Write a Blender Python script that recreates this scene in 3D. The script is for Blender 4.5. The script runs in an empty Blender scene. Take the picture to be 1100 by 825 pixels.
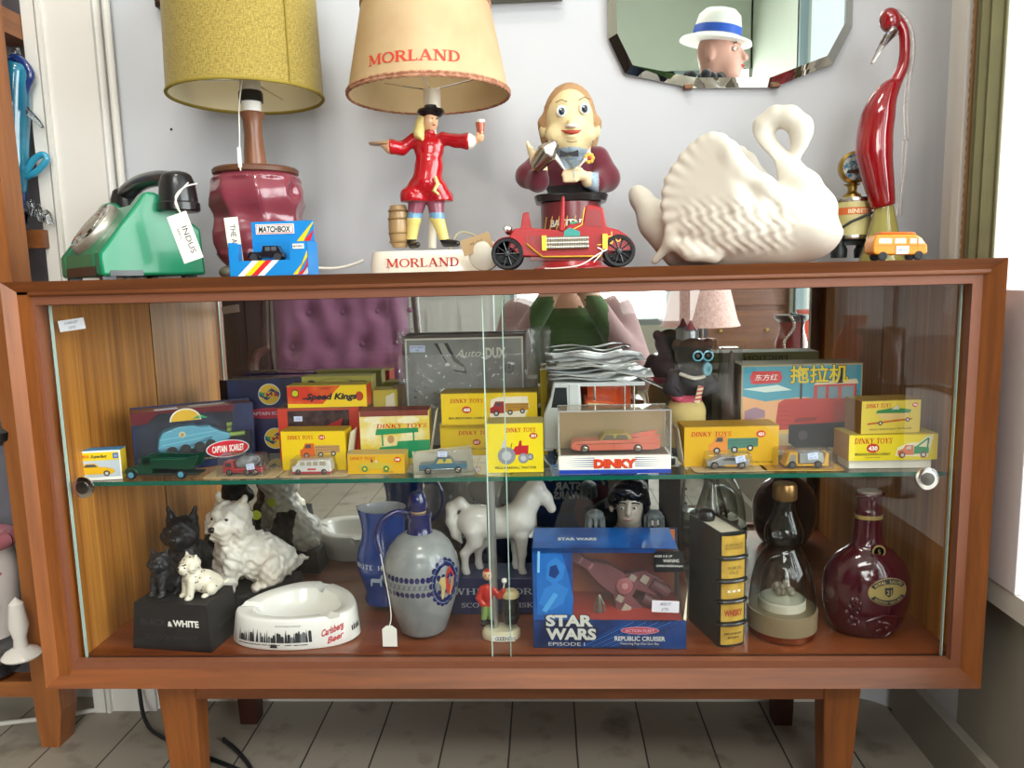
import bpy, bmesh, math, random
import numpy as np
from mathutils import Vector, Matrix, noise
random.seed(4)
SC = bpy.context.scene
COL = SC.collection
R = math.radians
PI = math.pi

# ------------------------------------------------------------------ camera
CAM = np.array([0.0645809, -0.9088362, 0.7234511])
CR = np.array([[0.99885923, 0.04141004, -0.02377897],
               [-0.01789037, -0.13717406, -0.99038539],
               [-0.04427375, 0.98968100, -0.13627674]])   # right, down, forward
FPX = 815.0
cam = bpy.data.objects.new('camera', bpy.data.cameras.new('camera'))
COL.objects.link(cam)
m3 = Matrix(((CR[0][0], -CR[1][0], -CR[2][0]), (CR[0][1], -CR[1][1], -CR[2][1]), (CR[0][2], -CR[1][2], -CR[2][2])))
cam.matrix_world = Matrix.Translation(Vector(CAM)) @ m3.to_4x4()
cam.data.sensor_width = 36.0
cam.data.lens = FPX / 1100.0 * 36.0
cam.data.clip_start = 0.01
SC.camera = cam

# ------------------------------------------------------------------ exposure, sky, daylight
SC.view_settings.view_transform = 'Standard'
SC.view_settings.look = 'None'
SC.view_settings.gamma = 1.0
SC.view_settings.use_curve_mapping = False
SC.view_settings.exposure = 0.0
SC.cycles.max_bounces = 12
SC.cycles.transparent_max_bounces = 24
SC.cycles.transmission_bounces = 12
SC.cycles.glossy_bounces = 8
SC.cycles.use_denoising = True
SC.cycles.caustics_reflective = True
SC.cycles.caustics_refractive = False
SC.cycles.sample_clamp_indirect = 6.0

world = bpy.data.worlds.new('sky')
SC.world = world
world.use_nodes = True
wn = world.node_tree
wn.nodes.clear()
w_out = wn.nodes.new('ShaderNodeOutputWorld')
w_bg = wn.nodes.new('ShaderNodeBackground')
w_sky = wn.nodes.new('ShaderNodeTexSky')
w_sky.sky_type = 'HOSEK_WILKIE'
w_sky.turbidity = 6.0
w_sky.ground_albedo = 0.5
w_sky.sun_direction = Vector((0.6, -0.5, 0.62)).normalized()
w_mix = wn.nodes.new('ShaderNodeMixRGB')
w_mix.inputs[0].default_value = 0.55
w_mix.inputs[2].default_value = (0.92, 0.96, 1.0, 1)
wn.links.new(w_sky.outputs[0], w_mix.inputs[1])
wn.links.new(w_mix.outputs[0], w_bg.inputs[0])
w_bg.inputs[1].default_value = 2.2
wn.links.new(w_bg.outputs[0], w_out.inputs[0])

def area(name, loc, target, sx, sy, power, color=(1, 1, 1)):
    l = bpy.data.lights.new(name, 'AREA')
    l.shape = 'RECTANGLE'; l.size = sx; l.size_y = sy; l.energy = power; l.color = color
    o = bpy.data.objects.new(name, l); COL.objects.link(o)
    o.location = loc
    o.rotation_euler = (Vector(target) - Vector(loc)).to_track_quat('-Z', 'Y').to_euler()
    return o
area('daylight_side_window', (1.90, -1.0, 1.20), (0.0, -0.45, 0.85), 1.9, 1.6, 100, (0.97, 0.98, 1.0))
area('daylight_shopfront', (0.59, -3.5, 1.20), (0.1, 0.0, 0.70), 1.5, 1.5, 86, (1.0, 0.98, 0.95))
area('ceiling_spot_a', (-0.16, -0.75, 2.46), (-0.16, -0.2, 0.7), 0.12, 0.12, 5, (1.0, 0.88, 0.72))
area('ceiling_spot_b', (0.08, -0.75, 2.46), (0.08, -0.2, 0.7), 0.12, 0.12, 5, (1.0, 0.88, 0.72))
area('added_ceiling_fill', (0.35, -2.3, 2.7), (-0.1, -0.2, 0.4), 1.6, 0.5, 38, (1.0, 0.97, 0.93))  # unseen soft fill, added to brighten the lower cabinet; no real fitting

# ------------------------------------------------------------------ helpers: places
def ray(u, v):
    return CR.T @ np.array([(u - 550.0) / FPX, (v - 412.5) / FPX, 1.0])
def at(u, v, Y):                      # where the sight line through a photo point meets the plane y = Y
    d = ray(u, v)
    p = CAM + d * ((Y - CAM[1]) / d[1])
    return Vector((float(p[0]), float(Y), float(p[2])))
def uv(x, y, z):                      # photo point of a place
    c = CR @ (np.array((x, y, z)) - CAM)
    return 550.0 + FPX*c[0]/c[2], 412.5 + FPX*c[1]/c[2]
def sheet_map(u0, v0, Y, z0, two=False):
    """photo points on the upright plane y = Y <-> local coordinates of a thing standing at (b.x, Y, z0)"""
    b = at(u0, v0, Y)
    def f(u, v, y=0.0):
        q = at(u or u0, v or v0, Y)
        return (q.x-b.x, q.z-z0) if two else (q.x-b.x, y, q.z-z0)
    def g(x, z): return uv(b.x+x, Y, z0+z)
    return b, f, g
def rect(u0, v0, u1, v1, Y):          # -> centre x, bottom z, width, height of a frontal patch at depth Y
    um, vm = (u0 + u1) / 2, (v0 + v1) / 2
    a, b, c, d = at(u0, vm, Y), at(u1, vm, Y), at(um, v0, Y), at(um, v1, Y)
    return (a.x + b.x) / 2, d.z, b.x - a.x, c.z - d.z

# ------------------------------------------------------------------ helpers: materials
def lin(h):
    h = h.lstrip('#')
    c = [int(h[i:i + 2], 16) / 255 for i in (0, 2, 4)]
    return tuple(((x / 12.92) if x <= 0.04045 else ((x + 0.055) / 1.055) ** 2.4) for x in c) + (1.0,)
_mats = {}
def M(h, rough=0.5, metal=0.0, var=0.06, scale=40.0, bump=0.0, coat=0.0, trans=0.0, ior=1.45, sheen=0.0, h2=None, sss=0.0, emit=0.0):
    key = (h, rough, metal, var, scale, bump, coat, trans, ior, sheen, h2, sss, emit)
    if key in _mats: return _mats[key]
    m = bpy.data.materials.new('surface_' + h.strip('#'))
    m.use_nodes = True
    nt = m.node_tree; b = nt.nodes['Principled BSDF']
    b.inputs['Roughness'].default_value = rough
    b.inputs['Metallic'].default_value = metal
    b.inputs['Coat Weight'].default_value = coat
    b.inputs['Coat Roughness'].default_value = 0.08
    b.inputs['Transmission Weight'].default_value = trans
    b.inputs['IOR'].default_value = ior
    if sheen: b.inputs['Sheen Weight'].default_value = sheen
    if sss:
        b.inputs['Subsurface Weight'].default_value = sss
        b.inputs['Subsurface Radius'].default_value = (0.01, 0.008, 0.006)
        b.inputs['Subsurface Scale'].default_value = 0.5
    tc = nt.nodes.new('ShaderNodeTexCoord')
    nz = nt.nodes.new('ShaderNodeTexNoise'); nz.inputs['Scale'].default_value = scale; nz.inputs['Detail'].default_value = 4
    nt.links.new(tc.outputs['Object'], nz.inputs['Vector'])
    mx = nt.nodes.new('ShaderNodeMixRGB')
    c = lin(h)
    if h2: c1, c2 = c, lin(h2)
    else:
        c1 = tuple(min(1, x * (1 - var)) for x in c[:3]) + (1,)
        c2 = tuple(min(1, x * (1 + var)) for x in c[:3]) + (1,)
    mx.inputs[1].default_value = c1; mx.inputs[2].default_value = c2
    if h2:
        rp = nt.nodes.new('ShaderNodeValToRGB')
        rp.color_ramp.elements[0].position = 0.42; rp.color_ramp.elements[1].position = 0.6
        nt.links.new(nz.outputs[0], rp.inputs[0]); nt.links.new(rp.outputs[0], mx.inputs[0])
    else:
        nt.links.new(nz.outputs[0], mx.inputs[0])
    nt.links.new(mx.outputs[0], b.inputs['Base Color'])
    if bump:
        bp = nt.nodes.new('ShaderNodeBump'); bp.inputs['Strength'].default_value = bump; bp.inputs['Distance'].default_value = 0.002
        nt.links.new(nz.outputs[0], bp.inputs['Height']); nt.links.new(bp.outputs[0], b.inputs['Normal'])
    if emit:
        b.inputs['Emission Color'].default_value = c; b.inputs['Emission Strength'].default_value = emit
    _mats[key] = m
    return m

def wood(name, c1, c2, scale=(2.0, 60.0, 60.0), rough=0.35, coat=0.25, dist=3.0, fine=0.5, metal=0):
    m = bpy.data.materials.new(name); m.use_nodes = True
    nt = m.node_tree; b = nt.nodes['Principled BSDF']
    b.inputs['Roughness'].default_value = rough; b.inputs['Coat Weight'].default_value = coat; b.inputs['Coat Roughness'].default_value = 0.2
    tc = nt.nodes.new('ShaderNodeTexCoord'); mp = nt.nodes.new('ShaderNodeMapping'); mp.inputs['Scale'].default_value = scale
    n1 = nt.nodes.new('ShaderNodeTexNoise'); n1.inputs['Scale'].default_value = 1.0; n1.inputs['Detail'].default_value = 8; n1.inputs['Distortion'].default_value = dist * 0.1
    n1.inputs['Roughness'].default_value = 0.5 + fine * 0.3
    nt.links.new(tc.outputs['Object'], mp.inputs['Vector']); nt.links.new(mp.outputs[0], n1.inputs['Vector'])
    rp = nt.nodes.new('ShaderNodeValToRGB')
    rp.color_ramp.elements[0].position = 0.32; rp.color_ramp.elements[0].color = lin(c1)
    rp.color_ramp.elements[1].position = 0.68; rp.color_ramp.elements[1].color = lin(c2)
    nt.links.new(n1.outputs[0], rp.inputs[0]); nt.links.new(rp.outputs[0], b.inputs['Base Color'])
    bp = nt.nodes.new('ShaderNodeBump'); bp.inputs['Strength'].default_value = 0.08; bp.inputs['Distance'].default_value = 0.001
    nt.links.new(n1.outputs[0], bp.inputs['Height']); nt.links.new(bp.outputs[0], b.inputs['Normal'])
    return m

def thin_glass(name, tint='ffffff', rough=0.0, edge=None, ior=1.45, extra=0.0, gloss=1.0):
    """clear sheet: see-through with a Fresnel reflection; edge = colour the rim takes at grazing angles"""
    m = bpy.data.materials.new(name); m.use_nodes = True
    nt = m.node_tree; nt.nodes.clear()
    out = nt.nodes.new('ShaderNodeOutputMaterial')
    tr = nt.nodes.new('ShaderNodeBsdfTransparent'); tr.inputs[0].default_value = lin(tint)
    gl = nt.nodes.new('ShaderNodeBsdfGlossy'); gl.inputs['Roughness'].default_value = rough
    gl.inputs[0].default_value = (gloss, gloss, gloss, 1)
    ge = nt.nodes.new('ShaderNodeNewGeometry'); dt = nt.nodes.new('ShaderNodeVectorMath'); dt.operation = 'DOT_PRODUCT'
    nt.links.new(ge.outputs['Incoming'], dt.inputs[0]); nt.links.new(ge.outputs['Normal'], dt.inputs[1])
    def mth(op, a, b=None):
        q = nt.nodes.new('ShaderNodeMath'); q.operation = op
        for i, x in enumerate((a, b)):
            if x is None: continue
            if isinstance(x, (int, float)): q.inputs[i].default_value = x
            else: nt.links.new(x, q.inputs[i])
        return q
    f0 = ((ior-1)/(ior+1))**2
    fac = mth('SUBTRACT', 1.0, mth('ABSOLUTE', dt.outputs['Value']).outputs[0])
    fr = mth('ADD', mth('MULTIPLY', mth('POWER', fac.outputs[0], 5.0).outputs[0], 1-f0).outputs[0], f0)     # same on both faces of the sheet
    mx = nt.nodes.new('ShaderNodeMixShader')
    src = tr.outputs[0]
    if edge:
        pw = mth('POWER', fac.outputs[0], 1.6)
        mc = nt.nodes.new('ShaderNodeMixRGB'); mc.inputs[1].default_value = lin(tint); mc.inputs[2].default_value = lin(edge)
        nt.links.new(pw.outputs[0], mc.inputs[0]); nt.links.new(mc.outputs[0], tr.inputs[0])
    nt.links.new(fr.outputs[0], mx.inputs[0]); nt.links.new(src, mx.inputs[1]); nt.links.new(gl.outputs[0], mx.inputs[2])
    last = mx.outputs[0]
    if extra:
        df = nt.nodes.new('ShaderNodeBsdfDiffuse'); df.inputs[0].default_value = (0.9, 0.9, 0.9, 1)
        m2 = nt.nodes.new('ShaderNodeMixShader'); m2.inputs[0].default_value = extra
        nt.links.new(last, m2.inputs[1]); nt.links.new(df.outputs[0], m2.inputs[2]); last = m2.outputs[0]
    nt.links.new(last, out.inputs[0])
    return m

# ------------------------------------------------------------------ helpers: meshes
class MB:
    def __init__(s):
        s.v = []; s.f = []; s.mi = []; s.mats = []; s.T = Matrix.Identity(4)
    def slot(s, m):
        if m not in s.mats: s.mats.append(m)
        return s.mats.index(m)
    def add(s, vs, fs, m):
        k = len(s.v); i = s.slot(m)
        flip = s.T.determinant() < 0
        for p in vs: s.v.append(tuple(s.T @ Vector(p)))
        for f in fs:
            f = [k + j for j in f]
            s.f.append(f[::-1] if flip else f); s.mi.append(i)
        return s
    def poly(s, pts, m): return s.add(pts, [list(range(len(pts)))], m)
    def box(s, c, d, m, rz=0.0, rx=0.0, ry=0.0):
        x, y, z = d[0] / 2, d[1] / 2, d[2] / 2
        rm = (Matrix.Rotation(rz, 3, 'Z') @ Matrix.Rotation(ry, 3, 'Y') @ Matrix.Rotation(rx, 3, 'X'))
        vs = [tuple(Vector(c) + rm @ Vector((a * x, b * y, e * z))) for a, b, e in
              ((-1,-1,-1),(1,-1,-1),(1,1,-1),(-1,1,-1),(-1,-1,1),(1,-1,1),(1,1,1),(-1,1,1))]
        return s.add(vs, [(0,3,2,1),(4,5,6,7),(0,1,5,4),(1,2,6,5),(2,3,7,6),(3,0,4,7)], m)
    def bx(s, x0, y0, z0, x1, y1, z1, m): return s.box(((x0+x1)/2, (y0+y1)/2, (z0+z1)/2), (x1-x0, y1-y0, z1-z0), m)
    def prism(s, pts, y0, y1, m):           # outline in x,z (counter-clockwise seen from -y) pushed from y0 to y1
        n = len(pts)
        ar = sum(pts[i][0]*pts[(i+1)%n][1] - pts[(i+1)%n][0]*pts[i][1] for i in range(n))
        if ar < 0: pts = pts[::-1]
        vs = [(x, y0, z) for x, z in pts] + [(x, y1, z) for x, z in pts]
        fs = [list(range(n)), list(range(2*n-1, n-1, -1))] + [(i, n+i, n+(i+1)%n, (i+1)%n) for i in range(n)]
        return s.add(vs, fs, m)
    def flat(s, pts, y, m):                 # printed patch facing -y
        n = len(pts)
        ar = sum(pts[i][0]*pts[(i+1)%n][1] - pts[(i+1)%n][0]*pts[i][1] for i in range(n))
        if ar < 0: pts = pts[::-1]
        return s.add([(x, y, z) for x, z in pts], [list(range(n))], m)
    def disc(s, x, z, rx, rz, y, m, n=24, a0=0.0, a1=2*PI):
        return s.flat([(x + rx*math.cos(a0+(a1-a0)*i/n), z + rz*math.sin(a0+(a1-a0)*i/n)) for i in range(n if a1-a0 > 6.28 else n+1)], y, m)
    def ring(s, x, z, rx, rz, w, y, m, n=28, a0=0.0, a1=2*PI):
        for i in range(n):
            a = a0+(a1-a0)*i/n; b = a0+(a1-a0)*(i+1)/n
            s.flat([(x+rx*math.cos(a), z+rz*math.sin(a)), (x+rx*math.cos(b), z+rz*math.sin(b)),
                    (x+(rx-w)*math.cos(b), z+(rz-w)*math.sin(b)), (x+(rx-w)*math.cos(a), z+(rz-w)*math.sin(a))], y, m)
        return s
    def line(s, pts, w, y, m):              # printed line facing -y
        for (x0, z0), (x1, z1) in zip(pts, pts[1:]):
            l = math.hypot(x1-x0, z1-z0) or 1e-6
            nx, nz = -(z1-z0)/l*w/2, (x1-x0)/l*w/2
            s.flat([(x0-nx, z0-nz), (x1-nx, z1-nz), (x1+nx, z1+nz), (x0+nx, z0+nz)], y, m)
        return s
    def lathe(s, prof, m, c=(0, 0, 0), n=32, rot=None, sx=1.0, sy=1.0, a0=0.0, a1=2*PI):
        closed = (a1 - a0) > 6.28
        k = n if closed else n + 1
        rm = rot or Matrix.Identity(3)
        vs = []; fs = []
        for r, z in prof:
            for i in range(k):
                a = a0 + (a1-a0)*i/n
                vs.append(tuple(Vector(c) + rm @ Vector((r*math.cos(a)*sx, r*math.sin(a)*sy, z))))
        for j in range(len(prof)-1):
            for i in range(n):
                i2 = (i+1) % k
                fs.append((j*k+i, j*k+i2, (j+1)*k+i2, (j+1)*k+i))
        if closed:
            if prof[0][0] > 1e-5: fs.append(list(range(k))[::-1])
            if prof[-1][0] > 1e-5: fs.append([(len(prof)-1)*k+i for i in range(k)])
        return s.add(vs, fs, m)
    def tube(s, pts, r, m, n=10, caps=True, flat=1.0):
        pts = [Vector(p) for p in pts]
        rr = r if isinstance(r, (list, tuple)) else [r]*len(pts)
        vs = []; fs = []; up = None
        for i, p in enumerate(pts):
            t = (pts[min(i+1, len(pts)-1)] - pts[max(i-1, 0)])
            if t.length < 1e-9: t = Vector((0, 0, 1))
            t.normalize()
            if up is None:
                up = Vector((0, 0, 1)) if abs(t.z) < 0.9 else Vector((1, 0, 0))
            a = t.cross(up)
            if a.length < 1e-5: a = t.cross(Vector((0, 1, 0)))
            a.normalize(); b = a.cross(t).normalized(); up = b
            for j in range(n):
                g = 2*PI*j/n
                vs.append(tuple(p + (a*math.cos(g) + b*math.sin(g)*flat)*rr[i]))
        for i in range(len(pts)-1):
            for j in range(n):
                fs.append((i*n+j, (i+1)*n+j, (i+1)*n+(j+1)%n, i*n+(j+1)%n))
        if caps:
            fs.append(list(range(n))); fs.append([(len(pts)-1)*n+j for j in range(n)][::-1])
        return s.add(vs, fs, m)
    def ell(s, c, r, m, n=20, rot=None):
        k = max(6, n//2)
        prof = [(max(1e-6, math.sin(PI*i/k)), -math.cos(PI*i/k)) for i in range(k+1)]
        rm = (rot or Matrix.Identity(3)) @ Matrix.Diagonal(Vector(r))
        return s.lathe(prof, m, c, n, rm)
    def text(s, body, h, x, z, y, m, font='sans', align='C', bold=0.0, shear=0.0, sx=1.0, fit=None, extr=0.0, rot=0.0):
        vs, fs, w = (serif_text if font == 'serif' else sans_text)(body, bold, shear)
        if fit: sx = fit/(w*h) if w else 1
        ox = {'C': -w/2, 'L': 0, 'R': -w}[align]
        ca, sa = math.cos(rot), math.sin(rot)
        out = []
        for px, pz in vs:
            X, Z = (px+ox)*h*sx, (pz-0.36)*h
            out.append((x + X*ca - Z*sa, y, z + X*sa + Z*ca))
        if not extr: return s.add(out, fs, m)
        k = len(out)
        back = [(a, b+extr, c) for a, b, c in out]
        from collections import Counter
        ed = Counter()
        for f in fs:
            for i in range(len(f)): ed[(f[i], f[(i+1) % len(f)])] += 1
        sides = [(a, k+a, k+b, b) for (a, b) in ed if (b, a) not in ed]
        return s.add(out+back, list(fs)+sides, m)
    def build(s, name, parent=None, loc=None, rz=0.0, smooth=35, bevel=0.0, label=None, solid=0.0, subd=0):
        me = bpy.data.meshes.new(name)
        me.from_pydata(s.v, [], s.f)
        for m in s.mats: me.materials.append(m)
        me.polygons.foreach_set('material_index', s.mi)
        me.update()
        if smooth:
            me.polygons.foreach_set('use_smooth', [True]*len(me.polygons))
            me.set_sharp_from_angle(angle=R(smooth))
        o = bpy.data.objects.new(name, me); COL.objects.link(o)
        if parent: o.parent = parent
        if loc is not None: o.location = loc
        o.rotation_euler.z = rz
        if bevel:
            b = o.modifiers.new('bevel', 'BEVEL'); b.width = bevel; b.segments = 2; b.limit_method = 'ANGLE'; b.angle_limit = R(40)
        if solid:
            b = o.modifiers.new('solid', 'SOLIDIFY'); b.thickness = solid; b.offset = 0
        if subd:
            b = o.modifiers.new('subd', 'SUBSURF'); b.levels = b.render_levels = subd
        if label: o['label'] = label
        return o

# lettering ----------------------------------------------------------
_txt = {}
def sans_text(body, bold=0.0, shear=0.0):
    key = (body, bold, shear)
    if key in _txt: return _txt[key]
    cu = bpy.data.curves.new('lettering', 'FONT'); cu.body = body; cu.size = 1.0; cu.offset = bold; cu.shear = shear; cu.resolution_u = 3
    o = bpy.data.objects.new('lettering', cu); COL.objects.link(o)
    dg = bpy.context.evaluated_depsgraph_get()
    me = bpy.data.meshes.new_from_object(o.evaluated_get(dg))
    vs = [(v.co.x, v.co.y) for v in me.vertices]
    fs = []
    for p in me.polygons:
        f = list(p.vertices)
        a = sum(vs[f[i]][0]*vs[f[(i+1)%len(f)]][1]-vs[f[(i+1)%len(f)]][0]*vs[f[i]][1] for i in range(len(f)))
        fs.append(f if a > 0 else f[::-1])
    bpy.data.objects.remove(o); bpy.data.meshes.remove(me); bpy.data.curves.remove(cu)
    x0 = min([v[0] for v in vs] or [0]); x1 = max([v[0] for v in vs] or [0])
    _txt[key] = ([(a-x0, b) for a, b in vs], fs, x1-x0)
    return _txt[key]
# roman letters drawn as thick and thin strokes with slab feet (unit cap height 0.72)
T_, N_ = 0.13, 0.06
def _arc(cx, cz, rx, rz, a0, a1, n=12): return [(cx+rx*math.cos(R(a0+(a1-a0)*i/n)), cz+rz*math.sin(R(a0+(a1-a0)*i/n))) for i in range(n+1)]
SER = {
 'I': (0.30, [([(.15,0),(.15,.72)],T_)], [(.15,0),(.15,.72)]),
 'L': (0.50, [([(.13,0),(.13,.72)],T_),([(.13,.03),(.46,.03)],N_),([(.45,.03),(.45,.17)],.05)], [(.13,0),(.13,.72)]),
 'D': (0.64, [([(.13,0),(.13,.72)],T_),([(.1,.03),(.3,.03)],N_),([(.1,.69),(.3,.69)],N_),(_arc(.28,.36,.27,.325,-90,90),.11)], [(.1,0),(.1,.72)]),
 'O': (0.70, [(_arc(.35,.36,.285,.325,0,360,22),.105)], []),
 'C': (0.62, [(_arc(.35,.36,.28,.325,45,315,18),.1),([(.56,.5),(.56,.7)],.05)], []),
 'S': (0.50, [([(.43,.53),(.40,.64),(.27,.69),(.14,.65),(.09,.54),(.15,.44),(.33,.33),(.41,.22),(.37,.08),(.23,.03),(.1,.08),(.07,.2)],.105)], []),
 'R': (0.64, [([(.13,0),(.13,.72)],T_),([(.1,.69),(.3,.69)],N_),([(.1,.37),(.3,.37)],N_),(_arc(.3,.53,.18,.16,-90,90),.1),([(.3,.37),(.55,.02)],.12)], [(.13,0),(.11,.72),(.55,0)]),
 'N': (0.70, [([(.12,0),(.12,.72)],N_),([(.12,.72),(.56,0)],T_),([(.56,0),(.56,.72)],N_)], [(.12,0),(.1,.72),(.56,.72)]),
 'M': (0.86, [([(.12,0),(.14,.72)],N_),([(.14,.72),(.42,.08)],T_),([(.42,.08),(.70,.72)],N_),([(.70,.72),(.72,0)],T_)], [(.12,0),(.72,0),(.1,.72),(.74,.72)]),
 'A': (0.70, [([(.10,0),(.34,.72)],N_),([(.34,.72),(.58,0)],T_),([(.19,.24),(.48,.24)],.05)], [(.1,0),(.58,0)]),
 'K': (0.66, [([(.13,0),(.13,.72)],T_),([(.16,.3),(.52,.72)],N_),([(.26,.42),(.56,0)],T_)], [(.13,0),(.13,.72),(.52,.72),(.57,0)]),
 'Y': (0.66, [([(.33,0),(.33,.34)],T_),([(.33,.32),(.11,.72)],T_),([(.33,.32),(.54,.72)],N_)], [(.33,0),(.11,.72),(.54,.72)]),
 'T': (0.60, [([(.30,0),(.30,.72)],T_),([(.04,.69),(.56,.69)],N_),([(.06,.54),(.06,.7)],.05),([(.54,.54),(.54,.7)],.05)], [(.3,0)]),
 'E': (0.56, [([(.13,0),(.13,.72)],T_),([(.1,.69),(.48,.69)],N_),([(.1,.03),(.5,.03)],N_),([(.1,.37),(.4,.37)],N_),([(.48,.55),(.48,.7)],.05),([(.5,.02),(.5,.18)],.05)], [(.1,0),(.1,.72)]),
 'H': (0.74, [([(.14,0),(.14,.72)],T_),([(.58,0),(.58,.72)],T_),([(.14,.37),(.58,.37)],N_)], [(.14,0),(.14,.72),(.58,0),(.58,.72)]),
 'W': (0.92, [([(.10,.72),(.28,0)],T_),([(.28,0),(.45,.72)],N_),([(.45,.72),(.63,0)],T_),([(.63,0),(.80,.72)],N_)], [(.1,.72),(.8,.72),(.45,.72)]),
 'B': (0.6, [([(.13,0),(.13,.72)],T_),([(.1,.69),(.28,.69)],N_),([(.1,.37),(.3,.37)],N_),([(.1,.03),(.3,.03)],N_),(_arc(.28,.53,.16,.16,-90,90),.1),(_arc(.3,.2,.19,.17,-90,90),.1)], [(.1,0),(.1,.72)]),
 'U': (0.7, [([(.14,.72),(.14,.25),(.2,.08),(.34,.03),(.48,.08),(.54,.25),(.54,.72)],.09)], [(.14,.72),(.54,.72)]),
 'G': (0.68, [(_arc(.35,.36,.28,.325,45,345,18),.1),([(.6,.04),(.6,.34)],.1),([(.45,.33),(.66,.33)],.05)], []),
 ' ': (0.32, [], []),
}
def serif_text(body, bold=0.0, shear=0.0):
    key = ('serif', body, bold, shear)
    if key in _txt: return _txt[key]
    vs = []; fs = []; x = 0.0
    def quad(q):
        k = len(vs); vs.extend(q)
        a = sum(q[i][0]*q[(i+1)%4][1]-q[(i+1)%4][0]*q[i][1] for i in range(4))
        fs.append([k, k+1, k+2, k+3] if a > 0 else [k+3, k+2, k+1, k])
    for ch in body:
        w, st, feet = SER.get(ch, SER['I'])
        for pts, t in st:
            t = t*(1+bold)
            nrm = []
            for i in range(len(pts)):
                a = pts[max(i-1, 0)]; b = pts[min(i+1, len(pts)-1)]
                if pts[0] == pts[-1] or math.hypot(pts[0][0]-pts[-1][0], pts[0][1]-pts[-1][1]) < 1e-6:
                    if i in (0, len(pts)-1): a, b = pts[-2], pts[1]
                l = math.hypot(b[0]-a[0], b[1]-a[1]) or 1e-6
                nx, nz = -(b[1]-a[1])/l, (b[0]-a[0])/l
                tt = t if len(pts) < 8 else t*(0.45+0.6*abs(nx))
                nrm.append((nx*tt/2, nz*tt/2))
            for i in range(len(pts)-1):
                p, q = pts[i], pts[i+1]; n, o = nrm[i], nrm[i+1]
                quad([(x+p[0]-n[0], p[1]-n[1]), (x+q[0]-o[0], q[1]-o[1]), (x+q[0]+o[0], q[1]+o[1]), (x+p[0]+n[0], p[1]+n[1])])
        for fx, fz in feet:
            z0, z1 = (0, .055) if fz < .3 else (.665, .72)
            quad([(x+fx-.115, z0), (x+fx+.115, z0), (x+fx+.115, z1), (x+fx-.115, z1)])
        x += w + 0.02
    vs2 = [(a+b*shear, b) for a, b in vs]
    _txt[key] = (vs2, fs, max(x-0.05, 0.01))
    return _txt[key]

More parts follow.
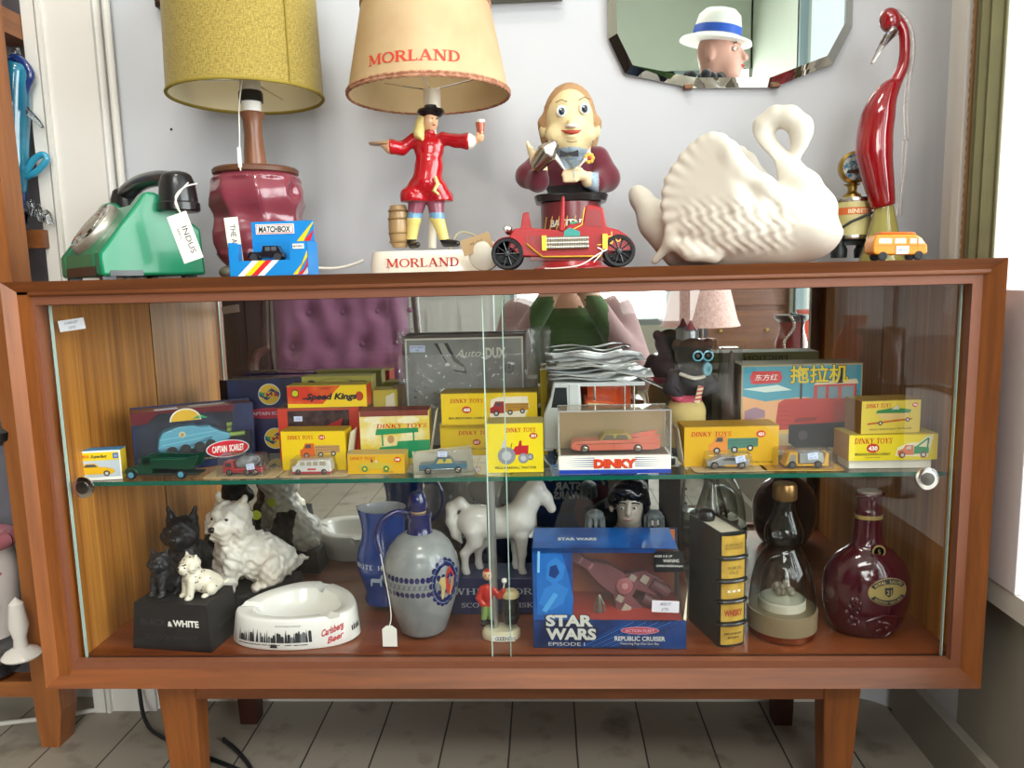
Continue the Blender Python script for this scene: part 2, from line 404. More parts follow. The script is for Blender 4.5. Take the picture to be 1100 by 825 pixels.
# rounded shapes from a distance field -------------------------------
def smin(a, b, k):
    h = np.clip(0.5 + 0.5*(b-a)/k, 0, 1)
    return b*(1-h) + a*h - k*h*(1-h)
class SD:
    """soft union of balls, eggs and tapered limbs, meshed in one skin"""
    def __init__(s, lo, hi, h):
        s.lo = np.array(lo, float); s.h = h
        s.n = [int(math.ceil((hi[i]-lo[i])/h))+1 for i in range(3)]
        ax = [lo[i] + h*np.arange(s.n[i]) for i in range(3)]
        s.X, s.Y, s.Z = np.meshgrid(*ax, indexing='ij')
        s.f = np.full(s.X.shape, 1e3)
    def _put(s, d, k, sub):
        if sub: s.f = -smin(-s.f, d, k) if k else np.maximum(s.f, -d)
        else: s.f = smin(s.f, d, k) if k else np.minimum(s.f, d)
        return s
    def egg(s, c, r, k=0.01, rot=None, sub=False):
        x, y, z = s.X-c[0], s.Y-c[1], s.Z-c[2]
        if rot is not None:
            q = np.array(rot.transposed())
            x, y, z = q[0][0]*x+q[0][1]*y+q[0][2]*z, q[1][0]*x+q[1][1]*y+q[1][2]*z, q[2][0]*x+q[2][1]*y+q[2][2]*z
        k0 = np.sqrt((x/r[0])**2+(y/r[1])**2+(z/r[2])**2); k1 = np.sqrt((x/r[0]**2)**2+(y/r[1]**2)**2+(z/r[2]**2)**2)+1e-9
        return s._put(k0*(k0-1)/k1, k, sub)
    def limb(s, a, b, ra, rb, k=0.01, sub=False):
        a = np.array(a, float); b = np.array(b, float); d = b-a; L = (d@d)+1e-12
        t = np.clip(((s.X-a[0])*d[0]+(s.Y-a[1])*d[1]+(s.Z-a[2])*d[2])/L, 0, 1)
        q = np.sqrt((s.X-a[0]-t*d[0])**2+(s.Y-a[1]-t*d[1])**2+(s.Z-a[2]-t*d[2])**2) - (ra+(rb-ra)*t)
        return s._put(q, k, sub)
    def path(s, pts, rs, k=0.01, sub=False):
        for i in range(len(pts)-1): s.limb(pts[i], pts[i+1], rs[i], rs[i+1], k, sub)
        return s
    def block(s, c, d, r=0.002, k=0.005, rot=None, sub=False):
        x, y, z = s.X-c[0], s.Y-c[1], s.Z-c[2]
        if rot is not None:
            q = np.array(rot.transposed())
            x, y, z = q[0][0]*x+q[0][1]*y+q[0][2]*z, q[1][0]*x+q[1][1]*y+q[1][2]*z, q[2][0]*x+q[2][1]*y+q[2][2]*z
        qx, qy, qz = np.abs(x)-d[0]/2+r, np.abs(y)-d[1]/2+r, np.abs(z)-d[2]/2+r
        g = np.sqrt(np.maximum(qx,0)**2+np.maximum(qy,0)**2+np.maximum(qz,0)**2)+np.minimum(np.maximum(qx,np.maximum(qy,qz)),0)-r
        return s._put(g, k, sub)
    def rough(s, amp, freq, where=None):
        q = amp*np.sin(s.X*freq+1.3*np.sin(s.Z*freq*.7))*np.sin(s.Y*freq+1.1)*np.sin(s.Z*freq+1.7*np.sin(s.X*freq*.6))
        s.f = s.f + (q if where is None else q*where); return s
    def mesh(s):
        F = s.f; n = F.shape; S = F < 0
        c = np.zeros((n[0]-1, n[1]-1, n[2]-1), int)
        for i in (0, 1):
            for j in (0, 1):
                for k in (0, 1): c += S[i:n[0]-1+i, j:n[1]-1+j, k:n[2]-1+k]
        act = (c > 0) & (c < 8)
        idx = -np.ones(act.shape, int); ids = np.argwhere(act); idx[act] = np.arange(len(ids))
        acc = np.zeros((len(ids), 3)); cnt = np.zeros(len(ids))
        cor = [(i, j, k) for i in (0, 1) for j in (0, 1) for k in (0, 1)]
        for a in cor:
            for ax in range(3):
                if a[ax]: continue
                b = list(a); b[ax] = 1
                fa = F[ids[:,0]+a[0], ids[:,1]+a[1], ids[:,2]+a[2]]; fb = F[ids[:,0]+b[0], ids[:,1]+b[1], ids[:,2]+b[2]]
                w = (fa < 0) != (fb < 0)
                t = np.where(w, fa/(fa-fb+1e-12*(fa == fb)), 0)
                p = np.array(a, float)[None, :].repeat(len(ids), 0); p[:, ax] = t
                acc[w] += p[w]; cnt[w] += 1
        P = s.lo + (ids + acc/np.maximum(cnt, 1)[:, None])*s.h
        fs = []
        for ax in range(3):
            A = np.take(S, range(n[ax]-1), ax); B = np.take(S, range(1, n[ax]), ax)
            o1, o2 = [(1, 2), (2, 0), (0, 1)][ax]
            e = np.argwhere(A != B)
            e = e[(e[:, o1] > 0) & (e[:, o2] > 0) & (e[:, o1] < n[o1]-1) & (e[:, o2] < n[o2]-1)]
            if not len(e): continue
            def cell(d1, d2):
                q = e.copy(); q[:, o1] -= d1; q[:, o2] -= d2
                return idx[q[:, 0], q[:, 1], q[:, 2]]
            q = np.stack([cell(1, 1), cell(0, 1), cell(0, 0), cell(1, 0)], 1)
            ins = A[e[:, 0], e[:, 1], e[:, 2]]
            q[~ins] = q[~ins][:, ::-1]
            fs.append(q)
        fs = np.concatenate(fs)
        return P, fs
    def into(s, mb, m, pick=None):
        """pick(x, y, z) -> material for a face centre, or m alone"""
        P, fs = s.mesh()
        vs = [tuple(p) for p in P]
        if pick is None: return mb.add(vs, [tuple(int(j) for j in f) for f in fs], m)
        k = len(mb.v)
        for p in vs: mb.v.append(tuple(mb.T @ Vector(p)))
        cen = P[fs].mean(1)
        for f, q in zip(fs, cen):
            mb.f.append([k+int(j) for j in f]); mb.mi.append(mb.slot(pick(q[0], q[1], q[2]) or m))
        return mb

def rot3(rx=0, ry=0, rz=0): return Matrix.Rotation(rz, 3, 'Z') @ Matrix.Rotation(ry, 3, 'Y') @ Matrix.Rotation(rx, 3, 'X')
def thing(name, label, cat, loc=(0, 0, 0), rz=0.0, group=None):
    o = bpy.data.objects.new(name, None); COL.objects.link(o)
    o.empty_display_size = 0.02
    o.location = loc; o.rotation_euler.z = rz
    o['label'] = label; o['category'] = cat
    if group: o['group'] = group
    return o
def tag(o, label, cat, group=None):
    o['label'] = label; o['category'] = cat
    if group: o['group'] = group
    return o
def struct(o):
    o['kind'] = 'structure'; return o
def arc_pts(c, r, a0, a1, n=10): return [(c[0]+r*math.cos(R(a0+(a1-a0)*i/n)), c[1]+r*math.sin(R(a0+(a1-a0)*i/n))) for i in range(n+1)]
def catmull(pts, n=6):
    P = [Vector(p) for p in pts]; out = []
    for i in range(len(P)-1):
        a, b, c, d = P[max(i-1, 0)], P[i], P[i+1], P[min(i+2, len(P)-1)]
        for j in range(n):
            t = j/n
            out.append(0.5*((2*b)+(c-a)*t+(2*a-5*b+4*c-d)*t*t+(3*b-a-3*c+d)*t**3))
    return out + [P[-1]]

# ================================================================== THE SETTING
plaster = M('c0c2c7', 0.75, var=0.03, scale=6, bump=0.35)
white_paint = M('d6d3cd', 0.55, var=0.03, scale=14, bump=0.1)
low_wall = M('8c877c', 0.8, var=0.08, scale=5, bump=0.2)
pale_green = M('c9d2c4', 0.7, var=0.04, scale=5)
# painted floorboards
def floor_mat():
    m = bpy.data.materials.new('painted_boards'); m.use_nodes = True
    nt = m.node_tree; b = nt.nodes['Principled BSDF']; b.inputs['Roughness'].default_value = 0.6
    tc = nt.nodes.new('ShaderNodeTexCoord'); sp = nt.nodes.new('ShaderNodeSeparateXYZ'); nt.links.new(tc.outputs['Object'], sp.inputs[0])
    def mth(op, a, b=0.0):
        q = nt.nodes.new('ShaderNodeMath'); q.operation = op
        for i, x in enumerate((a, b)):
            if isinstance(x, (int, float)): q.inputs[i].default_value = x
            else: nt.links.new(x, q.inputs[i])
        return q.outputs[0]
    wob = nt.nodes.new('ShaderNodeTexNoise'); wob.inputs['Scale'].default_value = 6; nt.links.new(tc.outputs['Object'], wob.inputs['Vector'])
    bx_ = mth('DIVIDE', mth('ADD', sp.outputs[0], mth('MULTIPLY', wob.outputs[0], .004)), .105)
    board = mth('FLOOR', bx_); gap = mth('GREATER_THAN', mth('ABSOLUTE', mth('SUBTRACT', mth('FRACT', bx_), .5)), .487)
    wnz = nt.nodes.new('ShaderNodeTexWhiteNoise'); wnz.noise_dimensions = '1D'; nt.links.new(board, wnz.inputs['W'])
    c1 = nt.nodes.new('ShaderNodeMixRGB'); c1.inputs[1].default_value = lin('a0978a'); c1.inputs[2].default_value = lin('938a7c'); nt.links.new(wnz.outputs['Value'], c1.inputs[0])
    nz = nt.nodes.new('ShaderNodeTexNoise'); nz.inputs['Scale'].default_value = 14; nz.inputs['Detail'].default_value = 8
    rp = nt.nodes.new('ShaderNodeValToRGB'); rp.color_ramp.elements[0].position = .30; rp.color_ramp.elements[0].color = lin('6d6355')
    rp.color_ramp.elements[1].position = .45; rp.color_ramp.elements[1].color = (1, 1, 1, 1)
    mx = nt.nodes.new('ShaderNodeMixRGB'); mx.blend_type = 'MULTIPLY'; mx.inputs[0].default_value = .55
    nt.links.new(tc.outputs['Object'], nz.inputs['Vector']); nt.links.new(nz.outputs[0], rp.inputs[0])
    nt.links.new(c1.outputs[0], mx.inputs[1]); nt.links.new(rp.outputs[0], mx.inputs[2])
    m2 = nt.nodes.new('ShaderNodeMixRGB'); m2.inputs[2].default_value = lin('2f2c28'); nt.links.new(gap, m2.inputs[0]); nt.links.new(mx.outputs[0], m2.inputs[1]); nt.links.new(m2.outputs[0], b.inputs['Base Color'])
    bp = nt.nodes.new('ShaderNodeBump'); bp.inputs['Strength'].default_value = .4; bp.inputs['Distance'].default_value = .003
    nt.links.new(mth('SUBTRACT', 1.0, gap), bp.inputs['Height']); nt.links.new(bp.outputs[0], b.inputs['Normal'])
    return m
YB, XR, YF, XL, ZC = 0.33, 0.64, -3.3, -2.4, 3.0
mb = MB(); mb.bx(XL-.1, YF-.1, -.05, 1.45, YB+.1, 0, floor_mat()); struct(mb.build('floor'))
mb = MB(); mb.bx(XL-.1, YF-.1, ZC, 1.5, YB+.1, ZC+.06, white_paint); struct(mb.build('ceiling'))
# wall behind the cabinet, with its rounded corner running into the short right-hand wall
mb = MB()
prof = [(XL, YB)] + [(x, YB) for x in (-1.2, -.6, 0, .4)] + [(XR-.07+.07*math.sin(R(a)), YB-.07+.07*math.cos(R(a))) for a in range(0, 91, 10)]
n = len(prof)
mb.add([(x, y, 0) for x, y in prof] + [(x, y, ZC) for x, y in prof], [(i, i+1, n+i+1, n+i) for i in range(n-1)], plaster)
struct(mb.build('wall_back'))
mb = MB()
mb.bx(XR, .12, 0, XR+.05, YB-.065, ZC, plaster); struct(mb.build('wall_right'))
mb = MB(); mb.bx(XR, -2.45, 0, XR+.03, .12, .30, low_wall); struct(mb.build('wall_right_low'))
mb = MB(); mb.bx(1.34, YF, 0, 1.40, -2.45, ZC, pale_green); struct(mb.build('wall_right_rear'))
mb = MB(); mb.bx(XR, YF, 2.62, 1.45, .12, ZC, pale_green); struct(mb.build('wall_right_header'))
mb = MB(); mb.bx(XL-.06, YF, 0, XL, YB, ZC, M('b9b0a0', .7)); struct(mb.build('wall_left'))
mb = MB()                                  # shop front behind the camera: door bay and display window opening
mb.bx(XL, YF-.06, 0, -.75, YF, ZC, pale_green); mb.bx(-.75, YF-.06, 2.0, -.25, YF, ZC, pale_green)
mb.bx(-.25, YF-.06, 0, -.15, YF, ZC, pale_green); mb.bx(-.15, YF-.06, 0, 1.36, YF, .42, pale_green); mb.bx(-.15, YF-.06, 1.95, 1.36, YF, ZC, pale_green)
mb.bx(1.33, YF-.06, 0, 1.45, YF, ZC, pale_green)
struct(mb.build('wall_front'))
# panelled white door behind the camera
mb = MB(); mb.bx(-.74, YF-.05, .01, -.26, YF-.01, 1.98, white_paint)
for z0, z1 in ((.15, .55), (.62, .78), (.9, 1.85)):
    for x0, x1 in ((-.69, -.52), (-.48, -.31)):
        for k in range(2):
            d = .012*k
            mb.bx(x0+d, YF-.012, z0+d, x1-d, YF-.004+.005*k, z1-d, white_paint)
struct(mb.build('door_1'))
pane = thin_glass('window_pane', 'f4f8f6')
frame_blue = M('8fa3a6', 0.5, var=.05)
mb = MB()
for x in (-.13, .36, .85, 1.31): mb.bx(x-.025, YF-.05, .42, x+.025, YF-.005, 1.95, frame_blue)
for z in (.44, .95, 1.93): mb.bx(-.15, YF-.05, z-.02, 1.33, YF-.005, z+.02, frame_blue)
w1 = struct(mb.build('window_1'))
mb = MB(); mb.poly([(-.15, YF-.03, .42), (1.33, YF-.03, .42), (1.33, YF-.03, 1.95), (-.15, YF-.03, 1.95)], pane); mb.build('pane', w1)
# slanting display window on the right: glass runs from beside the cabinet outward
GA, GB, GC = Vector((.672, .115)), Vector((1.36, -1.25)), Vector((1.36, -2.45))
mb = MB()
def post(p, w, z0, z1, m): mb.bx(p[0]-w/2, p[1]-w/2, z0, p[0]+w/2, p[1]+w/2, z1, m)
for t in (.36, .68, 1.0): post(GA.lerp(GB, t), .035, .33, 2.62, frame_blue)
for t in (.5, 1.0): post(GB.lerp(GC, t), .04, .33, 2.62, frame_blue)
for a, b in ((GA, GB), (GB, GC)):
    d = (b-a); L = d.length; an = math.atan2(d.y, d.x)
    for z in (.335, 2.60): mb.box(((a.x+b.x)/2, (a.y+b.y)/2, z), (L, .03, .03), frame_blue, rz=an)
w2 = struct(mb.build('window_2'))
mb = MB()
for a, b in ((GA, GB), (GB, GC)): mb.poly([(a.x, a.y, .33), (b.x, b.y, .33), (b.x, b.y, 2.62), (a.x, a.y, 2.62)], pane)
mb.build('pane', w2)
sill_m = M('d8d4cc', .5, var=.05)
mb = MB()
o_ = [(XR-.012, .12), (GA.x, .12), (GB.x+.02, GB.y), (GC.x+.02, -2.45), (XR-.012, -2.45)]
k = len(o_)
mb.add([(x, y, .30) for x, y in o_]+[(x, y, .33) for x, y in o_], [list(range(k))[::-1], list(range(k, 2*k))]+[(i, (i+1) % k, k+(i+1) % k, k+i) for i in range(k)], sill_m)
struct(mb.build('window_sill'))
# painted casing beside the window, skirting, door casing at the left
mb = MB(); mb.bx(XR-.022, .135, .33, XR, .192, ZC, white_paint); mb.bx(XR-.030, .135, .33, XR-.02, .152, ZC, white_paint)
struct(mb.build('trim_1'))
mb = MB(); mb.bx(XR-.016, -1.0, 0, XR, YB-.05, .085, low_wall); struct(mb.build('baseboard_right'))
mb = MB(); mb.bx(-.56, YB-.014, 0, XR-.06, YB, .05, white_paint); struct(mb.build('baseboard_back'))
xa, xb = at(34, 0, YB-.02).x, at(107, 0, YB-.01).x
mb = MB()
mb.bx(xa, YB-.045, 0, xb+.004, YB, ZC, white_paint)
mb.bx(xa, YB-.050, 0, xa+.020, YB-.04, ZC, white_paint); mb.bx(xa+.024, YB-.052, 0, xa+.030, YB-.04, ZC, white_paint)
mb.tube([(xb, YB-.03, 0), (xb, YB-.03, ZC)], .009, white_paint, 12); mb.tube([(xb+.012, YB-.016, 0), (xb+.012, YB-.016, ZC)], .006, white_paint, 10)
struct(mb.build('trim_2'))
# street outside
mb = MB(); mb.bx(.70, -9, -.16, 14, 9, -.12, M('cfccc6', .8, var=.1, scale=3)); mb.bx(3.2, -9, -.2, 9, 9, -.13, M('8d8f92', .8)); struct(mb.build('ground_street'))
mb = MB(); mb.bx(10.5, -9, -.1, 11, 9, 2.2, M('bfc6cc', .8, var=.1, scale=2)); struct(mb.build('wall_street'))
hp = at(184, 139, YB)
mb = MB(); mb.lathe([(.0001, -.0006), (.0022, -.0006), (.0022, .0002)], M('2a2522', .8), (hp.x, YB, hp.z), 10, rot3(rx=PI/2)); struct(mb.build('wall_back_nail_hole'))

# ================================================================== THE DISPLAY CABINET
ZT, ZB = 0.735, 0.204
teak = wood('teak_frame', '5c2f12', '874a20', (3, 45, 45), .45, .08)
teak_v = wood('teak_frame_upright', '64340f', '93531f', (45, 45, 3), .45, .08)
teak_in = M('7c4a33', .5, var=.08, scale=60)
stripe = wood('striped_veneer', '8a4e14', 'd4903a', (30, 75, 1.3), .5, 0.0, 1.0, .8)
deck = wood('cabinet_deck', '6a3318', '8a4825', (3, 30, 30), .3, .35)
cab = thing('display_cabinet', 'teak glass fronted display cabinet on four tapered legs standing against the wall', 'cabinet', (0, .15, 0))
def cpart(mb, name, **k):
    o = mb.build(name, cab, **k); o.location = -Vector(cab.location); return o
XO, XI, XS = .600, .583, .571
mb = MB(); mb.bx(-XO, .012, ZT-.018, XO, .31, ZT, teak); cpart(mb, 'top_panel', bevel=.002)
mb = MB(); mb.bx(-XO, .02, ZB, XO, .31, .225, teak); mb.bx(-XS-.003, .05, .225, .591, .30, .2262, deck); cpart(mb, 'bottom_panel')
for sg in (-1, 1):
    mb = MB(); XW = XS+.004 if sg < 0 else .5935; x0, x1 = sorted((sg*XO, sg*XW)); mb.bx(x0, .012, ZB, x1, .31, ZT-.004, teak_v)
    x0, x1 = sorted((sg*(XW+.0005), sg*(XW-.003))); mb.bx(x0, .052, .2265, x1, .294, ZT-.018, stripe); cpart(mb, 'side_panel')
# mitred, dished front frame
def frame_side(a, b, ai, bi, as_, bs, m, m2):
    mb = MB(); y0, y1, y2 = 0.0, .018, .03
    A, B, Ai, Bi, As, Bs = [(p[0], y0, p[1]) for p in (a, b)] + [(p[0], y1, p[1]) for p in (ai, bi)] + [(p[0], y1, p[1]) for p in (as_, bs)]
    back = lambda p, y: (p[0], y, p[2])
    ra = [(A[0], .004, A[2]), (B[0], .004, B[2])]
    mb.add([A, B, Bi, Ai], [(0, 1, 2, 3)], m)
    mb.add([A, B, back(B, .02), back(A, .02)], [(3, 2, 1, 0)], m)
    mb.add([Ai, Bi, Bs, As], [(0, 1, 2, 3)], m2)
    mb.add([As, Bs, back(Bs, y2), back(As, y2)], [(0, 1, 2, 3)], m2)
    return mb
c0, ci, cs = (XO, ZB, ZT), (XI, ZB+.018, ZT-.019), (XS, ZB+.028, ZT-.029)
def cor(c): return [(-c[0], c[1]), (c[0], c[1]), (c[0], c[2]), (-c[0], c[2])]
o4, i4, s4 = cor(c0), cor(ci), cor(cs)
for k in range(4):
    m = teak if k % 2 == 0 else teak_v
    mb = frame_side(o4[k], o4[(k+1) % 4], i4[k], i4[(k+1) % 4], s4[k], s4[(k+1) % 4], m, teak_in)
    cpart(mb, 'frame_rail' if k % 2 == 0 else 'frame_stile', smooth=0)
# mirrored back
mir = bpy.data.materials.new('silvered_mirror'); mir.use_nodes = True
b_ = mir.node_tree.nodes['Principled BSDF']; b_.inputs['Metallic'].default_value = 1; b_.inputs['Roughness'].default_value = .015
nz = mir.node_tree.nodes.new('ShaderNodeTexNoise'); nz.inputs['Scale'].default_value = 4
rp = mir.node_tree.nodes.new('ShaderNodeValToRGB'); rp.color_ramp.elements[0].color = (.76, .78, .77, 1); rp.color_ramp.elements[1].color = (.82, .84, .83, 1)
mir.node_tree.links.new(nz.outputs[0], rp.inputs[0]); mir.node_tree.links.new(rp.outputs[0], b_.inputs['Base Color'])
YM = .295
mb = MB(); mb.bx(-XS, YM, .227, .590, YM+.005, ZT-.018, mir); cpart(mb, 'mirror_back')
mb = MB(); mb.bx(-XO+.01, YM+.006, ZB+.002, XO-.01, .309, ZT-.003, teak_in); cpart(mb, 'back_panel')
# sliding glass doors
door_glass = thin_glass('door_glass', 'fcfefd', ior=1.5)
glass_edge = M('b9d2c8', .15, var=.02, coat=.5)
chrome = M('d9d8d4', .12, metal=1.0, var=.02)
def glass_door(x0, x1, y, pull):
    mb = MB(); z0, z1 = ZB+.022, ZT-.026
    mb.add([(x0, y, z0), (x1, y, z0), (x1, y, z1), (x0, y, z1)], [(0, 1, 2, 3)], door_glass)
    for x in (x0, x1): mb.bx(x-.0007, y, z0, x+.0007, y+.0045, z1, glass_edge)
    d = cpart(mb, 'sliding_door', smooth=0)
    p = MB(); p.lathe([(.0075, .0015), (.0085, -.001), (.010, -.003), (.0128, -.0035), (.0142, -.0015), (.0142, .001), (.011, .0015), (.0075, .0015)], chrome, pull, 28, rot3(rx=PI/2).transposed() @ Matrix.Diagonal((1, 1, -1)))
    p.lathe([(.0001, .004), (.0082, .003), (.0082, .0)], M('6a6763', .3, metal=1.0), pull, 24, rot3(rx=PI/2))
    p.build('finger_pull', d)
    return d
pL, pR = at(88.5, 524, .038), at(995.5, 514, .034)
glass_door(-XS+.003, .012, .040, (pL.x, .0395, pL.z))
glass_door(-.012, XS-.003, .034, (pR.x, .0335, pR.z))
mb = MB()
for z in (ZB+.022, ZT-.027): mb.bx(-XS, .032, z-.003, XS, .047, z, M('4a2a1c', .5))
cpart(mb, 'door_track')
# legs and apron
def leg(u0, u1, Y0, inner):
    a, b = at(u0, 748, Y0), at(u1, 748, Y0)
    zt = ZB; w = .045
    mb = MB()
    x0, x1 = a.x, b.x
    t = .010
    top = [(x0, Y0), (x1, Y0), (x1, Y0+.04), (x0, Y0+.04)]
    if inner > 0: bot = [(x0+t*1.1, Y0+.006), (x1-.006, Y0+.006), (x1-.006, Y0+.033), (x0+t*1.1, Y0+.033)]
    else: bot = [(x0+.006, Y0+.006), (x1-t*1.1, Y0+.006), (x1-t*1.1, Y0+.033), (x0+.006, Y0+.033)]
    mb.add([(x, y, zt) for x, y in top]+[(x, y, 0) for x, y in bot], [(3, 2, 1, 0), (4, 5, 6, 7)]+[(i, (i+1) % 4, 4+(i+1) % 4, 4+i) for i in range(4)], teak_v)
    cpart(mb, 'leg', bevel=.002, smooth=0); return x0, x1
l0, l1 = leg(168, 210, .03, 1)
r0, r1 = leg(885, 926, .03, -1)
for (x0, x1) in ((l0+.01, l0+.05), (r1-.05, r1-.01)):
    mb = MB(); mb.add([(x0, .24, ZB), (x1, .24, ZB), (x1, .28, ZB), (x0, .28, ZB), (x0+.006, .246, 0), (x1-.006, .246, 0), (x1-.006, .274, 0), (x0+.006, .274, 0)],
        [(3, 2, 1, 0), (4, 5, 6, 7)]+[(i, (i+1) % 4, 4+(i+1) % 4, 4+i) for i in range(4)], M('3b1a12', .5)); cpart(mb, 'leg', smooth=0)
mb = MB(); mb.bx(l1-.002, .034, ZB-.034, r0+.002, .055, ZB, teak); mb.bx(l1, .245, ZB-.034, r0, .265, ZB, teak_in); cpart(mb, 'apron')
# glass shelf on its pegs
shelf_glass = thin_glass('shelf_glass', 'f6fbf8', ior=1.5)
shelf_edge = M('0f5a4a', .12, var=.1, scale=8, coat=.6)
ZS = .462
sh = thing('glass_shelf', 'green edged glass shelf across the middle of the cabinet', 'shelf', (0, .18, ZS))
mb = MB(); x0, x1, y0, y1 = -.566, .586, .08, .288
mb.add([(x0, y0, ZS), (x1, y0, ZS), (x1, y1, ZS), (x0, y1, ZS)], [(0, 1, 2, 3)], shelf_glass)
o = mb.build('pane', sh); o.location = -Vector(sh.location)
mb = MB(); mb.bx(x0, y0-.0005, ZS-.006, x1, y0+.0005, ZS-.0002, shelf_edge); o = mb.build('polished_edge', sh); o.location = -Vector(sh.location)
for x in (x0-.003, x1+.003):
    for y in (.10, .26):
        mb = MB(); mb.tube([(x-.004, y, ZS-.009), (x+.008 if x < 0 else x-.008, y, ZS-.009)], .003, chrome, 10)
        o = mb.build('shelf_peg', cab); o.location = -Vector(cab.location)

pp = at(529, 690, .060)
mb = MB(); mb.lathe([(.011, .2265), (.011, .230), (.0062, .233), (.0062, ZS-.009), (.009, ZS-.0075), (.009, ZS-.0062)], M('a9a8a4', .3, metal=.7, var=.05), (pp.x, .1, 0), 24); o = mb.build('support_post', sh, label='grey metal post under the shelf'); o.location = -Vector(sh.location)

# ================================================================== ON TOP OF THE CABINET
white_tag = M('f1ede2', .8, var=.02)
ink = M('2a2a30', .8, var=.0)
string_m = M('ece8de', .8, var=.02)
black_pl = M('141416', .28, var=.05, coat=.3)
white_por = M('f0eee8', .14, var=.015, coat=.5)
brassm = M('a58a4a', .3, metal=1.0, var=.1)

# ---- green dial telephone
ph_g = M('0d7d56', .28, var=.03, coat=.2)
p0 = at(109, 294, .030)
ph = thing('dial_telephone', 'green rotary dial telephone with black handset at the left end of the cabinet top', 'telephone', (p0.x, .030, ZT), R(46))
W, Lp = .188, .132
pr_ = [(0, .005), (0, .034), (.061, .1125), (.074, .1125), (.129, .066), (.132, .005)]
mb = MB()
for y0, y1 in ((0, .028), (W-.028, W)): mb.prism(pr_, y0, y1, ph_g)
mb.prism([(0, .005), (0, .034), (.055, .100), (.065, .094), (.12, .055), (.131, .005)], .027, W-.027, ph_g)
mb.build('body', ph, bevel=.004)
mb = MB()
for x in (.012, .115):
    for y in (.018, W-.018):
        fb = MB(); fb.box((x, y, .0028), (.016, .014, .0055), black_pl); fb.build('foot', ph)
mb.bx(.010, -.0006, .005, .05, .001, .012, black_pl); mb.bx(-.0008, .02, .006, .001, W-.03, .018, black_pl)
mb.build('base_plate', ph)
nd = Vector((-math.sin(math.atan2(.066, .055)), 0, math.cos(math.atan2(.066, .055)))).normalized()
q = nd.to_track_quat('Z', 'Y').to_matrix()
dc = Vector((.0265, W/2, .067))
mb = MB(); mb.lathe([(.040, -.002), (.041, .006), (.039, .010), (.036, .011), (.036, .008)], M('b9b3a8', .35, metal=.7), tuple(dc), 36, q)
mb.lathe([(.0001, .0065), (.037, .0065)], M('d9d4c8', .5), tuple(dc), 36, q)
for i in range(10):
    a = R(20+i*28); mb.lathe([(.0001, .0072), (.0048, .0072)], M('3a3634', .5), tuple(dc+q @ Vector((.027*math.cos(a), .027*math.sin(a), 0))), 12, q)
d_ = mb.build('dial_ring', ph)
mb = MB(); dk = M('cfc9bc', .12, coat=.5, var=.03)
mb.lathe([(.0185, .011), (.0001, .0125)], M('8f8578', .4), tuple(dc), 28, q)
for i in range(10):
    a = R(20+i*28); c = dc+q @ Vector((.027*math.cos(a), .027*math.sin(a), 0))
    mb.lathe([(.0052, .0098), (.0066, .0112), (.0076, .0098)], chrome, tuple(c), 14, q)
mb.lathe([(.0185, .0105), (.021, .012), (.022, .0105)], chrome, tuple(dc), 28, q); mb.lathe([(.033, .0105), (.036, .0122), (.038, .0095)], chrome, tuple(dc), 32, q)
mb.build('finger_wheel', d_)
mb = MB()
hp = catmull([(.098, -.010, .122), (.096, .02, .133), (.095, W/2, .138), (.096, W-.02, .133), (.098, W+.010, .122)], 6)
mb.tube(hp, [.014]*len(hp), black_pl, 14, flat=.75)
for y in (-.008, W+.008):
    mb.lathe([(.019, .132), (.0225, .122), (.0245, .100), (.0265, .098), (.0265, .089), (.024, .087), (.0001, .088)], black_pl, (.099, y, 0), 28)
    mb.ell((.099, y, .131), (.0195, .0195, .009), black_pl)
mb.build('handset', ph)
tg = thing('paper_tag', 'cream paper tag lettered INDUS hanging by string from the black telephone handset', 'tag', tuple(at(199, 255, .035)))
mb = MB(); mb.T = Matrix.Rotation(R(-17), 4, 'Y')
mb.box((0, 0, 0), (.026, .0006, .060), white_tag); mb.text('INDUS', .010, .004, -.004, -.0005, ink, rot=R(-90), fit=.034); mb.text('REMCO', .004, -.005, .006, -.0005, ink, rot=R(-90))
mb.build('card', tg)
mb = MB(); mb.tube(catmull([(-.004, 0, .030), (-.010, .004, .050), (.002, .006, .062), (.016, .01, .066)], 5), .0009, string_m, 6)
mb.tube(catmull([(-.004, 0, .030), (-.012, .006, .044), (-.004, .008, .058), (.004, .012, .068)], 5), .0009, string_m, 6); mb.build('string', tg)

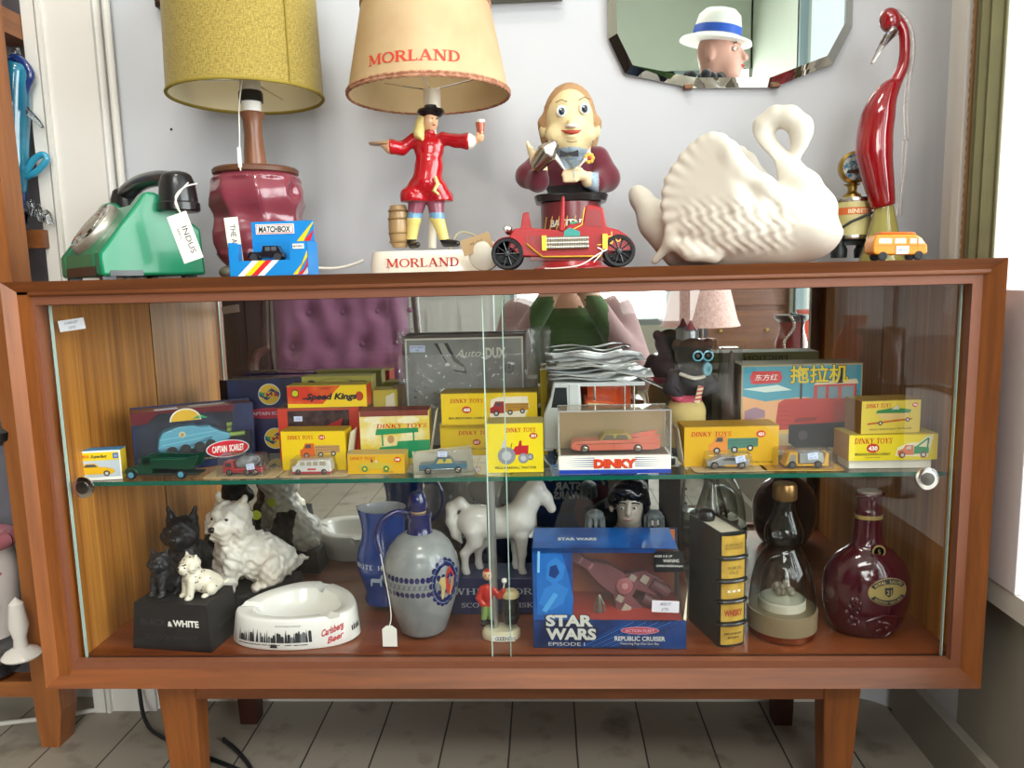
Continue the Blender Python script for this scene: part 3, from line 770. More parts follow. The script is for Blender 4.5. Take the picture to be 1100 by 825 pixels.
# ---- yellow shaded lamp on a mauve pottery base
def hessian(name, a, b, sc):
    m = bpy.data.materials.new(name); m.use_nodes = True
    nt = m.node_tree; bs = nt.nodes['Principled BSDF']; bs.inputs['Roughness'].default_value = .85; bs.inputs['Sheen Weight'].default_value = .15
    tc = nt.nodes.new('ShaderNodeTexCoord')
    sp = nt.nodes.new('ShaderNodeSeparateXYZ'); at2 = nt.nodes.new('ShaderNodeMath'); at2.operation = 'ARCTAN2'
    nt.links.new(tc.outputs['Object'], sp.inputs[0]); nt.links.new(sp.outputs[1], at2.inputs[0]); nt.links.new(sp.outputs[0], at2.inputs[1])
    cb = nt.nodes.new('ShaderNodeCombineXYZ'); mu = nt.nodes.new('ShaderNodeMath'); mu.operation = 'MULTIPLY'; mu.inputs[1].default_value = .1
    nt.links.new(at2.outputs[0], mu.inputs[0]); nt.links.new(mu.outputs[0], cb.inputs[0]); nt.links.new(sp.outputs[2], cb.inputs[1])
    res = []
    for s_ in ((sc*.30, sc, 1), (sc, sc*.22, 1)):
        mp = nt.nodes.new('ShaderNodeMapping'); mp.inputs['Scale'].default_value = s_
        n_ = nt.nodes.new('ShaderNodeTexNoise'); n_.inputs['Scale'].default_value = 1; n_.inputs['Detail'].default_value = 3
        nt.links.new(cb.outputs[0], mp.inputs[0]); nt.links.new(mp.outputs[0], n_.inputs['Vector']); res.append(n_)
    ad = nt.nodes.new('ShaderNodeMath'); ad.operation = 'ADD'; nt.links.new(res[0].outputs[0], ad.inputs[0]); nt.links.new(res[1].outputs[0], ad.inputs[1])
    hf = nt.nodes.new('ShaderNodeMath'); hf.operation = 'MULTIPLY'; hf.inputs[1].default_value = .5; nt.links.new(ad.outputs[0], hf.inputs[0])
    rp = nt.nodes.new('ShaderNodeValToRGB'); rp.color_ramp.elements[0].position = .36; rp.color_ramp.elements[0].color = lin(a); rp.color_ramp.elements[1].position = .64; rp.color_ramp.elements[1].color = lin(b)
    nt.links.new(hf.outputs[0], rp.inputs[0]); nt.links.new(rp.outputs[0], bs.inputs['Base Color'])
    bp = nt.nodes.new('ShaderNodeBump'); bp.inputs['Strength'].default_value = .5; bp.inputs['Distance'].default_value = .002
    nt.links.new(hf.outputs[0], bp.inputs['Height']); nt.links.new(bp.outputs[0], bs.inputs['Normal'])
    return m
YL = .175
lc = at(272.5, 150, YL)
lamp = thing('table_lamp', 'mauve pottery table lamp with olive yellow hessian drum shade', 'lamp', (lc.x, YL, ZT))
k = 815/(YL+.909)
H = lambda v: at(272, v, YL).z-ZT
PX = at(278.5, 240, YL).x-lc.x; SXO = at(265, 100, YL).x-lc.x
mauve = M('7b3440', .2, var=.25, scale=18, coat=.6)
sd = SD((-.09, -.085, -.004), (.09, .085, .165), .0034)
sd.egg((PX, 0, H(212)), (.069, .066, .050), .004).egg((PX, 0, H(256)), (.066, .063, .056), .014)
ang = np.arctan2(sd.Y, sd.X-PX)
sd.f = sd.f + .0045*np.abs(np.sin(ang*4+sd.Z*14)) * (np.abs(sd.Z-.085) < .05)
for a in (200, 340, 270, 20, 160, 90): sd.egg((PX+.071*math.cos(R(a)), .069*math.sin(R(a)), H(208) if a in (200, 340, 20, 160) else H(214)), (.014, .014, .016), .004, sub=True) if a not in (270, 90) else 0
for a in (190, 350): sd.egg((PX+.070*math.cos(R(a)), .066*math.sin(R(a)), H(252)), (.007, .010, .016), .004, sub=True)
sd.f = np.maximum(sd.f, .006-sd.Z); sd.f = np.maximum(sd.f, sd.Z-H(187))
mb = MB(); sd.into(mb, mauve)
for a in range(4): mb.ell((PX+.05*math.cos(R(45+90*a)), .048*math.sin(R(45+90*a)), .008), (.013, .013, .009), M('5e5a4c', .4))
mb.build('pottery_base', lamp, smooth=80)
lw_ = wood('lamp_stem_wood', '6b3f26', '8f5a3a', (60, 60, 6), .4)
mb = MB(); mb.lathe([(.052, H(190)), (.058, H(188)), (.0585, H(184)), (.056, H(182)), (.02, H(181))], M('5f3a24', .45), (PX, 0, 0), 36)
mb.lathe([(.0155, H(183)), (.0145, H(165)), (.0125, H(145)), (.0135, H(130)), (.0175, H(122)), (.0165, H(121))], lw_, (0, 0, 0), 24); mb.build('wooden_stem', lamp)
mb = MB(); mb.lathe([(.0135, H(124)), (.0135, H(109))], white_por, (0, 0, 0), 24); mb.lathe([(.0165, H(110)), (.0165, H(100)), (.015, H(98))], black_pl, (0, 0, 0), 24)
mb.lathe([(.0145, H(99)), (.0145, H(88)), (.010, H(86))], M('c9c5bd', .3), (0, 0, 0), 24); mb.build('bulb_holder', lamp)
# bulb above the holder
mb = MB(); mb.lathe([(.012, H(87)), (.014, H(80)), (.028, H(62)), (.030, H(50)), (.022, H(36)), (.0001, H(30))], M('efeee8', .25), (0, 0, 0), 24); mb.build('bulb', lamp)
hes = hessian('olive_hessian', '786626', 'ad9848', 700)
cream_in = M('d9cfae', .8, var=.04)
zb, zt, rb, rt = H(104), H(104)+.205, .104, .099
mb = MB(); mb.lathe([(rb, zb), (rt, zt)], hes, (SXO, 0, 0), 64); 
me_sh = mb
sh_o = None
mb.f = mb.f[:64]; mb.mi = mb.mi[:64]
sh_o = mb.build('shade', lamp, smooth=60)
mb = MB(); mb.lathe([(rt-.002, zt), (rb-.002, zb)], cream_in, (SXO, 0, 0), 64); mb.f = mb.f[:64]; mb.mi = mb.mi[:64]; mb.build('shade_lining', sh_o)
mb = MB()
for r_, z_ in ((rb-.0005, zb), (rt-.0005, zt)): mb.tube([(SXO+r_*math.cos(R(a)), r_*math.sin(R(a)), z_) for a in range(0, 361, 6)], .0024, M('8f7d2e', .8), 8, caps=False)
mb.tube([(SXO+(rb+.0012)*math.cos(R(322)), (rb+.0012)*math.sin(R(322)), zb), (-.004+(rt+.0012)*math.cos(R(322)), (rt+.0012)*math.sin(R(322)), zt)], .0012, M('8f7d2e', .8), 6)
mb.build('shade_binding', sh_o)
mb = MB()
for a in (80, 200, 320): mb.tube([(0, 0, H(86)), (SXO+(rb-.004)*math.cos(R(a)), (rb-.004)*math.sin(R(a)), zb+.018)], .0012, chrome, 6)
mb.build('shade_carrier', sh_o)
mb = MB(); mb.tube(catmull([(-.004, -.018, H(90)), (-.006, -.030, H(120)), (-.002, -.045, H(150)), (.000, -.0565, H(180)), (.002, -.060, H(190))], 5), .0009, string_m, 6)
mb.box((.001, -.0585, H(176)), (.005, .0008, .026), M('e8e6df', .4)); mb.build('pull_string', lamp)
# flex lying on the cabinet top behind the lamp
mb = MB(); mb.tube(catmull([tuple(at(318, 286, .20)), tuple(at(340, 288, .22)), tuple(at(362, 288, .23)), tuple(at(380, 284, .25)), tuple(at(390, 280, .27))], 6), .0022, string_m, 8)
for v_ in range(len(mb.v)): mb.v[v_] = (mb.v[v_][0], mb.v[v_][1], max(mb.v[v_][2], ZT))
mb.build('flex', lamp, loc=-Vector(lamp.location))

# ---- small blue window box with a black model car
bm0 = at(289, 292, .022)
bx_ = thing('toy_car_box', 'blue window box with striped red and yellow corner holding a black vintage model car', 'toy box', (bm0.x, .022, ZT), R(-3))
blue = M('1a86d0', .35, var=.02, coat=.3); yel = M('f2d21c', .4, var=.02); redp = M('d8262c', .4, var=.02); whitep = M('f4f2ea', .5, var=.02)
kk = 815/(.022+.909)
w_, h1, h2, d_ = 88/kk, 36/kk, 60/kk, .036
mb = MB(); x0, x1 = -w_/2, w_/2
mb.bx(x0, 0, 0, x1, .0008, .019, blue); mb.bx(x0, 0, .019, x0+.012, .0008, h1, blue); mb.bx(x1-.022, 0, .019, x1, .0008, h1, blue); mb.bx(x0, 0, 0, x1, d_, .001, blue)
mb.bx(x0, 0, 0, x0+.0008, d_, h1, blue); mb.bx(x1-.0008, 0, 0, x1, d_, h1, blue)
mb.bx(x0+.016, d_-.001, 0, x1-.003, d_, h2, blue)
Y1 = -.0004
for i, c in enumerate((whitep, yel, redp, whitep)):
    a = x0+.010+i*.0085
    mb.flat([(a, .0005), (a+.0085 if i else a+.0085, .0005), (a+.0085+.020, .019), (a+.020, .019)], Y1 if i else Y1-.0001, c) if i < 4 else 0
mb.flat([(x0+.01, .0005), (x1-.001, .0005), (x1-.001, .001), (x0+.01, .001)], Y1, blue)
for i, c in enumerate((yel, redp, whitep)):
    a = x1-.020+i*.006; mb.flat([(a, .001), (min(a+.006, x1-.0005), .001), (x1-.0005, .030-i*.010), (x1-.0005, .022-i*.010)], Y1, c)
mb.box((x1-.011, Y1-.0002, h1-.006), (.014, .0004, .006), whitep); mb.text('MATCHBOX', .0035, x1-.011, h1-.006, Y1-.0008, ink, fit=.012, bold=.02)
for i, c in enumerate((yel, redp)):
    a = x1-.026+i*.009; mb.flat([(a, h1+.002), (a+.009, h1+.002), (x1-.0035, h2-.004-i*.010), (x1-.0035, h2-.0005-.001 if not i else h2-.012)], d_-.0016, c)
cz = h2-.0095
mb.box((x0+.047, d_-.0016, cz), (.050, .0006, .0125), whitep); mb.box((x0+.047, d_-.0020, cz), (.0475, .0006, .0105), redp); mb.box((x0+.047, d_-.0023, cz), (.046, .0006, .009), whitep)
mb.text('MATCHBOX', .0098, x0+.047, cz, d_-.0028, ink, fit=.042, bold=.035, shear=.12)
mb.build('carton', bx_, smooth=0)
mb = MB(); mb.bx(x0+.001, .001, .017, x1-.001, d_-.002, .0182, blue); mb.poly([(x0+.012, -.0001, .019), (x1-.022, -.0001, .019), (x1-.022, -.0001, h1), (x0+.012, -.0001, h1)], thin_glass('clear_film', 'fbfbfb', rough=.05)); mb.build('film_window', bx_)
blk = M('17171b', .25, coat=.5)
def vintage_car(mb, x, y, z, L, m, mw):
    s_ = L/.05
    mb.prism([(x-.025*s_, z+.006*s_), (x-.025*s_, z+.012*s_), (x-.006*s_, z+.013*s_), (x-.004*s_, z+.021*s_), (x+.017*s_, z+.021*s_), (x+.021*s_, z+.013*s_), (x+.025*s_, z+.010*s_), (x+.025*s_, z+.005*s_)], y-.007*s_, y+.007*s_, m)
    for dx in (-.017, .017):
        for dy in (-.0085, .0085): mb.lathe([(.0001, -.0012), (.0055*s_, -.0012), (.0055*s_, .0012), (.0001, .0012)], mw, (x+dx*s_, y+dy*s_, z+.0055*s_), 18, rot3(rx=PI/2))
    mb.prism([(x-.026*s_, z+.005*s_), (x-.022*s_, z+.0125*s_), (x-.012*s_, z+.0125*s_), (x-.008*s_, z+.005*s_), (x+.008*s_, z+.005*s_), (x+.012*s_, z+.0125*s_), (x+.022*s_, z+.0125*s_), (x+.026*s_, z+.005*s_), (x+.024*s_, z+.005*s_), (x+.021*s_, z+.0115*s_), (x+.013*s_, z+.0115*s_), (x+.009*s_, z+.004*s_), (x-.009*s_, z+.004*s_), (x-.013*s_, z+.0115*s_), (x-.021*s_, z+.0115*s_), (x-.024*s_, z+.005*s_)], y-.0105*s_, y-.006*s_, m)
    mb.bx(x-.001*s_, y-.0072*s_, z+.014*s_, x+.006*s_, y-.0069*s_, z+.0195*s_, M('5a5f66', .2)); mb.bx(x+.008*s_, y-.0072*s_, z+.014*s_, x+.015*s_, y-.0069*s_, z+.0195*s_, M('5a5f66', .2))
    for dy in (-.004, .004): mb.ell((x-.0255*s_, y+dy*s_, z+.011*s_), (.0018*s_, .0018*s_, .0018*s_), chrome, 10)
mc = thing('model_car', 'tiny black vintage model car inside the blue window box', 'toy car', (bm0.x-.006, .038, ZT+.0186))
mb = MB(); vintage_car(mb, 0, 0, 0, .044, blk, M('3a3a3e', .4)); mb.build('body', mc, bevel=.0004)
ct = MB(); c_ = at(250, 248, .075); ct.T = Matrix.Translation((c_.x, .078, ZT+.0385)) @ Matrix.Rotation(R(-4), 4, 'Y')
ct.box((0, 0, 0), (.018, .0006, .077), white_tag); ct.text('THE ART', .010, .001, .012, -.0006, ink, rot=R(-90), fit=.034)
tag(ct.build('price_card', smooth=0), 'narrow white card with dark letters standing between the lamp base and blue box', 'card')

# ---- tavern figure lamp: base, barrel, figure, parchment shade
YM2 = .175
k2 = 815/(YM2+.909); c2, Q, Qi = sheet_map(461, 285, YM2, ZT)
ml = thing('figure_lamp', 'figurine table lamp with parchment shade lettered MORLAND above a man in red coat', 'lamp', (c2.x, YM2, ZT))
mb = MB()
def stad(a, b, z, n=40): return [(a*(abs(math.cos(2*PI*i/n))**.55)*(1 if math.cos(2*PI*i/n) >= 0 else -1), b*(abs(math.sin(2*PI*i/n))**.55)*(1 if math.sin(2*PI*i/n) >= 0 else -1), z) for i in range(n)]
def loft(mb, rings, m):
    n = len(rings[0]); vs = [p for r_ in rings for p in r_]
    fs = [(j*n+i, j*n+(i+1) % n, (j+1)*n+(i+1) % n, (j+1)*n+i) for j in range(len(rings)-1) for i in range(n)]
    fs += [list(range(n))[::-1], [(len(rings)-1)*n+i for i in range(n)]]
    return mb.add(vs, fs, m)
cream_c = M('ece4d2', .2, coat=.5, var=.03)
loft(mb, [stad(.082, .042, 0), stad(.081, .0415, .012), stad(.0785, .039, .026), stad(.077, .037, .031)], cream_c)
mor_red = M('c83a26', .5, var=.05)
mb.text('MORLAND', .0165, -.003, .0145, -.0418, mor_red, font='serif', fit=.100)
mb.build('base', ml)
mb = MB(); bw = M('a8895e', .35, var=.2, scale=50, coat=.4)
mb.lathe([(.010, 0), (.0125, .006), (.0145, .018), (.0148, .030), (.0138, .045), (.0115, .058), (.010, .059), (.009, .0575)], bw, Q(429, 266, .004), 24)
for z in (.008, .020, .040, .051): mb.lathe([(.0128+.0022*math.sin(PI*z/.06), z-.0015), (.0146+.0012*math.sin(PI*z/.06), z), (.0128+.0022*math.sin(PI*z/.06), z+.0015)], M('8a6f48', .4), Q(429, 266, .004), 24)
mb.build('barrel', ml)
# lamp column behind the figure
mb = MB(); mb.tube([Q(462, 266, .022), Q(462, 120, .022)], .006, cream_c, 14); mb.tube([Q(462, 120, .022), Q(462, 92, .015)], .012, M('e9e2cf', .4), 16); mb.build('column', ml)
# the figure, one skin coloured by region
red_c = M('b3141f', .15, coat=.6, var=.06); skin_c = M('e2b48c', .25, coat=.4, var=.04); ylw_c = M('e6d27e', .25, coat=.4, var=.08)
pur_c = M('8c4a5c', .3, coat=.4, var=.15); blu_c = M('6f9fc0', .3, coat=.4); blk_c = M('151315', .2, coat=.5); wht_c = M('e9e4d8', .3, coat=.4); hair_c = M('e3cf86', .3, coat=.3, var=.15, scale=120)
sd = SD(Q(396, 275, -.036), Q(528, 108, .034), .0017)
sd.egg(Q(463, 131, -.004), (.0105, .0115, .0135), .002)                          # head
sd.limb(Q(467, 133, -.012), Q(468, 135, -.015), .0022, .0016, .002)
sd.limb(Q(462, 140, -.002), Q(461, 150, -.002), .006, .007, .004)
sd.egg(Q(461, 160, -.002), (.021, .0145, .020), .006)                             # chest
sd.egg(Q(461, 178, -.002), (.0185, .013, .018), .006)
sd.limb(Q(461, 178, -.002), Q(459, 196, -.002), .017, .022, .008)
sd.limb(Q(448, 205, -.002), Q(445, 212, -.004), .015, .0195, .008); sd.limb(Q(470, 205, -.002), Q(472, 213, .002), .015, .0195, .008)
sd.block(Q(458, 231, 0), (.16, .10, .036), .0005, 0, sub=True)
sd.path([Q(446, 149, -.002), Q(432, 160, -.002), Q(422, 159, -.010)], [.0085, .0085, .0105], .005)
sd.path([Q(476, 149, -.002), Q(490, 152, -.004), Q(503, 153, -.008)], [.009, .0085, .0115], .005)
sd.limb(Q(505, 153, -.008), Q(510, 153, -.009), .0062, .0055, .001)
sd.egg(Q(516, 148, -.010), (.0062, .006, .0082), .003)
sd.limb(Q(513, 150, -.014), Q(519, 148, -.015), .002, .0018, .0015); sd.limb(Q(513, 146, -.014), Q(519, 144, -.015), .002, .0018, .0015)
sd.egg(Q(416, 158, -.012), (.007, .006, .004), .003)
sd.path([Q(448, 218, 0), Q(445, 236, -.002), Q(442, 258, 0)], [.0125, .0095, .0072], .003)
sd.path([Q(468, 218, 0), Q(470, 234, -.002), Q(477, 256, 0)], [.0125, .0098, .0072], .003)
sd.limb(Q(443, 263, -.002), Q(450, 263.5, -.014), .0060, .0045, .003); sd.limb(Q(479, 261, -.002), Q(492, 262, -.010), .0062, .0045, .003)
def region(x, y, z):
    u, v = Qi(x, z)
    if v > 257.5: return blk_c
    if u > 512 and 136 < v < 160: return skin_c
    if u > 504 and 136 < v < 162: return wht_c
    if u < 421 and v < 170: return skin_c
    if v < 141: return skin_c
    if v < 217: return red_c
    if v < 229: return pur_c
    if v < 235: return blu_c
    return ylw_c
mb = MB(); sd.into(mb, red_c, region)
mb.ell(Q(466, 129.5, -.0143), (.0012, .001, .0009), blk_c, 8); mb.ell(Q(470.5, 129.5, -.0118), (.0012, .001, .0009), blk_c, 8); mb.ell(Q(468, 136.5, -.0132), (.0022, .001, .0007), red_c, 8)
mb.tube([Q(470, 192, -.0235), Q(473, 200, -.026), Q(469, 207, -.026), Q(474, 211, -.025)], [.002, .003, .003, .0015], ylw_c, 8)
fig = mb.build('figure', ml, smooth=80)
mb = MB(); sd = SD(Q(446, 158, -.02), Q(474, 112, .022), .0015)
sd.egg(Q(458, 128, .002), (.0125, .012, .013), .003); sd.path([Q(452, 134, -.004), Q(451, 145, -.010), Q(455, 151, -.0145)], [.007, .0065, .003], .005); sd.egg(Q(468.5, 133, -.009), (.009, .0095, .010), .003, sub=True); sd.rough(.0006, 900)
sd.into(mb, hair_c); mb.build('hair', fig, smooth=80)
mb = MB(); mb.lathe([(.0135, -.003), (.0165, 0), (.0195, .004), (.0175, .0075), (.013, .0055), (.011, .007), (.008, .013), (.0001, .0145)], blk_c, Q(463, 124, -.002), 28, sx=1.0, sy=.8); mb.build('tricorn_hat', fig)
mb = MB(); mb.lathe([(.0001, 0), (.0125, 0), (.0135, .0022), (.012, .002), (.0001, .001)], M('b08a5e', .3), Q(411, 157, -.012), 24, sx=1.25); mb.build('tray', fig)
mb = MB(); mb.lathe([(.0042, 0), (.0062, .013), (.0064, .0165), (.0001, .0165)], M('b5573a', .15, coat=.5), Q(517, 147, -.012), 18); mb.lathe([(.0064, .0165), (.0066, .020), (.0001, .0208)], wht_c, Q(517, 147, -.012), 18); mb.build('beer_glass', fig)
# parchment shade
def parchment():
    m = M('d8bd8e', .65, var=.1, scale=9, h2=None)
    return m
par = M('c4a982', .6, h2='b59770', scale=7)
zb2, zt2 = Q(461, 104)[2], Q(461, 6)[2]; SX2 = Q(461, 104)[0]
rb2, rt2 = .1105, .0865
mb = MB(); mb.lathe([(rb2, zb2), (rt2, zt2)], par, (SX2, 0, 0), 72); mb.f = mb.f[:72]; mb.mi = mb.mi[:72]
# lettering wrapped on the cone
tb = MB(); vs_, fs_, w__ = serif_text('MORLAND', .1)
hh = .019; fitw = .124; sx_ = fitw/(w__*hh); zc = Q(461, 83)[2]
out = []
for px, pz in vs_:
    s_ = (px-w__/2)*hh*sx_; z_ = zc+(pz-.36)*hh; r_ = rb2+(rt2-rb2)*(z_-zb2)/(zt2-zb2)+.0006
    a_ = -PI/2 + (s_-.006)/r_; out.append((SX2+r_*math.cos(a_), r_*math.sin(a_), z_))
mb.add(out, fs_, mor_red)
shd = mb.build('shade', ml, smooth=60)
mb = MB(); mb.lathe([(rt2-.0015, zt2), (rb2-.0015, zb2)], M('cbb58a', .8), (SX2, 0, 0), 72); mb.f = mb.f[:72]; mb.mi = mb.mi[:72]; mb.build('shade_lining', shd)
braid = M('96624a', .8, h2='b98a6c', scale=160)
for r_, z_ in ((rb2, zb2+.002), (rt2, zt2-.001)):
    mb = MB()
    for dz in (-.0018, .0018): mb.tube([(SX2+r_*math.cos(R(a)), r_*math.sin(R(a)), z_+dz+.0007*((a//3) % 2)) for a in range(0, 361, 3)], .0022, braid, 6, caps=False)
    mb.build('braid_trim', shd)
mb = MB()
for a in (20, 140, 260): mb.tube([Q(462, 94, .015), (SX2+rb2*.86*math.cos(R(a)), rb2*.86*math.sin(R(a)), zb2+.035)], .0012, chrome, 6)
mb.build('shade_carrier', shd)
mb = MB(); mb.tube(catmull([Q(478, 275, .03), Q(486, 250, .05), Q(500, 248, .06), Q(520, 262, .07), Q(528, 285, .07)], 6), .0018, M('b9b090', .5), 8); mb.build('flex', ml)
pg = at(519, 273, .10)
pl_ = thing('plug', 'cream electric plug lying between the figure lamp and the red toy car', 'plug', (pg.x+.002, .10, ZT))
mb = MB(); mb.lathe([(.0001, 0), (.020, 0), (.021, .004), (.020, .014), (.012, .018), (.0001, .019)], M('ddd8c8', .35), (0, 0, .021), 24, rot3(rx=PI/2)); mb.build('body', pl_)
mb = MB()
for dx, dz in ((-.008, -.006), (.008, -.006), (0, .008)): mb.bx(dx-.0025, -.034, .021+dz-.0015, dx+.0025, -.018, .021+dz+.0015, brassm)
mb.T = Matrix.Rotation(PI, 4, 'Z')
mb.build('pins', pl_, rz=PI)
tc_ = at(512, 262, .085); mb = MB(); mb.T = Matrix.Rotation(R(-17), 4, 'Y') @ Matrix.Rotation(R(-12), 4, 'X'); mb.box((0, 0, 0), (.040, .0006, .021), M('b79a72', .8, var=.06)); mb.text('AB 1960', .005, 0, .002, -.0005, M('6d5236', .8))
o = mb.build('paper_tag', loc=(tc_.x, .085, tc_.z), smooth=0); tag(o, 'brown card tag leaning beside the figure lamp base', 'tag')

# ---- bartender doll on its drum
YB2 = .205; kb = 815/(YB2+.909); cb_, B, Bi = sheet_map(614, 285, YB2, ZT)
bt = thing('bartender_doll', 'mechanical bartender doll with big head and maroon velvet jacket holding a silver shaker', 'doll', (cb_.x, YB2, ZT))
mb = MB(); mb.lathe([(.001, 0), (.056, 0), (.056, .003), (.052, .0055), (.045, .006), (.043, .012)], M('b3222a', .3, coat=.4), (0, 0, 0), 40); mb.build('base', bt)
lb = M('6a1d24', .35, var=.15, coat=.3); stone = M('8d8478', .5, h2='4c4038', scale=90)
mb = MB(); mb.lathe([(.043, .010), (.043, B(0, 219)[2])], lb, (0, 0, 0), 40)
for i in range(14):
    a = R(180+i*14); mb.lathe([(.0001, .0435), (.004+.002*(i % 2), .0436)], stone, (0, 0, .022+.012*(i % 3)), 8, rot3(rz=a) @ rot3(ry=PI/2))
for i, ch in enumerate('BARTENDER'):
    a = R(-90-38+i*9.5); v_, f_, w_1 = sans_text(ch, .03)
    mb.add([((.0438)*math.cos(a+(px-w_1/2)*.013/.043), .0438*math.sin(a+(px-w_1/2)*.013/.043), .060+pz*.013) for px, pz in v_], f_, M('d9d6cc', .5))
for i in range(9):
    a = R(-150+i*15); mb.tube([(.0437*math.cos(a), .0437*math.sin(a), .056), (.0437*math.cos(a+.12), .0437*math.sin(a+.12), .074)], .0008, M('c8a04a', .4), 5)
mb.build('drum', bt)
mb = MB(); loft(mb, [[(x*1.0, y, B(0, 218)[2]) for x, y, _ in stad(.050, .042, 0)], [(x, y, B(0, 212)[2]) for x, y, _ in stad(.0525, .044, 0)], [(x, y, B(0, 210.5)[2]) for x, y, _ in stad(.051, .0425, 0)]], M('1d1b1c', .3, coat=.4)); mb.build('counter', bt)
velvet = M('5e1024', .9, var=.2, scale=60, sheen=.5, bump=.15); trous = M('141214', .9, sheen=.2); skin_b = M('d8c596', .45, var=.05, scale=20); skin_h = M('e3cfa6', .45, var=.03); hair_b = M('a8835c', .75, var=.12, scale=120, bump=.3); shirt_b = M('a9bac6', .8, h2='8fa3b4', scale=130)
sd = SD(B(553, 222, -.062), B(668, 80, .045), .0022)
sd.egg(B(612, 131, .002), (.0345, .035, .0465), .004)                              # head
sd.egg(B(614, 153, -.006), (.027, .027, .026), .012)                               # jaw
sd.egg(B(597, 148, -.018), (.0145, .0125, .0135), .006); sd.egg(B(629, 147, -.018), (.0145, .0125, .0135), .006)
sd.egg(B(612.5, 138.5, -.037), (.0062, .0065, .0058), .004)                          # nose
sd.egg(B(584.5, 139, .004), (.007, .009, .013), .003); sd.egg(B(640, 139, .004), (.007, .009, .013), .003)
sd.egg(B(613, 147, -.033), (.012, .005, .0028), .002); sd.egg(B(613, 151.5, -.032), (.009, .005, .003), .002)
sd.limb(B(612, 160, .002), B(612, 178, .004), .021, .022, .004)
sd.egg(B(612, 188, .004), (.040, .027, .031), .006); sd.limb(B(614, 196, .004), B(614, 213, .004), .033, .034, .006)
sd.path([B(582, 172, .002), B(567, 190, -.010), B(578, 197, -.026), B(580, 186, -.040)], [.016, .0165, .0145, .011], .006)      # his right arm
sd.path([B(642, 170, .002), B(651, 192, -.006), B(640, 199, -.026)], [.017, .0185, .014], .006)
sd.limb(B(640, 199, -.026), B(631, 197, -.037), .0125, .0115, .002)
sd.egg(B(621, 193, -.046), (.013, .007, .0075), .003)
for i in range(4): sd.limb(B(617, 188+i*3.4, -.050), B(605.5-(i == 1)*1.5, 189.5+i*3.2, -.049), .0034, .0028, .0014)
sd.limb(B(622, 188, -.050), B(612, 185, -.054), .0034, .0028, .0014)
sd.egg(B(574, 177, -.046), (.006, .0085, .011), .003)
for i in range(4): sd.limb(B(570.5+i*1.2, 171+i*2.2, -.050), B(567.5+i*4.2, 160.5+i*5.2, -.054), .0034, .0027, .0014)
sd.limb(B(577, 180, -.050), B(584, 184, -.058), .0034, .0028, .0014)
def breg(x, y, z):
    u, v = Bi(x, z)
    if y < -.034 and v > 157 and (abs(u-618) < 15.5 and 183 < v < 204 and y < -.036): return skin_h
    if y < -.040 and u < 590 and 157 < v < 188: return skin_h
    if y < -.029 and 626 < u < 641 and v > 186: return shirt_b
    if v > 201 and 588 < u < 640 and -.036 < y: return trous
    if v < 163 and abs(u-612) > 23 and v > 154: return velvet
    if v < 162: return skin_b
    if v > 160 and y < -.012 and abs(u-612) < 17-(v-162)*.46: return shirt_b
    if v < 170 and abs(u-612) < 20: return shirt_b
    return velvet
mb = MB(); sd.into(mb, velvet, breg)
eyew, irid = M('f4f2ec', .2, coat=.5), M('4a7494', .2, coat=.5)
for u in (602.5, 626.5):
    v_ = 124.5 if u < 610 else 122
    mb.ell(B(u, v_, -.0315), (.0075, .0035, .0078), eyew, 18); mb.ell(B(u+.4, v_+.6, -.0343), (.0046, .0014, .0052), irid, 16); mb.ell(B(u+.4, v_+.6, -.0353), (.0036, .001, .0042), black_pl, 14); mb.ell(B(u-.8, v_-1, -.0361), (.001, .0006, .001), eyew, 8)
    mb.tube([B(u-6, v_-9, -.0305), B(u, v_-11.5, -.034), B(u+6, v_-10, -.031)], .0008, M('8a6f50', .6), 6)
mb.tube([B(602.5, 144.5, -.031), B(607, 146.8, -.0355), B(613, 147.6, -.0375), B(619, 146.6, -.0355), B(623.5, 144.5, -.031)], [.0006, .0022, .0030, .0022, .0006], M('a63a2c', .35), 8)
mb.tube([B(608, 156, -.0335), B(613, 157.5, -.035), B(619, 156, -.0325)], .0005, M('7a5a3c', .6), 6)
mb.tube([B(606.5, 142.2, -.0365), B(610, 140.8, -.0405), B(613, 141.2, -.042), B(616, 140.8, -.0405), B(619.5, 142.2, -.0365)], [.0012, .0026, .0022, .0026, .0012], M('dedad0', .6), 8)
for i, (u, v_) in enumerate(((611, 170), (611.5, 178), (612, 186))): mb.ell(B(u, v_, -.0305), (.0028, .0016, .0028), M('d8b84a', .4), 10)
body_ = mb.build('figure', bt, smooth=80)
sd = SD(B(575, 182, -.040), B(649, 82, .052), .0022)
sd.egg(B(612, 126, .010), (.0375, .0370, .0485), .003); sd.limb(B(586, 132, .006), B(590, 156, .012), .0115, .010, .008); sd.limb(B(638, 132, .006), B(634, 156, .012), .0115, .010, .008)
sd.egg(B(612, 135, -.026), (.0322, .036, .0480), .004, sub=True); sd.egg(B(612.5, 160, -.004), (.029, .034, .029), .004, sub=True); sd.rough(.0011, 520)
mb = MB(); sd.into(mb, hair_b); mb.build('hair', body_, smooth=80)
mb = MB()
for sg in (-1, 1): mb.prism([(B(612, 0)[0], B(0, 168.5)[2]), (B(612+sg*9.5, 0)[0], B(0, 165)[2]), (B(612+sg*9.8, 0)[0], B(0, 172)[2]), (B(612, 0)[0], B(0, 170.5)[2])], -.032, -.028, M('1b1b20', .6))
mb.box(B(612, 169.3, -.031), (.006, .005, .005), M('1b1b20', .6)); mb.build('bow_tie', body_)
lap = M('d9d4cb', .7)
mb = MB()
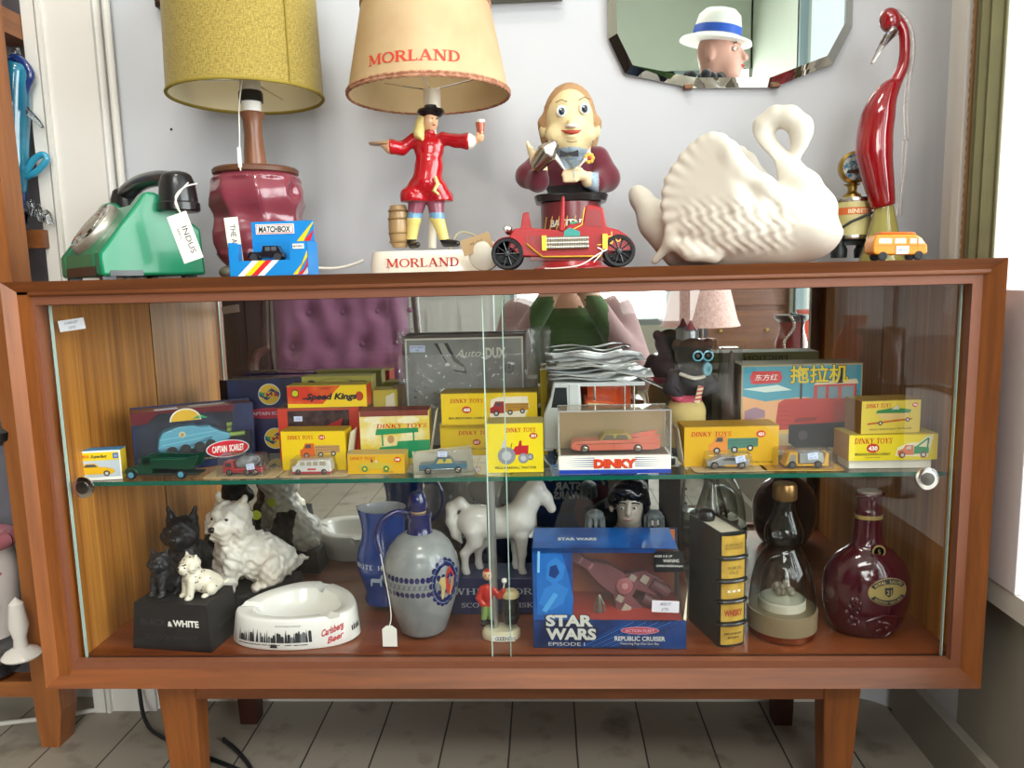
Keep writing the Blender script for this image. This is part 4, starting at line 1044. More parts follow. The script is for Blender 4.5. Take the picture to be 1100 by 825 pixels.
for sg, uu in ((-1, 594), (1, 632)): mb.add([B(uu, 163, -.026), B(612+sg*2, 193, -.0395), B(612+sg*12, 180, -.0385), B(uu+sg*2, 170, -.0335)], [(0, 1, 2, 3) if sg > 0 else (3, 2, 1, 0)], lap)
mb.build('lapels', body_, solid=.0015, smooth=0)
mb = MB(); fc = B(631.5, 174, -.034)
for i in range(7): a = 2*PI*i/7; mb.ell((fc[0]+.0046*math.cos(a), fc[1], fc[2]+.0046*math.sin(a)), (.0032, .0018, .0032), M('d9b24a', .5), 10)
mb.ell((fc[0], fc[1]-.0015, fc[2]), (.0030, .0018, .0030), M('b5432e', .5), 10); mb.build('buttonhole_flower', body_)
mb = MB(); silver = M('bcb6ab', .25, metal=1.0, var=.05)
ax = (Vector(B(592, 166, -.062))-Vector(B(575, 187, -.058))).normalized(); q = ax.to_track_quat('Z', 'Y').to_matrix()
mb.lathe([(.0001, 0), (.0085, .0005), (.0095, .003), (.0135, .024), (.0138, .026), (.0125, .030), (.0075, .038), (.0072, .044), (.0001, .046)], silver, B(574.5, 187.5, -.060), 28, q); mb.build('cocktail_shaker', body_)
mb = MB(); mb.lathe([(.0008, 0), (.0012, .012), (.013, .0235), (.0134, .0245), (.0122, .0238), (.0001, .0130)], thin_glass('cocktail_glass', 'e2ecf2', edge='8fa6b4', extra=.12), B(615, 197, -.060), 24); mb.build('cocktail_glass', body_)

# ---- red veteran toy car
YC = .050; kc = 815/(YC+.909); cc, K, Ki = sheet_map(607, 285, YC, ZT, True)
rc = thing('toy_veteran_car', 'red tin toy open top veteran car with black spoked wheels in front of the bartender', 'toy car', (cc.x, YC, ZT))
red_t = M('a30d14', .4, var=.15, scale=30, coat=.08); red_d = M('8a1016', .35, coat=.3); gold_t = M('c9a23c', .3, metal=.8)
mb = MB(); hw = .024
body = [K(547, 266), K(548, 255), K(553, 247), K(569, 246), K(605, 249), K(609, 243), K(625, 240), K(628, 223), K(634, 222), K(646, 225), K(650, 245), K(662, 248), K(672, 254), K(677, 262), K(676, 270), K(655, 272), K(640, 278), K(560, 276)]
mb.prism(body, -hw, hw, red_t)
mb.prism([K(600, 250), K(603, 213), K(606, 213), K(606, 250)], -hw-.001, hw+.001, red_t)               # windscreen pillars as one upright tin sheet
mb.flat([K(626, 244), K(629, 226), K(643, 229), K(645, 245)], -hw-.0004, red_d); mb.ring(*K(653, 257), .003, .003, .001, -hw-.0005, gold_t); mb.ring(*K(662, 258), .003, .003, .001, -hw-.0005, gold_t)
for i in range(8): mb.flat([K(566+i*3.4, 254), K(567.6+i*3.4, 254), K(568.6+i*3.4, 264), K(567+i*3.4, 264)], -hw-.0004, red_d)
for pts in ([K(627, 225), K(624, 243), K(606, 252), K(604, 262)], [K(655, 250), K(656, 262), K(640, 264)], [K(668, 254), K(674, 263)]): mb.line(pts, .0009, -hw-.0006, gold_t)
mb.build('body', rc, bevel=.0015)
mb = MB(); mb.prism([K(610, 252), K(612, 240), K(620, 239), K(623, 250)], -hw+.004, hw-.004, M('2e9e72', .4)); mb.prism([K(605, 250), K(611, 246), K(622, 250), K(622, 256), K(606, 256)], -hw-.0012, -hw+.004, M('2f8f86', .4)); mb.build('seat', rc)
mb = MB(); mb.prism([K(562, 229), K(568, 228), K(571, 246), K(559, 246)], -.004, .004, red_t); mb.prism([K(572, 246), K(558, 246), K(556, 252), K(574, 252)], -.018, .018, red_t); mb.build('upright_bonnet_plate', rc, bevel=.001)
for dy in (-.019, .019):
    mb = MB(); mb.ell((K(546, 247)[0], dy, K(546, 247)[1]), (.0052, .0052, .0052), chrome, 16); mb.lathe([(.0045, 0), (.0062, .001), (.0058, .002)], chrome, (K(543, 247)[0], dy, K(543, 247)[1]), 16, rot3(ry=PI/2)); mb.build('headlamp', rc)
pipe = M('b9b4a8', .25, metal=.9)
mb = MB()
for i in range(3):
    z = K(0, 257.5+i*4.4)[1]
    pr2 = [(.0026+.0005*(j % 2), j*.00145) for j in range(37)]
    mb.lathe(pr2, pipe, (K(586, 0)[0], -hw-.0035, z), 10, rot3(ry=PI/2))
for u in (585, 648): mb.bx(K(u-2.5, 0)[0], -hw-.007, K(0, 269.5)[1], K(u+2.5, 0)[0], -hw+.001, K(0, 254)[1], gold_t)
mb.build('side_pipes', rc)
mb = MB()
for uu, vv in ((546, 273), (663, 272)):
    c = K(uu, vv)
    for sg in (-1, 1):
        pts = [(c[0]+.0195*math.cos(R(a)), sg*(hw+.004), c[1]+.0195*math.sin(R(a))) for a in range(25, 168, 12)]
        for p, q_ in zip(pts, pts[1:]): mb.add([p, q_, (q_[0], sg*(hw-.006), q_[2]), (p[0], sg*(hw-.006), p[2])], [(0, 1, 2, 3)], red_t)
mb.tube([(K(566, 258)[0], -hw-.003, K(0, 262)[1]), (K(575, 270)[0], -hw-.003, K(0, 270)[1]), (K(583, 276)[0], -hw-.003, K(0, 276)[1]), (K(645, 277)[0], -hw-.003, K(0, 277)[1])], .0009, gold_t, 6)
mb.build('mudguards', rc, solid=.0008)
mb = MB(); mb.prism([K(570, 276), K(570, 280), K(650, 280), K(650, 276)], -.018, .018, red_d); mb.build('chassis', rc)
tyre = M('15161a', .55, var=.1); spoke = M('23242a', .35, coat=.3)
def spoked(name, parent, c, r, wd, n=10, disc=None):
    mb = MB(); q_ = rot3(rx=PI/2)
    mb.lathe([(r*.76, -wd), (r*.93, -wd*1.1), (r, -wd*.5), (r, wd*.5), (r*.93, wd*1.1), (r*.76, wd), (r*.76, -wd)], tyre, c, 36, q_)
    for i in range(n):
        a = 2*PI*i/n; mb.tube([(c[0], c[1], c[2]), (c[0]+r*.79*math.cos(a), c[1], c[2]+r*.79*math.sin(a))], r*.045, spoke, 6)
    mb.lathe([(.0001, -wd*1.3), (r*.16, -wd*1.2), (r*.2, 0), (r*.16, wd*1.2), (.0001, wd*1.3)], spoke, c, 16, q_)
    return mb.build(name, parent)
for uu, vv in ((546, 273), (663, 272)):
    for sg in (-1, 1): spoked('wheel', rc, (K(uu, vv)[0], sg*(hw+.001), .0198), .0195, .0028)
tg_ = MB(); tg_.tube(catmull([(K(636, 280)[0], -hw-.008, K(0, 283)[1]), (K(645, 272)[0], -hw-.008, K(0, 272)[1]), (K(640, 267)[0], -hw-.006, K(0, 268)[1])], 5), .0008, string_m, 6)
tg_.tube(catmull([(K(650, 272)[0], -hw-.007, K(0, 270)[1]), (K(640, 274)[0], -hw-.009, K(0, 275)[1]), (K(622, 284)[0], -hw-.012, .004), (K(600, 286)[0], -hw-.012, .0008), (K(585, 287)[0], -hw-.010, .0008)], 5), .0008, string_m, 6); tg_.build('tag_string', rc)

# ---- white swan planter
YW = .150; kw = 815/(YW+.909); cw, Wp0, Wi = sheet_map(785, 280, YW, ZT)
SWR = R(-26)
def Wp(u, v, y=0.0):
    d = ray(u, v); n = (-math.sin(SWR), math.cos(SWR)); o = CAM[:2]-np.array((cw.x, YW))        # the swan's own upright plane, turned towards the viewer
    p = CAM + d*float(-(o[0]*n[0]+o[1]*n[1])/(d[0]*n[0]+d[1]*n[1]))
    return (float((p[0]-cw.x)*math.cos(SWR)+(p[1]-YW)*math.sin(SWR)) + abs(y)*.42, y, float(p[2])-ZT)
swan_m = M('d2ccbf', .5, var=.03, scale=10, coat=.08)
sd = SD((-.18, -.09, -.004), (.18, .09, .228), .0026)
x_, y_, z_ = sd.X, sd.Y, sd.Z
sd.egg(Wp(785, 244, 0), (.112, .058, .058), .01); sd.egg(Wp(800, 236, 0), (.070, .052, .052), .02)
sd.egg(Wp(845, 245, 0), (.060, .044, .050), .02)
sd.path([Wp(868, 243), Wp(872, 226), Wp(862, 203), Wp(846, 186), Wp(829, 168), Wp(819, 150), Wp(821, 135), Wp(833, 125.5), Wp(848, 126), Wp(859, 135)], [.044, .030, .0235, .0195, .0160, .0142, .0134, .0134, .0140, .0150], .006)
sd.egg(Wp(861, 142), (.0145, .0140, .0200), .005, rot=rot3(ry=R(10)))
sd.path([Wp(859, 155), Wp(853, 168), Wp(852, 178), Wp(852, 190)], [.0105, .0078, .0058, .0068], .003)
sd.path([Wp(735, 264), Wp(706, 238), Wp(688, 213), Wp(684, 207)], [.034, .025, .0135, .010], .012)
for sg in (-1, 1):
    yb, yt_ = sg*.046, sg*.056
    sd.egg(Wp(765, 238, yb), (.066, .022, .046), .008)
    for i, (u, v) in enumerate(((716, 252), (713, 238), (712, 225), (713, 212), (716, 200), (722, 189), (730, 178), (739, 169), (748, 162), (757, 158), (766, 160), (773, 167))):
        sd.limb(Wp(786, 226, yb), Wp(u, v, yt_), .019, .0098, .0055)
    sd.path([Wp(776, 172, yt_), Wp(790, 192, yb*1.1), Wp(812, 205, sg*.044), Wp(848, 232, sg*.03)], [.0115, .0125, .0125, .010], .010)
    sd.path([Wp(700, 281, sg*.050), Wp(716, 263, sg*.054), Wp(735, 272, sg*.058), Wp(760, 277, sg*.05)], [.005, .008, .011, .009], .010)
cx0, cz0 = Wp(782, 228)[0], Wp(782, 228)[2]
rad = np.hypot(z_-cz0, x_-cx0); wing = np.clip((np.abs(y_)-.030)/.01, 0, 1)
low = np.clip((z_-.010)/.010, 0, 1)*np.clip((Wp(785, 212)[2]-z_)/.02, 0, 1)*np.clip((Wp(868, 240)[0]-x_)/.03, 0, 1)*np.clip((x_-Wp(735, 240)[0])/.02, 0, 1)
sd.f = sd.f - wing*low*.0017*(np.sin(x_*330+np.sin(z_*240)*1.3)*np.sin(z_*300+x_*120))
sd.egg(Wp(776, 200, 0), (.066, .039, .082), .003, sub=True); sd.egg(Wp(812, 196, 0), (.034, .030, .046), .004, sub=True)
sd.block(Wp(800, 168, 0), (.075, .066, .10), .012, .006, rot=rot3(ry=R(-42)), sub=True) if False else None
sd.f = np.maximum(sd.f, .0008-z_)
mb = MB(); sd.into(mb, swan_m)
o = mb.build('swan_planter', loc=(cw.x, YW, ZT), rz=SWR, smooth=80); tag(o, 'large cream white ceramic swan planter with curved neck', 'planter')

# ---- little brass topped can on feet
YK = .225; kk2 = 815/(YK+.909); ck, U, Ui = sheet_map(913, 272, YK, ZT)
bs = thing('beer_pump_head', 'small canister with round enamel badge on top behind the red glass bird', 'bar fitting', (ck.x, YK, ZT))
iron = M('3b3f40', .45, metal=.7, var=.15)
mb = MB()
mb.lathe([(.011, 0), (.0115, .012), (.009, .016), (.0095, .030), (.012, .034)], iron, U(901, 277), 20); mb.lathe([(.011, 0), (.0115, .012), (.009, .016), (.0095, .030), (.012, .034)], iron, U(926, 277), 20); mb.bx(U(898, 0)[0], -.008, .026, U(930, 0)[0], .008, .036, iron); mb.build('iron_feet', bs)
mb = MB(); mb.lathe([(.024, .034), (.0262, .036), (.0262, .090), (.024, .092), (.010, .094)], M('c7bd82', .4, h2='b3a86a', scale=30), (0, 0, 0), 32)
mb.lathe([(.0264, .068), (.0264, .078)], M('c8642e', .5), (0, 0, 0), 32); mb.lathe([(.0265, .086), (.0272, .089), (.0265, .092)], silver, (0, 0, 0), 32); mb.lathe([(.0265, .034), (.0272, .037), (.0265, .040)], silver, (0, 0, 0), 32)
for i, ch in enumerate('BENSETT'):
    a = R(-90-26+i*9); v_, f_, w_1 = sans_text(ch, .02); mb.add([(.0267*math.cos(a+(px-w_1/2)*.008/.026), .0267*math.sin(a+(px-w_1/2)*.008/.026), .070+pz*.008) for px, pz in v_], f_, M('f0d9b0', .5))
mb.build('canister', bs)
mb = MB(); mb.lathe([(.013, .092), (.012, .097), (.006, .102), (.007, .109), (.012, .112)], brassm, (0, 0, 0), 24)
cz = U(0, 180)[2]; q_ = rot3(rx=PI/2)
mb.lathe([(.0001, -.007), (.019, -.007), (.0225, -.004), (.0225, .004), (.019, .007), (.0001, .007)], brassm, (U(914.5, 0)[0], 0, cz), 36, q_)
mb.build('badge_stem', bs)
mb = MB(); bx0 = U(914.5, 0)[0]; enam = M('2f6f8f', .2, h2='b9c7c4', scale=150, coat=.6)
mb.disc(bx0, cz, .0185, .0185, -.0073, enam, 32); mb.flat([(bx0-.014, cz-.009), (bx0+.014, cz-.009), (bx0+.012, cz-.004), (bx0-.012, cz-.004)], -.0076, M('23302c', .3)); mb.text('OLD', .006, bx0, cz-.0065, -.008, brassm, bold=.02); mb.build('enamel_badge', bs)
mb = MB(); mb.tube([U(892, 250, -.02), U(905, 240, -.03), U(928, 230, -.03)], .002, iron, 8); mb.bx(U(888, 0)[0], -.026, .028, U(896, 0)[0], -.016, .042, iron); mb.build('tap_lever', bs)

# ---- tall red glass bird
YR = .185; kr = 815/(YR+.909); cr_, V, Vi = sheet_map(948, 270, YR, ZT)
def solid_glass(name, c, rough=.0, dens=None):
    m = bpy.data.materials.new(name); m.use_nodes = True; nt = m.node_tree; b = nt.nodes['Principled BSDF']
    b.inputs['Base Color'].default_value = lin(c); b.inputs['Transmission Weight'].default_value = 1; b.inputs['Roughness'].default_value = rough; b.inputs['IOR'].default_value = 1.45
    n_ = nt.nodes.new('ShaderNodeTexNoise'); n_.inputs['Scale'].default_value = 12; bp = nt.nodes.new('ShaderNodeBump'); bp.inputs['Strength'].default_value = .05
    nt.links.new(n_.outputs[0], bp.inputs['Height']); nt.links.new(bp.outputs[0], b.inputs['Normal'])
    return m
bird = thing('glass_bird', 'tall ruby red glass heron with long curved neck and clear amber foot', 'ornament', (cr_.x, YR, ZT))
g_clear = solid_glass('clear_cased_glass', 'fbf3ee'); g_red = M('a80f1c', .05, coat=1.0, var=.3, scale=14, trans=.45); g_amber = M('cfc46a', .05, coat=1.0, trans=.6, var=.1)
body_c = catmull([V(949, 222), V(943, 190), V(939, 160), V(942, 130), V(950, 105), V(962, 88)], 6)
rad_c = [float(np.interp(i/(len(body_c)-1), [0, .15, .4, .65, .85, 1], [.015, .0195, .024, .022, .015, .0085])) for i in range(len(body_c))]
neck = catmull([V(962, 88), V(970, 70), V(972, 50), V(970, 32), V(962, 20), V(955, 18)], 6)
rad_n = [float(np.interp(i/(len(neck)-1), [0, .3, .7, 1], [.0085, .0068, .0066, .009])) for i in range(len(neck))]
mb = MB(); mb.tube(body_c+neck[1:], rad_c+rad_n[1:], g_red, 20); mb.ell(V(956, 22), (.0135, .012, .0165), g_red, 20, rot3(ry=R(-12)))
mb.build('ruby_body', bird, smooth=80)
mb = MB(); mb.tube(catmull([V(976, 150, .004), V(975, 115, .004), V(976, 85, 0), V(980, 60, 0), V(979, 36, 0), V(972, 20, 0), V(962, 12, 0)], 6), [.0035]*37, g_clear, 12)
mb.tube(catmull([V(974, 150, .004), V(972, 180, .004), V(968, 210, .002), V(966, 232, 0)], 6), [.0035]*19, g_clear, 12)
mb.tube(catmull([V(958, 34, -.004), V(951, 42, -.006), V(943, 54, -.007), V(934, 70, -.007)], 6), [float(x) for x in np.linspace(.0085, .0016, 19)], g_clear, 12); mb.build('clear_beak', bird, smooth=80)
mb = MB(); mb.tube(catmull([V(957, 33, -.004), V(951, 41, -.006), V(945, 50, -.007)], 5), [float(x) for x in np.linspace(.0062, .0020, 11)], M('d9822a', .1, coat=1.0), 10); mb.build('amber_beak_core', bird, smooth=80)
mb = MB(); mb.lathe([(.0001, 0), (.036, 0), (.037, .003), (.031, .018), (.024, .042), (.018, .064), (.0145, .078), (.0001, .080)], g_amber, (0, 0, 0.0), 28, sx=.86, sy=.62); mb.build('amber_foot', bird, smooth=60)

# ---- orange toy camper van
YV = .022; kv = 815/(YV+.909); cv_, Ov, Ovi = sheet_map(962, 276, YV, ZT, True)
van = thing('toy_camper_van', 'small orange toy camper van with raised roof in front of the red glass bird', 'toy van', (cv_.x, YV, ZT), R(0))
orange = M('d98a1e', .28, coat=.5, var=.05); pane_d = M('cfc8b6', .2, coat=.5)
mb = MB()
mb.prism([Ov(933, 272), Ov(933, 262), Ov(936, 254), Ov(939, 252.5), Ov(979, 252.5), Ov(985, 256), Ov(991, 264), Ov(991, 272), Ov(986, 274), Ov(937, 274)], -.0125, .0125, orange)
mb.prism([Ov(941, 252.5), Ov(943, 249.5), Ov(978, 249.5), Ov(981, 252.5)], -.0105, .0105, M('c9631c', .4, coat=.3))
Yw = -.0128
for a, b in ((939, 953), (956, 968), (972, 979.5)): mb.flat([Ov(a, 262), Ov(b, 262), Ov(b, 256.5), Ov(a+.5, 256.5)], Yw, pane_d)
mb.flat([Ov(981, 262), Ov(988, 262), Ov(984.5, 256.5), Ov(981, 256.5)], Yw, pane_d); mb.line([Ov(934, 264.5), Ov(990, 264.5)], .0006, Yw, M('a8600f', .4)); mb.line([Ov(970, 256), Ov(970, 273)], .0004, Yw, M('a8600f', .4)); mb.line([Ov(980.3, 256), Ov(980.3, 273)], .0004, Yw, M('a8600f', .4))
mb.build('body', van, bevel=.0018)
mb = MB(); mb.box((Ov(963.5, 0)[0], Yw-.0005, Ov(0, 269)[1]), (.0145, .0004, .0092), M('c9d4e6', .6)); mb.text('VW £10', .0034, Ov(963.5, 0)[0], Ov(0, 269)[1], Yw-.0009, ink); mb.build('price_sticker', van, label='pale blue price sticker', smooth=0)
for u in (943.5, 981.5):
    for sg in (-1, 1):
        mb = MB(); c = (Ov(u, 0)[0], sg*.0105, .0052); mb.lathe([(.0001, -.0022), (.0036, -.0022), (.0036, -.0026), (.0053, -.0022), (.0053, .0022), (.0036, .0026), (.0036, .0022), (.0001, .0022)], tyre, c, 22, rot3(rx=PI/2)); mb.lathe([(.0001, -.0027), (.0026, -.0024)], silver, c, 12, rot3(rx=PI/2)); mb.build('wheel', van)

# ================================================================== ON THE WALL
# bevelled frameless mirror with many sides
YZ = YB-.004
pl = [(652, -40), (654, 40), (672, 78), (745, 93), (832, 92.5), (897, 67), (918, 27), (920, -40), (905, -95), (835, -120), (740, -120), (668, -95)]
P3 = [at(u, v, YZ-.012) for u, v in pl]
mir2 = bpy.data.materials.new('bevelled_mirror'); mir2.use_nodes = True
b_ = mir2.node_tree.nodes['Principled BSDF']; b_.inputs['Metallic'].default_value = 1; b_.inputs['Roughness'].default_value = .01
nz = mir2.node_tree.nodes.new('ShaderNodeTexNoise'); nz.inputs['Scale'].default_value = 3; rp = mir2.node_tree.nodes.new('ShaderNodeValToRGB')
rp.color_ramp.elements[0].color = (.80, .84, .80, 1); rp.color_ramp.elements[1].color = (.86, .89, .86, 1)
mir2.node_tree.links.new(nz.outputs[0], rp.inputs[0]); mir2.node_tree.links.new(rp.outputs[0], b_.inputs['Base Color'])
cx_ = sum(p.x for p in P3)/len(P3); cz_ = sum(p.z for p in P3)/len(P3)
inn = [(cx_+(p.x-cx_)*.93, cz_+(p.z-cz_)*.90) for p in P3]; outp = [(p.x, p.z) for p in P3]
wm = thing('wall_mirror', 'many sided wall mirror reflecting a white hat above the swan', 'mirror', (cx_, YZ, cz_))
n = len(inn)
def lc_(p, y): return (p[0]-cx_, y, p[1]-cz_)
mb = MB(); mb.add([lc_(p, -.010) for p in inn], [list(range(n))], mir2); o = mb.build('mirror_plate', wm, smooth=0)
mb = MB(); mb.add([lc_(p, -.010) for p in inn]+[lc_(p, -.004) for p in outp]+[lc_(p, -.0005) for p in outp], [(i, n+i, n+(i+1) % n, (i+1) % n) for i in range(n)]+[(n+i, 2*n+i, 2*n+(i+1) % n, n+(i+1) % n) for i in range(n)], mir2); mb.build('bevelled_edge', wm, smooth=0)
for u, v in ((740, 93), (834, 91)):
    p = at(u, v, YZ-.012); mb = MB(); mb.box((p.x-cx_, -.006, p.z-cz_), (.013, .011, .006), M('6b4a30', .4, metal=.6)); mb.build('clip', wm, bevel=.001)
# bottom edges of two picture frames above the lamps
def frame(name, label, u0, u1, v, m, m2, h=.22, extra=None):
    a, b = at(u0, v, YB-.02), at(u1, v, YB-.02); w = b.x-a.x; f = .022
    t = thing(name, label, 'picture frame', ((a.x+b.x)/2, YB-.001, a.z))
    mb = MB(); x = w/2
    for q in ((-x, 0, x, f), (-x, h-f, x, h), (-x, f, -x+f, h-f), (x-f, f, x, h-f)):
        mb.bx(q[0], -.022, q[1], q[2], 0, q[3], m)
        mb.bx(q[0]+.004, -.026, q[1]+.004, q[2]-.004, -.02, q[3]-.004, m2)
    if extra:
        for i in range(int(w/.008)): mb.ell((-x+.004+i*.008, -.025, .009), (.0042, .004, .0055), m2, 10)
    mb.build('frame', t, bevel=.002)
    mb = MB(); mb.bx(-x+f, -.010, f, x-f, -.002, h-f, M('d8cfb8', .7)); mb.build('picture', t)
frame('picture_frame', 'dark brown picture frame on the wall behind the yellow lampshade', 167, 330, 8, M('2e1a14', .4), M('3c231a', .4))
frame('carved_picture_frame', 'carved grey picture frame above the parchment lampshade', 440, 605, 3.5, M('6e6a5c', .5, metal=.3), M('b5b09c', .45, h2='7a7563', scale=200), extra=True)
# white board leaning by the window and the drawn back curtain
mb = MB(); mb.bx(-.006, -.062, 0, .006, .06, .366, M('e6e0e4', .5, var=.02)); o = mb.build('white_board', loc=(.640-.0075, .052, .331), bevel=.001); tag(o, 'tall narrow white board standing upright on the window sill beside the cabinet', 'board')
cur = M('6d6a4a', .85, var=.2, scale=25, sheen=.2)
mb = MB(); pts = []
for i in range(15):
    t = i/14; pts.append((XR-.012-.016*math.sin(t*PI)+.004*math.sin(i*2.1), .128-.052*t))
vs = [(x, y, z) for z in (.345, .9, 1.6, 2.06) for x, y in pts]
mb.add(vs, [(j*15+i, j*15+i+1, (j+1)*15+i+1, (j+1)*15+i) for j in range(3) for i in range(14)], cur)
o = mb.build('curtain', solid=.003, smooth=60); tag(o, 'olive curtain drawn back against the window edge', 'curtain')
mb = MB(); mb.tube([(XR-.022, .132, z) for z in np.arange(.345, 2.06, .006)], [.0035 if i % 2 else .0022 for i in range(len(np.arange(.345, 2.06, .006)))], M('9c7a55', .8), 8); mb.build('braid_edge', o)

# ================================================================== ON THE GLASS SHELF
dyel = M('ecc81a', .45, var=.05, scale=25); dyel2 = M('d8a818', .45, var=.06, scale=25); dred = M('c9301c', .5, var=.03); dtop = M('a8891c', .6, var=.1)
card_in = M('d8cfb4', .8, var=.05); kraft = M('b59f78', .8, var=.06)
green_a = M('2f7f4a', .5); org_a = M('d2622a', .5); tan_a = M('b98e5a', .5); brn_a = M('8a3a22', .5); grey_a = M('c6c4bd', .5); dgrey = M('4a4d50', .5); navy = M('16264f', .4, h2='0d1a3a', scale=25)
sticker = M('c8d4ee', .6, var=.02)
film = thin_glass('clear_plastic', 'f6f6f4', rough=.06, edge='d8d8d6', extra=.03)
ZSH = ZS+.0006
# printed vehicles (flat pictures on cartons)
def a_wheel(mb, x, z, r, y, c=ink, hub=grey_a):
    mb.disc(x, z, r, r, y, c, 16); mb.disc(x, z, r*.55, r*.55, y-.00015, hub, 12)
def a_lorry(mb, x, z, w, cab, bed, y, cabf=1):
    s_ = w; f = lambda p: [(x+cabf*a*s_, z+b*s_) for a, b in p]
    mb.flat(f([(-.12, .0), (.5, .06), (.5, .24), (-.12, .24)]), y, bed); mb.line(f([(-.12, .19), (.5, .20)]), .0005, y-.0001, dgrey); mb.line(f([(-.12, .12), (.5, .14)]), .0004, y-.0001, dgrey)
    mb.flat(f([(-.5, -.02), (-.5, .12), (-.42, .16), (-.36, .29), (-.14, .29), (-.12, -.02)]), y-.0001, cab); mb.flat(f([(-.37, .17), (-.33, .26), (-.22, .26), (-.22, .17)]), y-.0002, dgrey)
    for a, b, r in ((-.34, -.02, .075), (.02, .0, .07), (.34, .03, .065)): a_wheel(mb, x+cabf*a*s_, z+b*s_, r*s_, y-.0003)
def a_car(mb, x, z, w, c, y, cabf=1, open_=False):
    f = lambda p: [(x+cabf*a*w, z+b*w) for a, b in p]
    mb.flat(f([(-.5, .02), (-.48, .10), (-.30, .155), (-.1, .17), (.3, .16), (.5, .12), (.5, .02), (.4, -.01), (-.4, -.02)]), y, c)
    if open_: mb.flat(f([(-.08, .17), (-.02, .26), (.02, .17)]), y-.0001, grey_a); mb.disc(x+cabf*.10*w, z+.22*w, .035*w, .05*w, y-.0001, brn_a, 10)
    else: mb.flat(f([(-.15, .16), (-.05, .26), (.18, .26), (.30, .16)]), y, c); mb.flat(f([(-.10, .17), (-.03, .24), (.16, .24), (.24, .17)]), y-.0001, dgrey)
    for a in (-.3, .3): a_wheel(mb, x+cabf*a*w, z, .075*w, y-.0002)
def a_tractor(mb, x, z, w, c, y):
    f = lambda p: [(x+a*w, z+b*w) for a, b in p]
    mb.flat(f([(-.28, .12), (-.02, .12), (.02, .2), (.40, .22), (.42, .48), (.05, .46), (-.02, .36), (-.25, .34)]), y, c)
    mb.flat(f([(.12, .46), (.16, .62), (.22, .62), (.22, .46)]), y, c); mb.flat(f([(-.38, .42), (-.24, .42), (-.22, .66), (-.30, .64)]), y, grey_a); mb.line(f([(-.1, .36), (-.06, .55)]), .0008, y, ink)
    a_wheel(mb, x-.22*w, z+.18*w, .26*w, y-.0002, M('8a8c92', .5), M('b9bac0', .5)); a_wheel(mb, x+.26*w, z+.10*w, .15*w, y-.0002, M('8a8c92', .5), M('b9bac0', .5)); a_wheel(mb, x+.46*w, z+.14*w, .10*w, y-.0001, M('77797f', .5), M('a9aab0', .5))
def carton(name, label, u0, v0, u1, v1, Y, depth, m, art=None, rz=0.0, base=None, mtop=None, mside=None, cat='toy box', wscale=1.0, group=None, flap=None, lid=True):
    cx, z0, w, h = rect(u0, v0, u1, v1, Y)
    if base is not None: h = h + (z0-base); z0 = base
    w *= wscale
    mb = MB(); x = w/2
    mb.add([(-x, 0, 0), (x, 0, 0), (x, 0, h), (-x, 0, h)], [(0, 1, 2, 3)], m)
    mb.add([(-x, depth, 0), (x, depth, 0), (x, depth, h), (-x, depth, h)], [(3, 2, 1, 0)], m)
    mb.add([(x, 0, 0), (x, depth, 0), (x, depth, h), (x, 0, h), (-x, 0, 0), (-x, depth, 0), (-x, depth, h), (-x, 0, h)], [(0, 1, 2, 3), (7, 6, 5, 4)], mside or m)
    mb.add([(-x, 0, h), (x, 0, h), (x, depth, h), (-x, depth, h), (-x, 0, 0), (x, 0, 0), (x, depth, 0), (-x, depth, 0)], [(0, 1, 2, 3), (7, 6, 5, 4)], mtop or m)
    mb.bx(-x-.0003, -.0002, h-.0006, x+.0003, depth+.0002, h+.0002, mtop or m)                 # folded lid edge
    if art: art(mb, w, h)
    o = mb.build(name, loc=(cx, Y, z0), rz=rz, smooth=0)
    tag(o, label, cat, group)
    if flap:
        fb = MB()
        for sg in flap:
            fb.box((sg*(x+.004), depth*.5, h*.52), (.0007, depth*.94, h*.9), card_in, ry=sg*R(10))
        fb.build('end_flap', o, smooth=0, label='plain card end flap standing open')
    o['w'] = w; o['h'] = h; o['d'] = depth
    return o
def top_z(o): return o.location.z+o['h']+.0004
def dinky(mb, x, z, hgt, fit, y=-.0003): mb.text('DINKY TOYS', hgt, x, z, y, dred, font='serif', shear=.12, fit=fit, bold=.12)
def oval_no(mb, x, z, r, s_, y=-.0003): mb.disc(x, z, r*1.35, r, y, dred, 20); mb.text(s_, r*1.25, x, z, y-.0002, whitep, bold=.04)

# small yellow car box at the left end
def art_m(mb, w, h):
    mb.flat([(-w/2+.002, h*.10), (w/2-.002, h*.10), (w/2-.002, h*.66), (-w/2+.002, h*.66)], -.0002, M('b9c3cb', .5)); mb.flat([(-w/2+.002, h*.66), (w/2-.002, h*.66), (w/2-.002, h*.93), (-w/2+.002, h*.93)], -.0002, dyel)
    mb.text('MATCHBOX', .0052, -w*.24, h*.80, -.0004, dred, fit=w*.34, bold=.03); mb.text('Superfast', .0055, w*.10, h*.80, -.0004, ink, fit=w*.30, shear=.3, bold=.03); mb.box((w*.41, -.0003, h*.80), (.007, .0004, .0075), M('3a6fae', .5)); mb.text('33', .0045, w*.41, h*.80, -.0007, whitep)
    a_car(mb, -.001, h*.22, w*.78, M('e0ae1a', .4), -.0004, -1)
    mb.flat([(w/2-.0001, 0), (w/2, 0), (w/2, h), (w/2-.0001, h)], -.0002, M('3f8ec4', .4))
mb_blue = M('3f8ec4', .4)
b1 = carton('toy_car_box', 'small white and yellow car box with a raised flap at the left shelf end', 74, 484, 128, 514, .086, .020, whitep, art_m, rz=R(10), base=ZSH, mside=M('e9c832', .4), mtop=mb_blue)
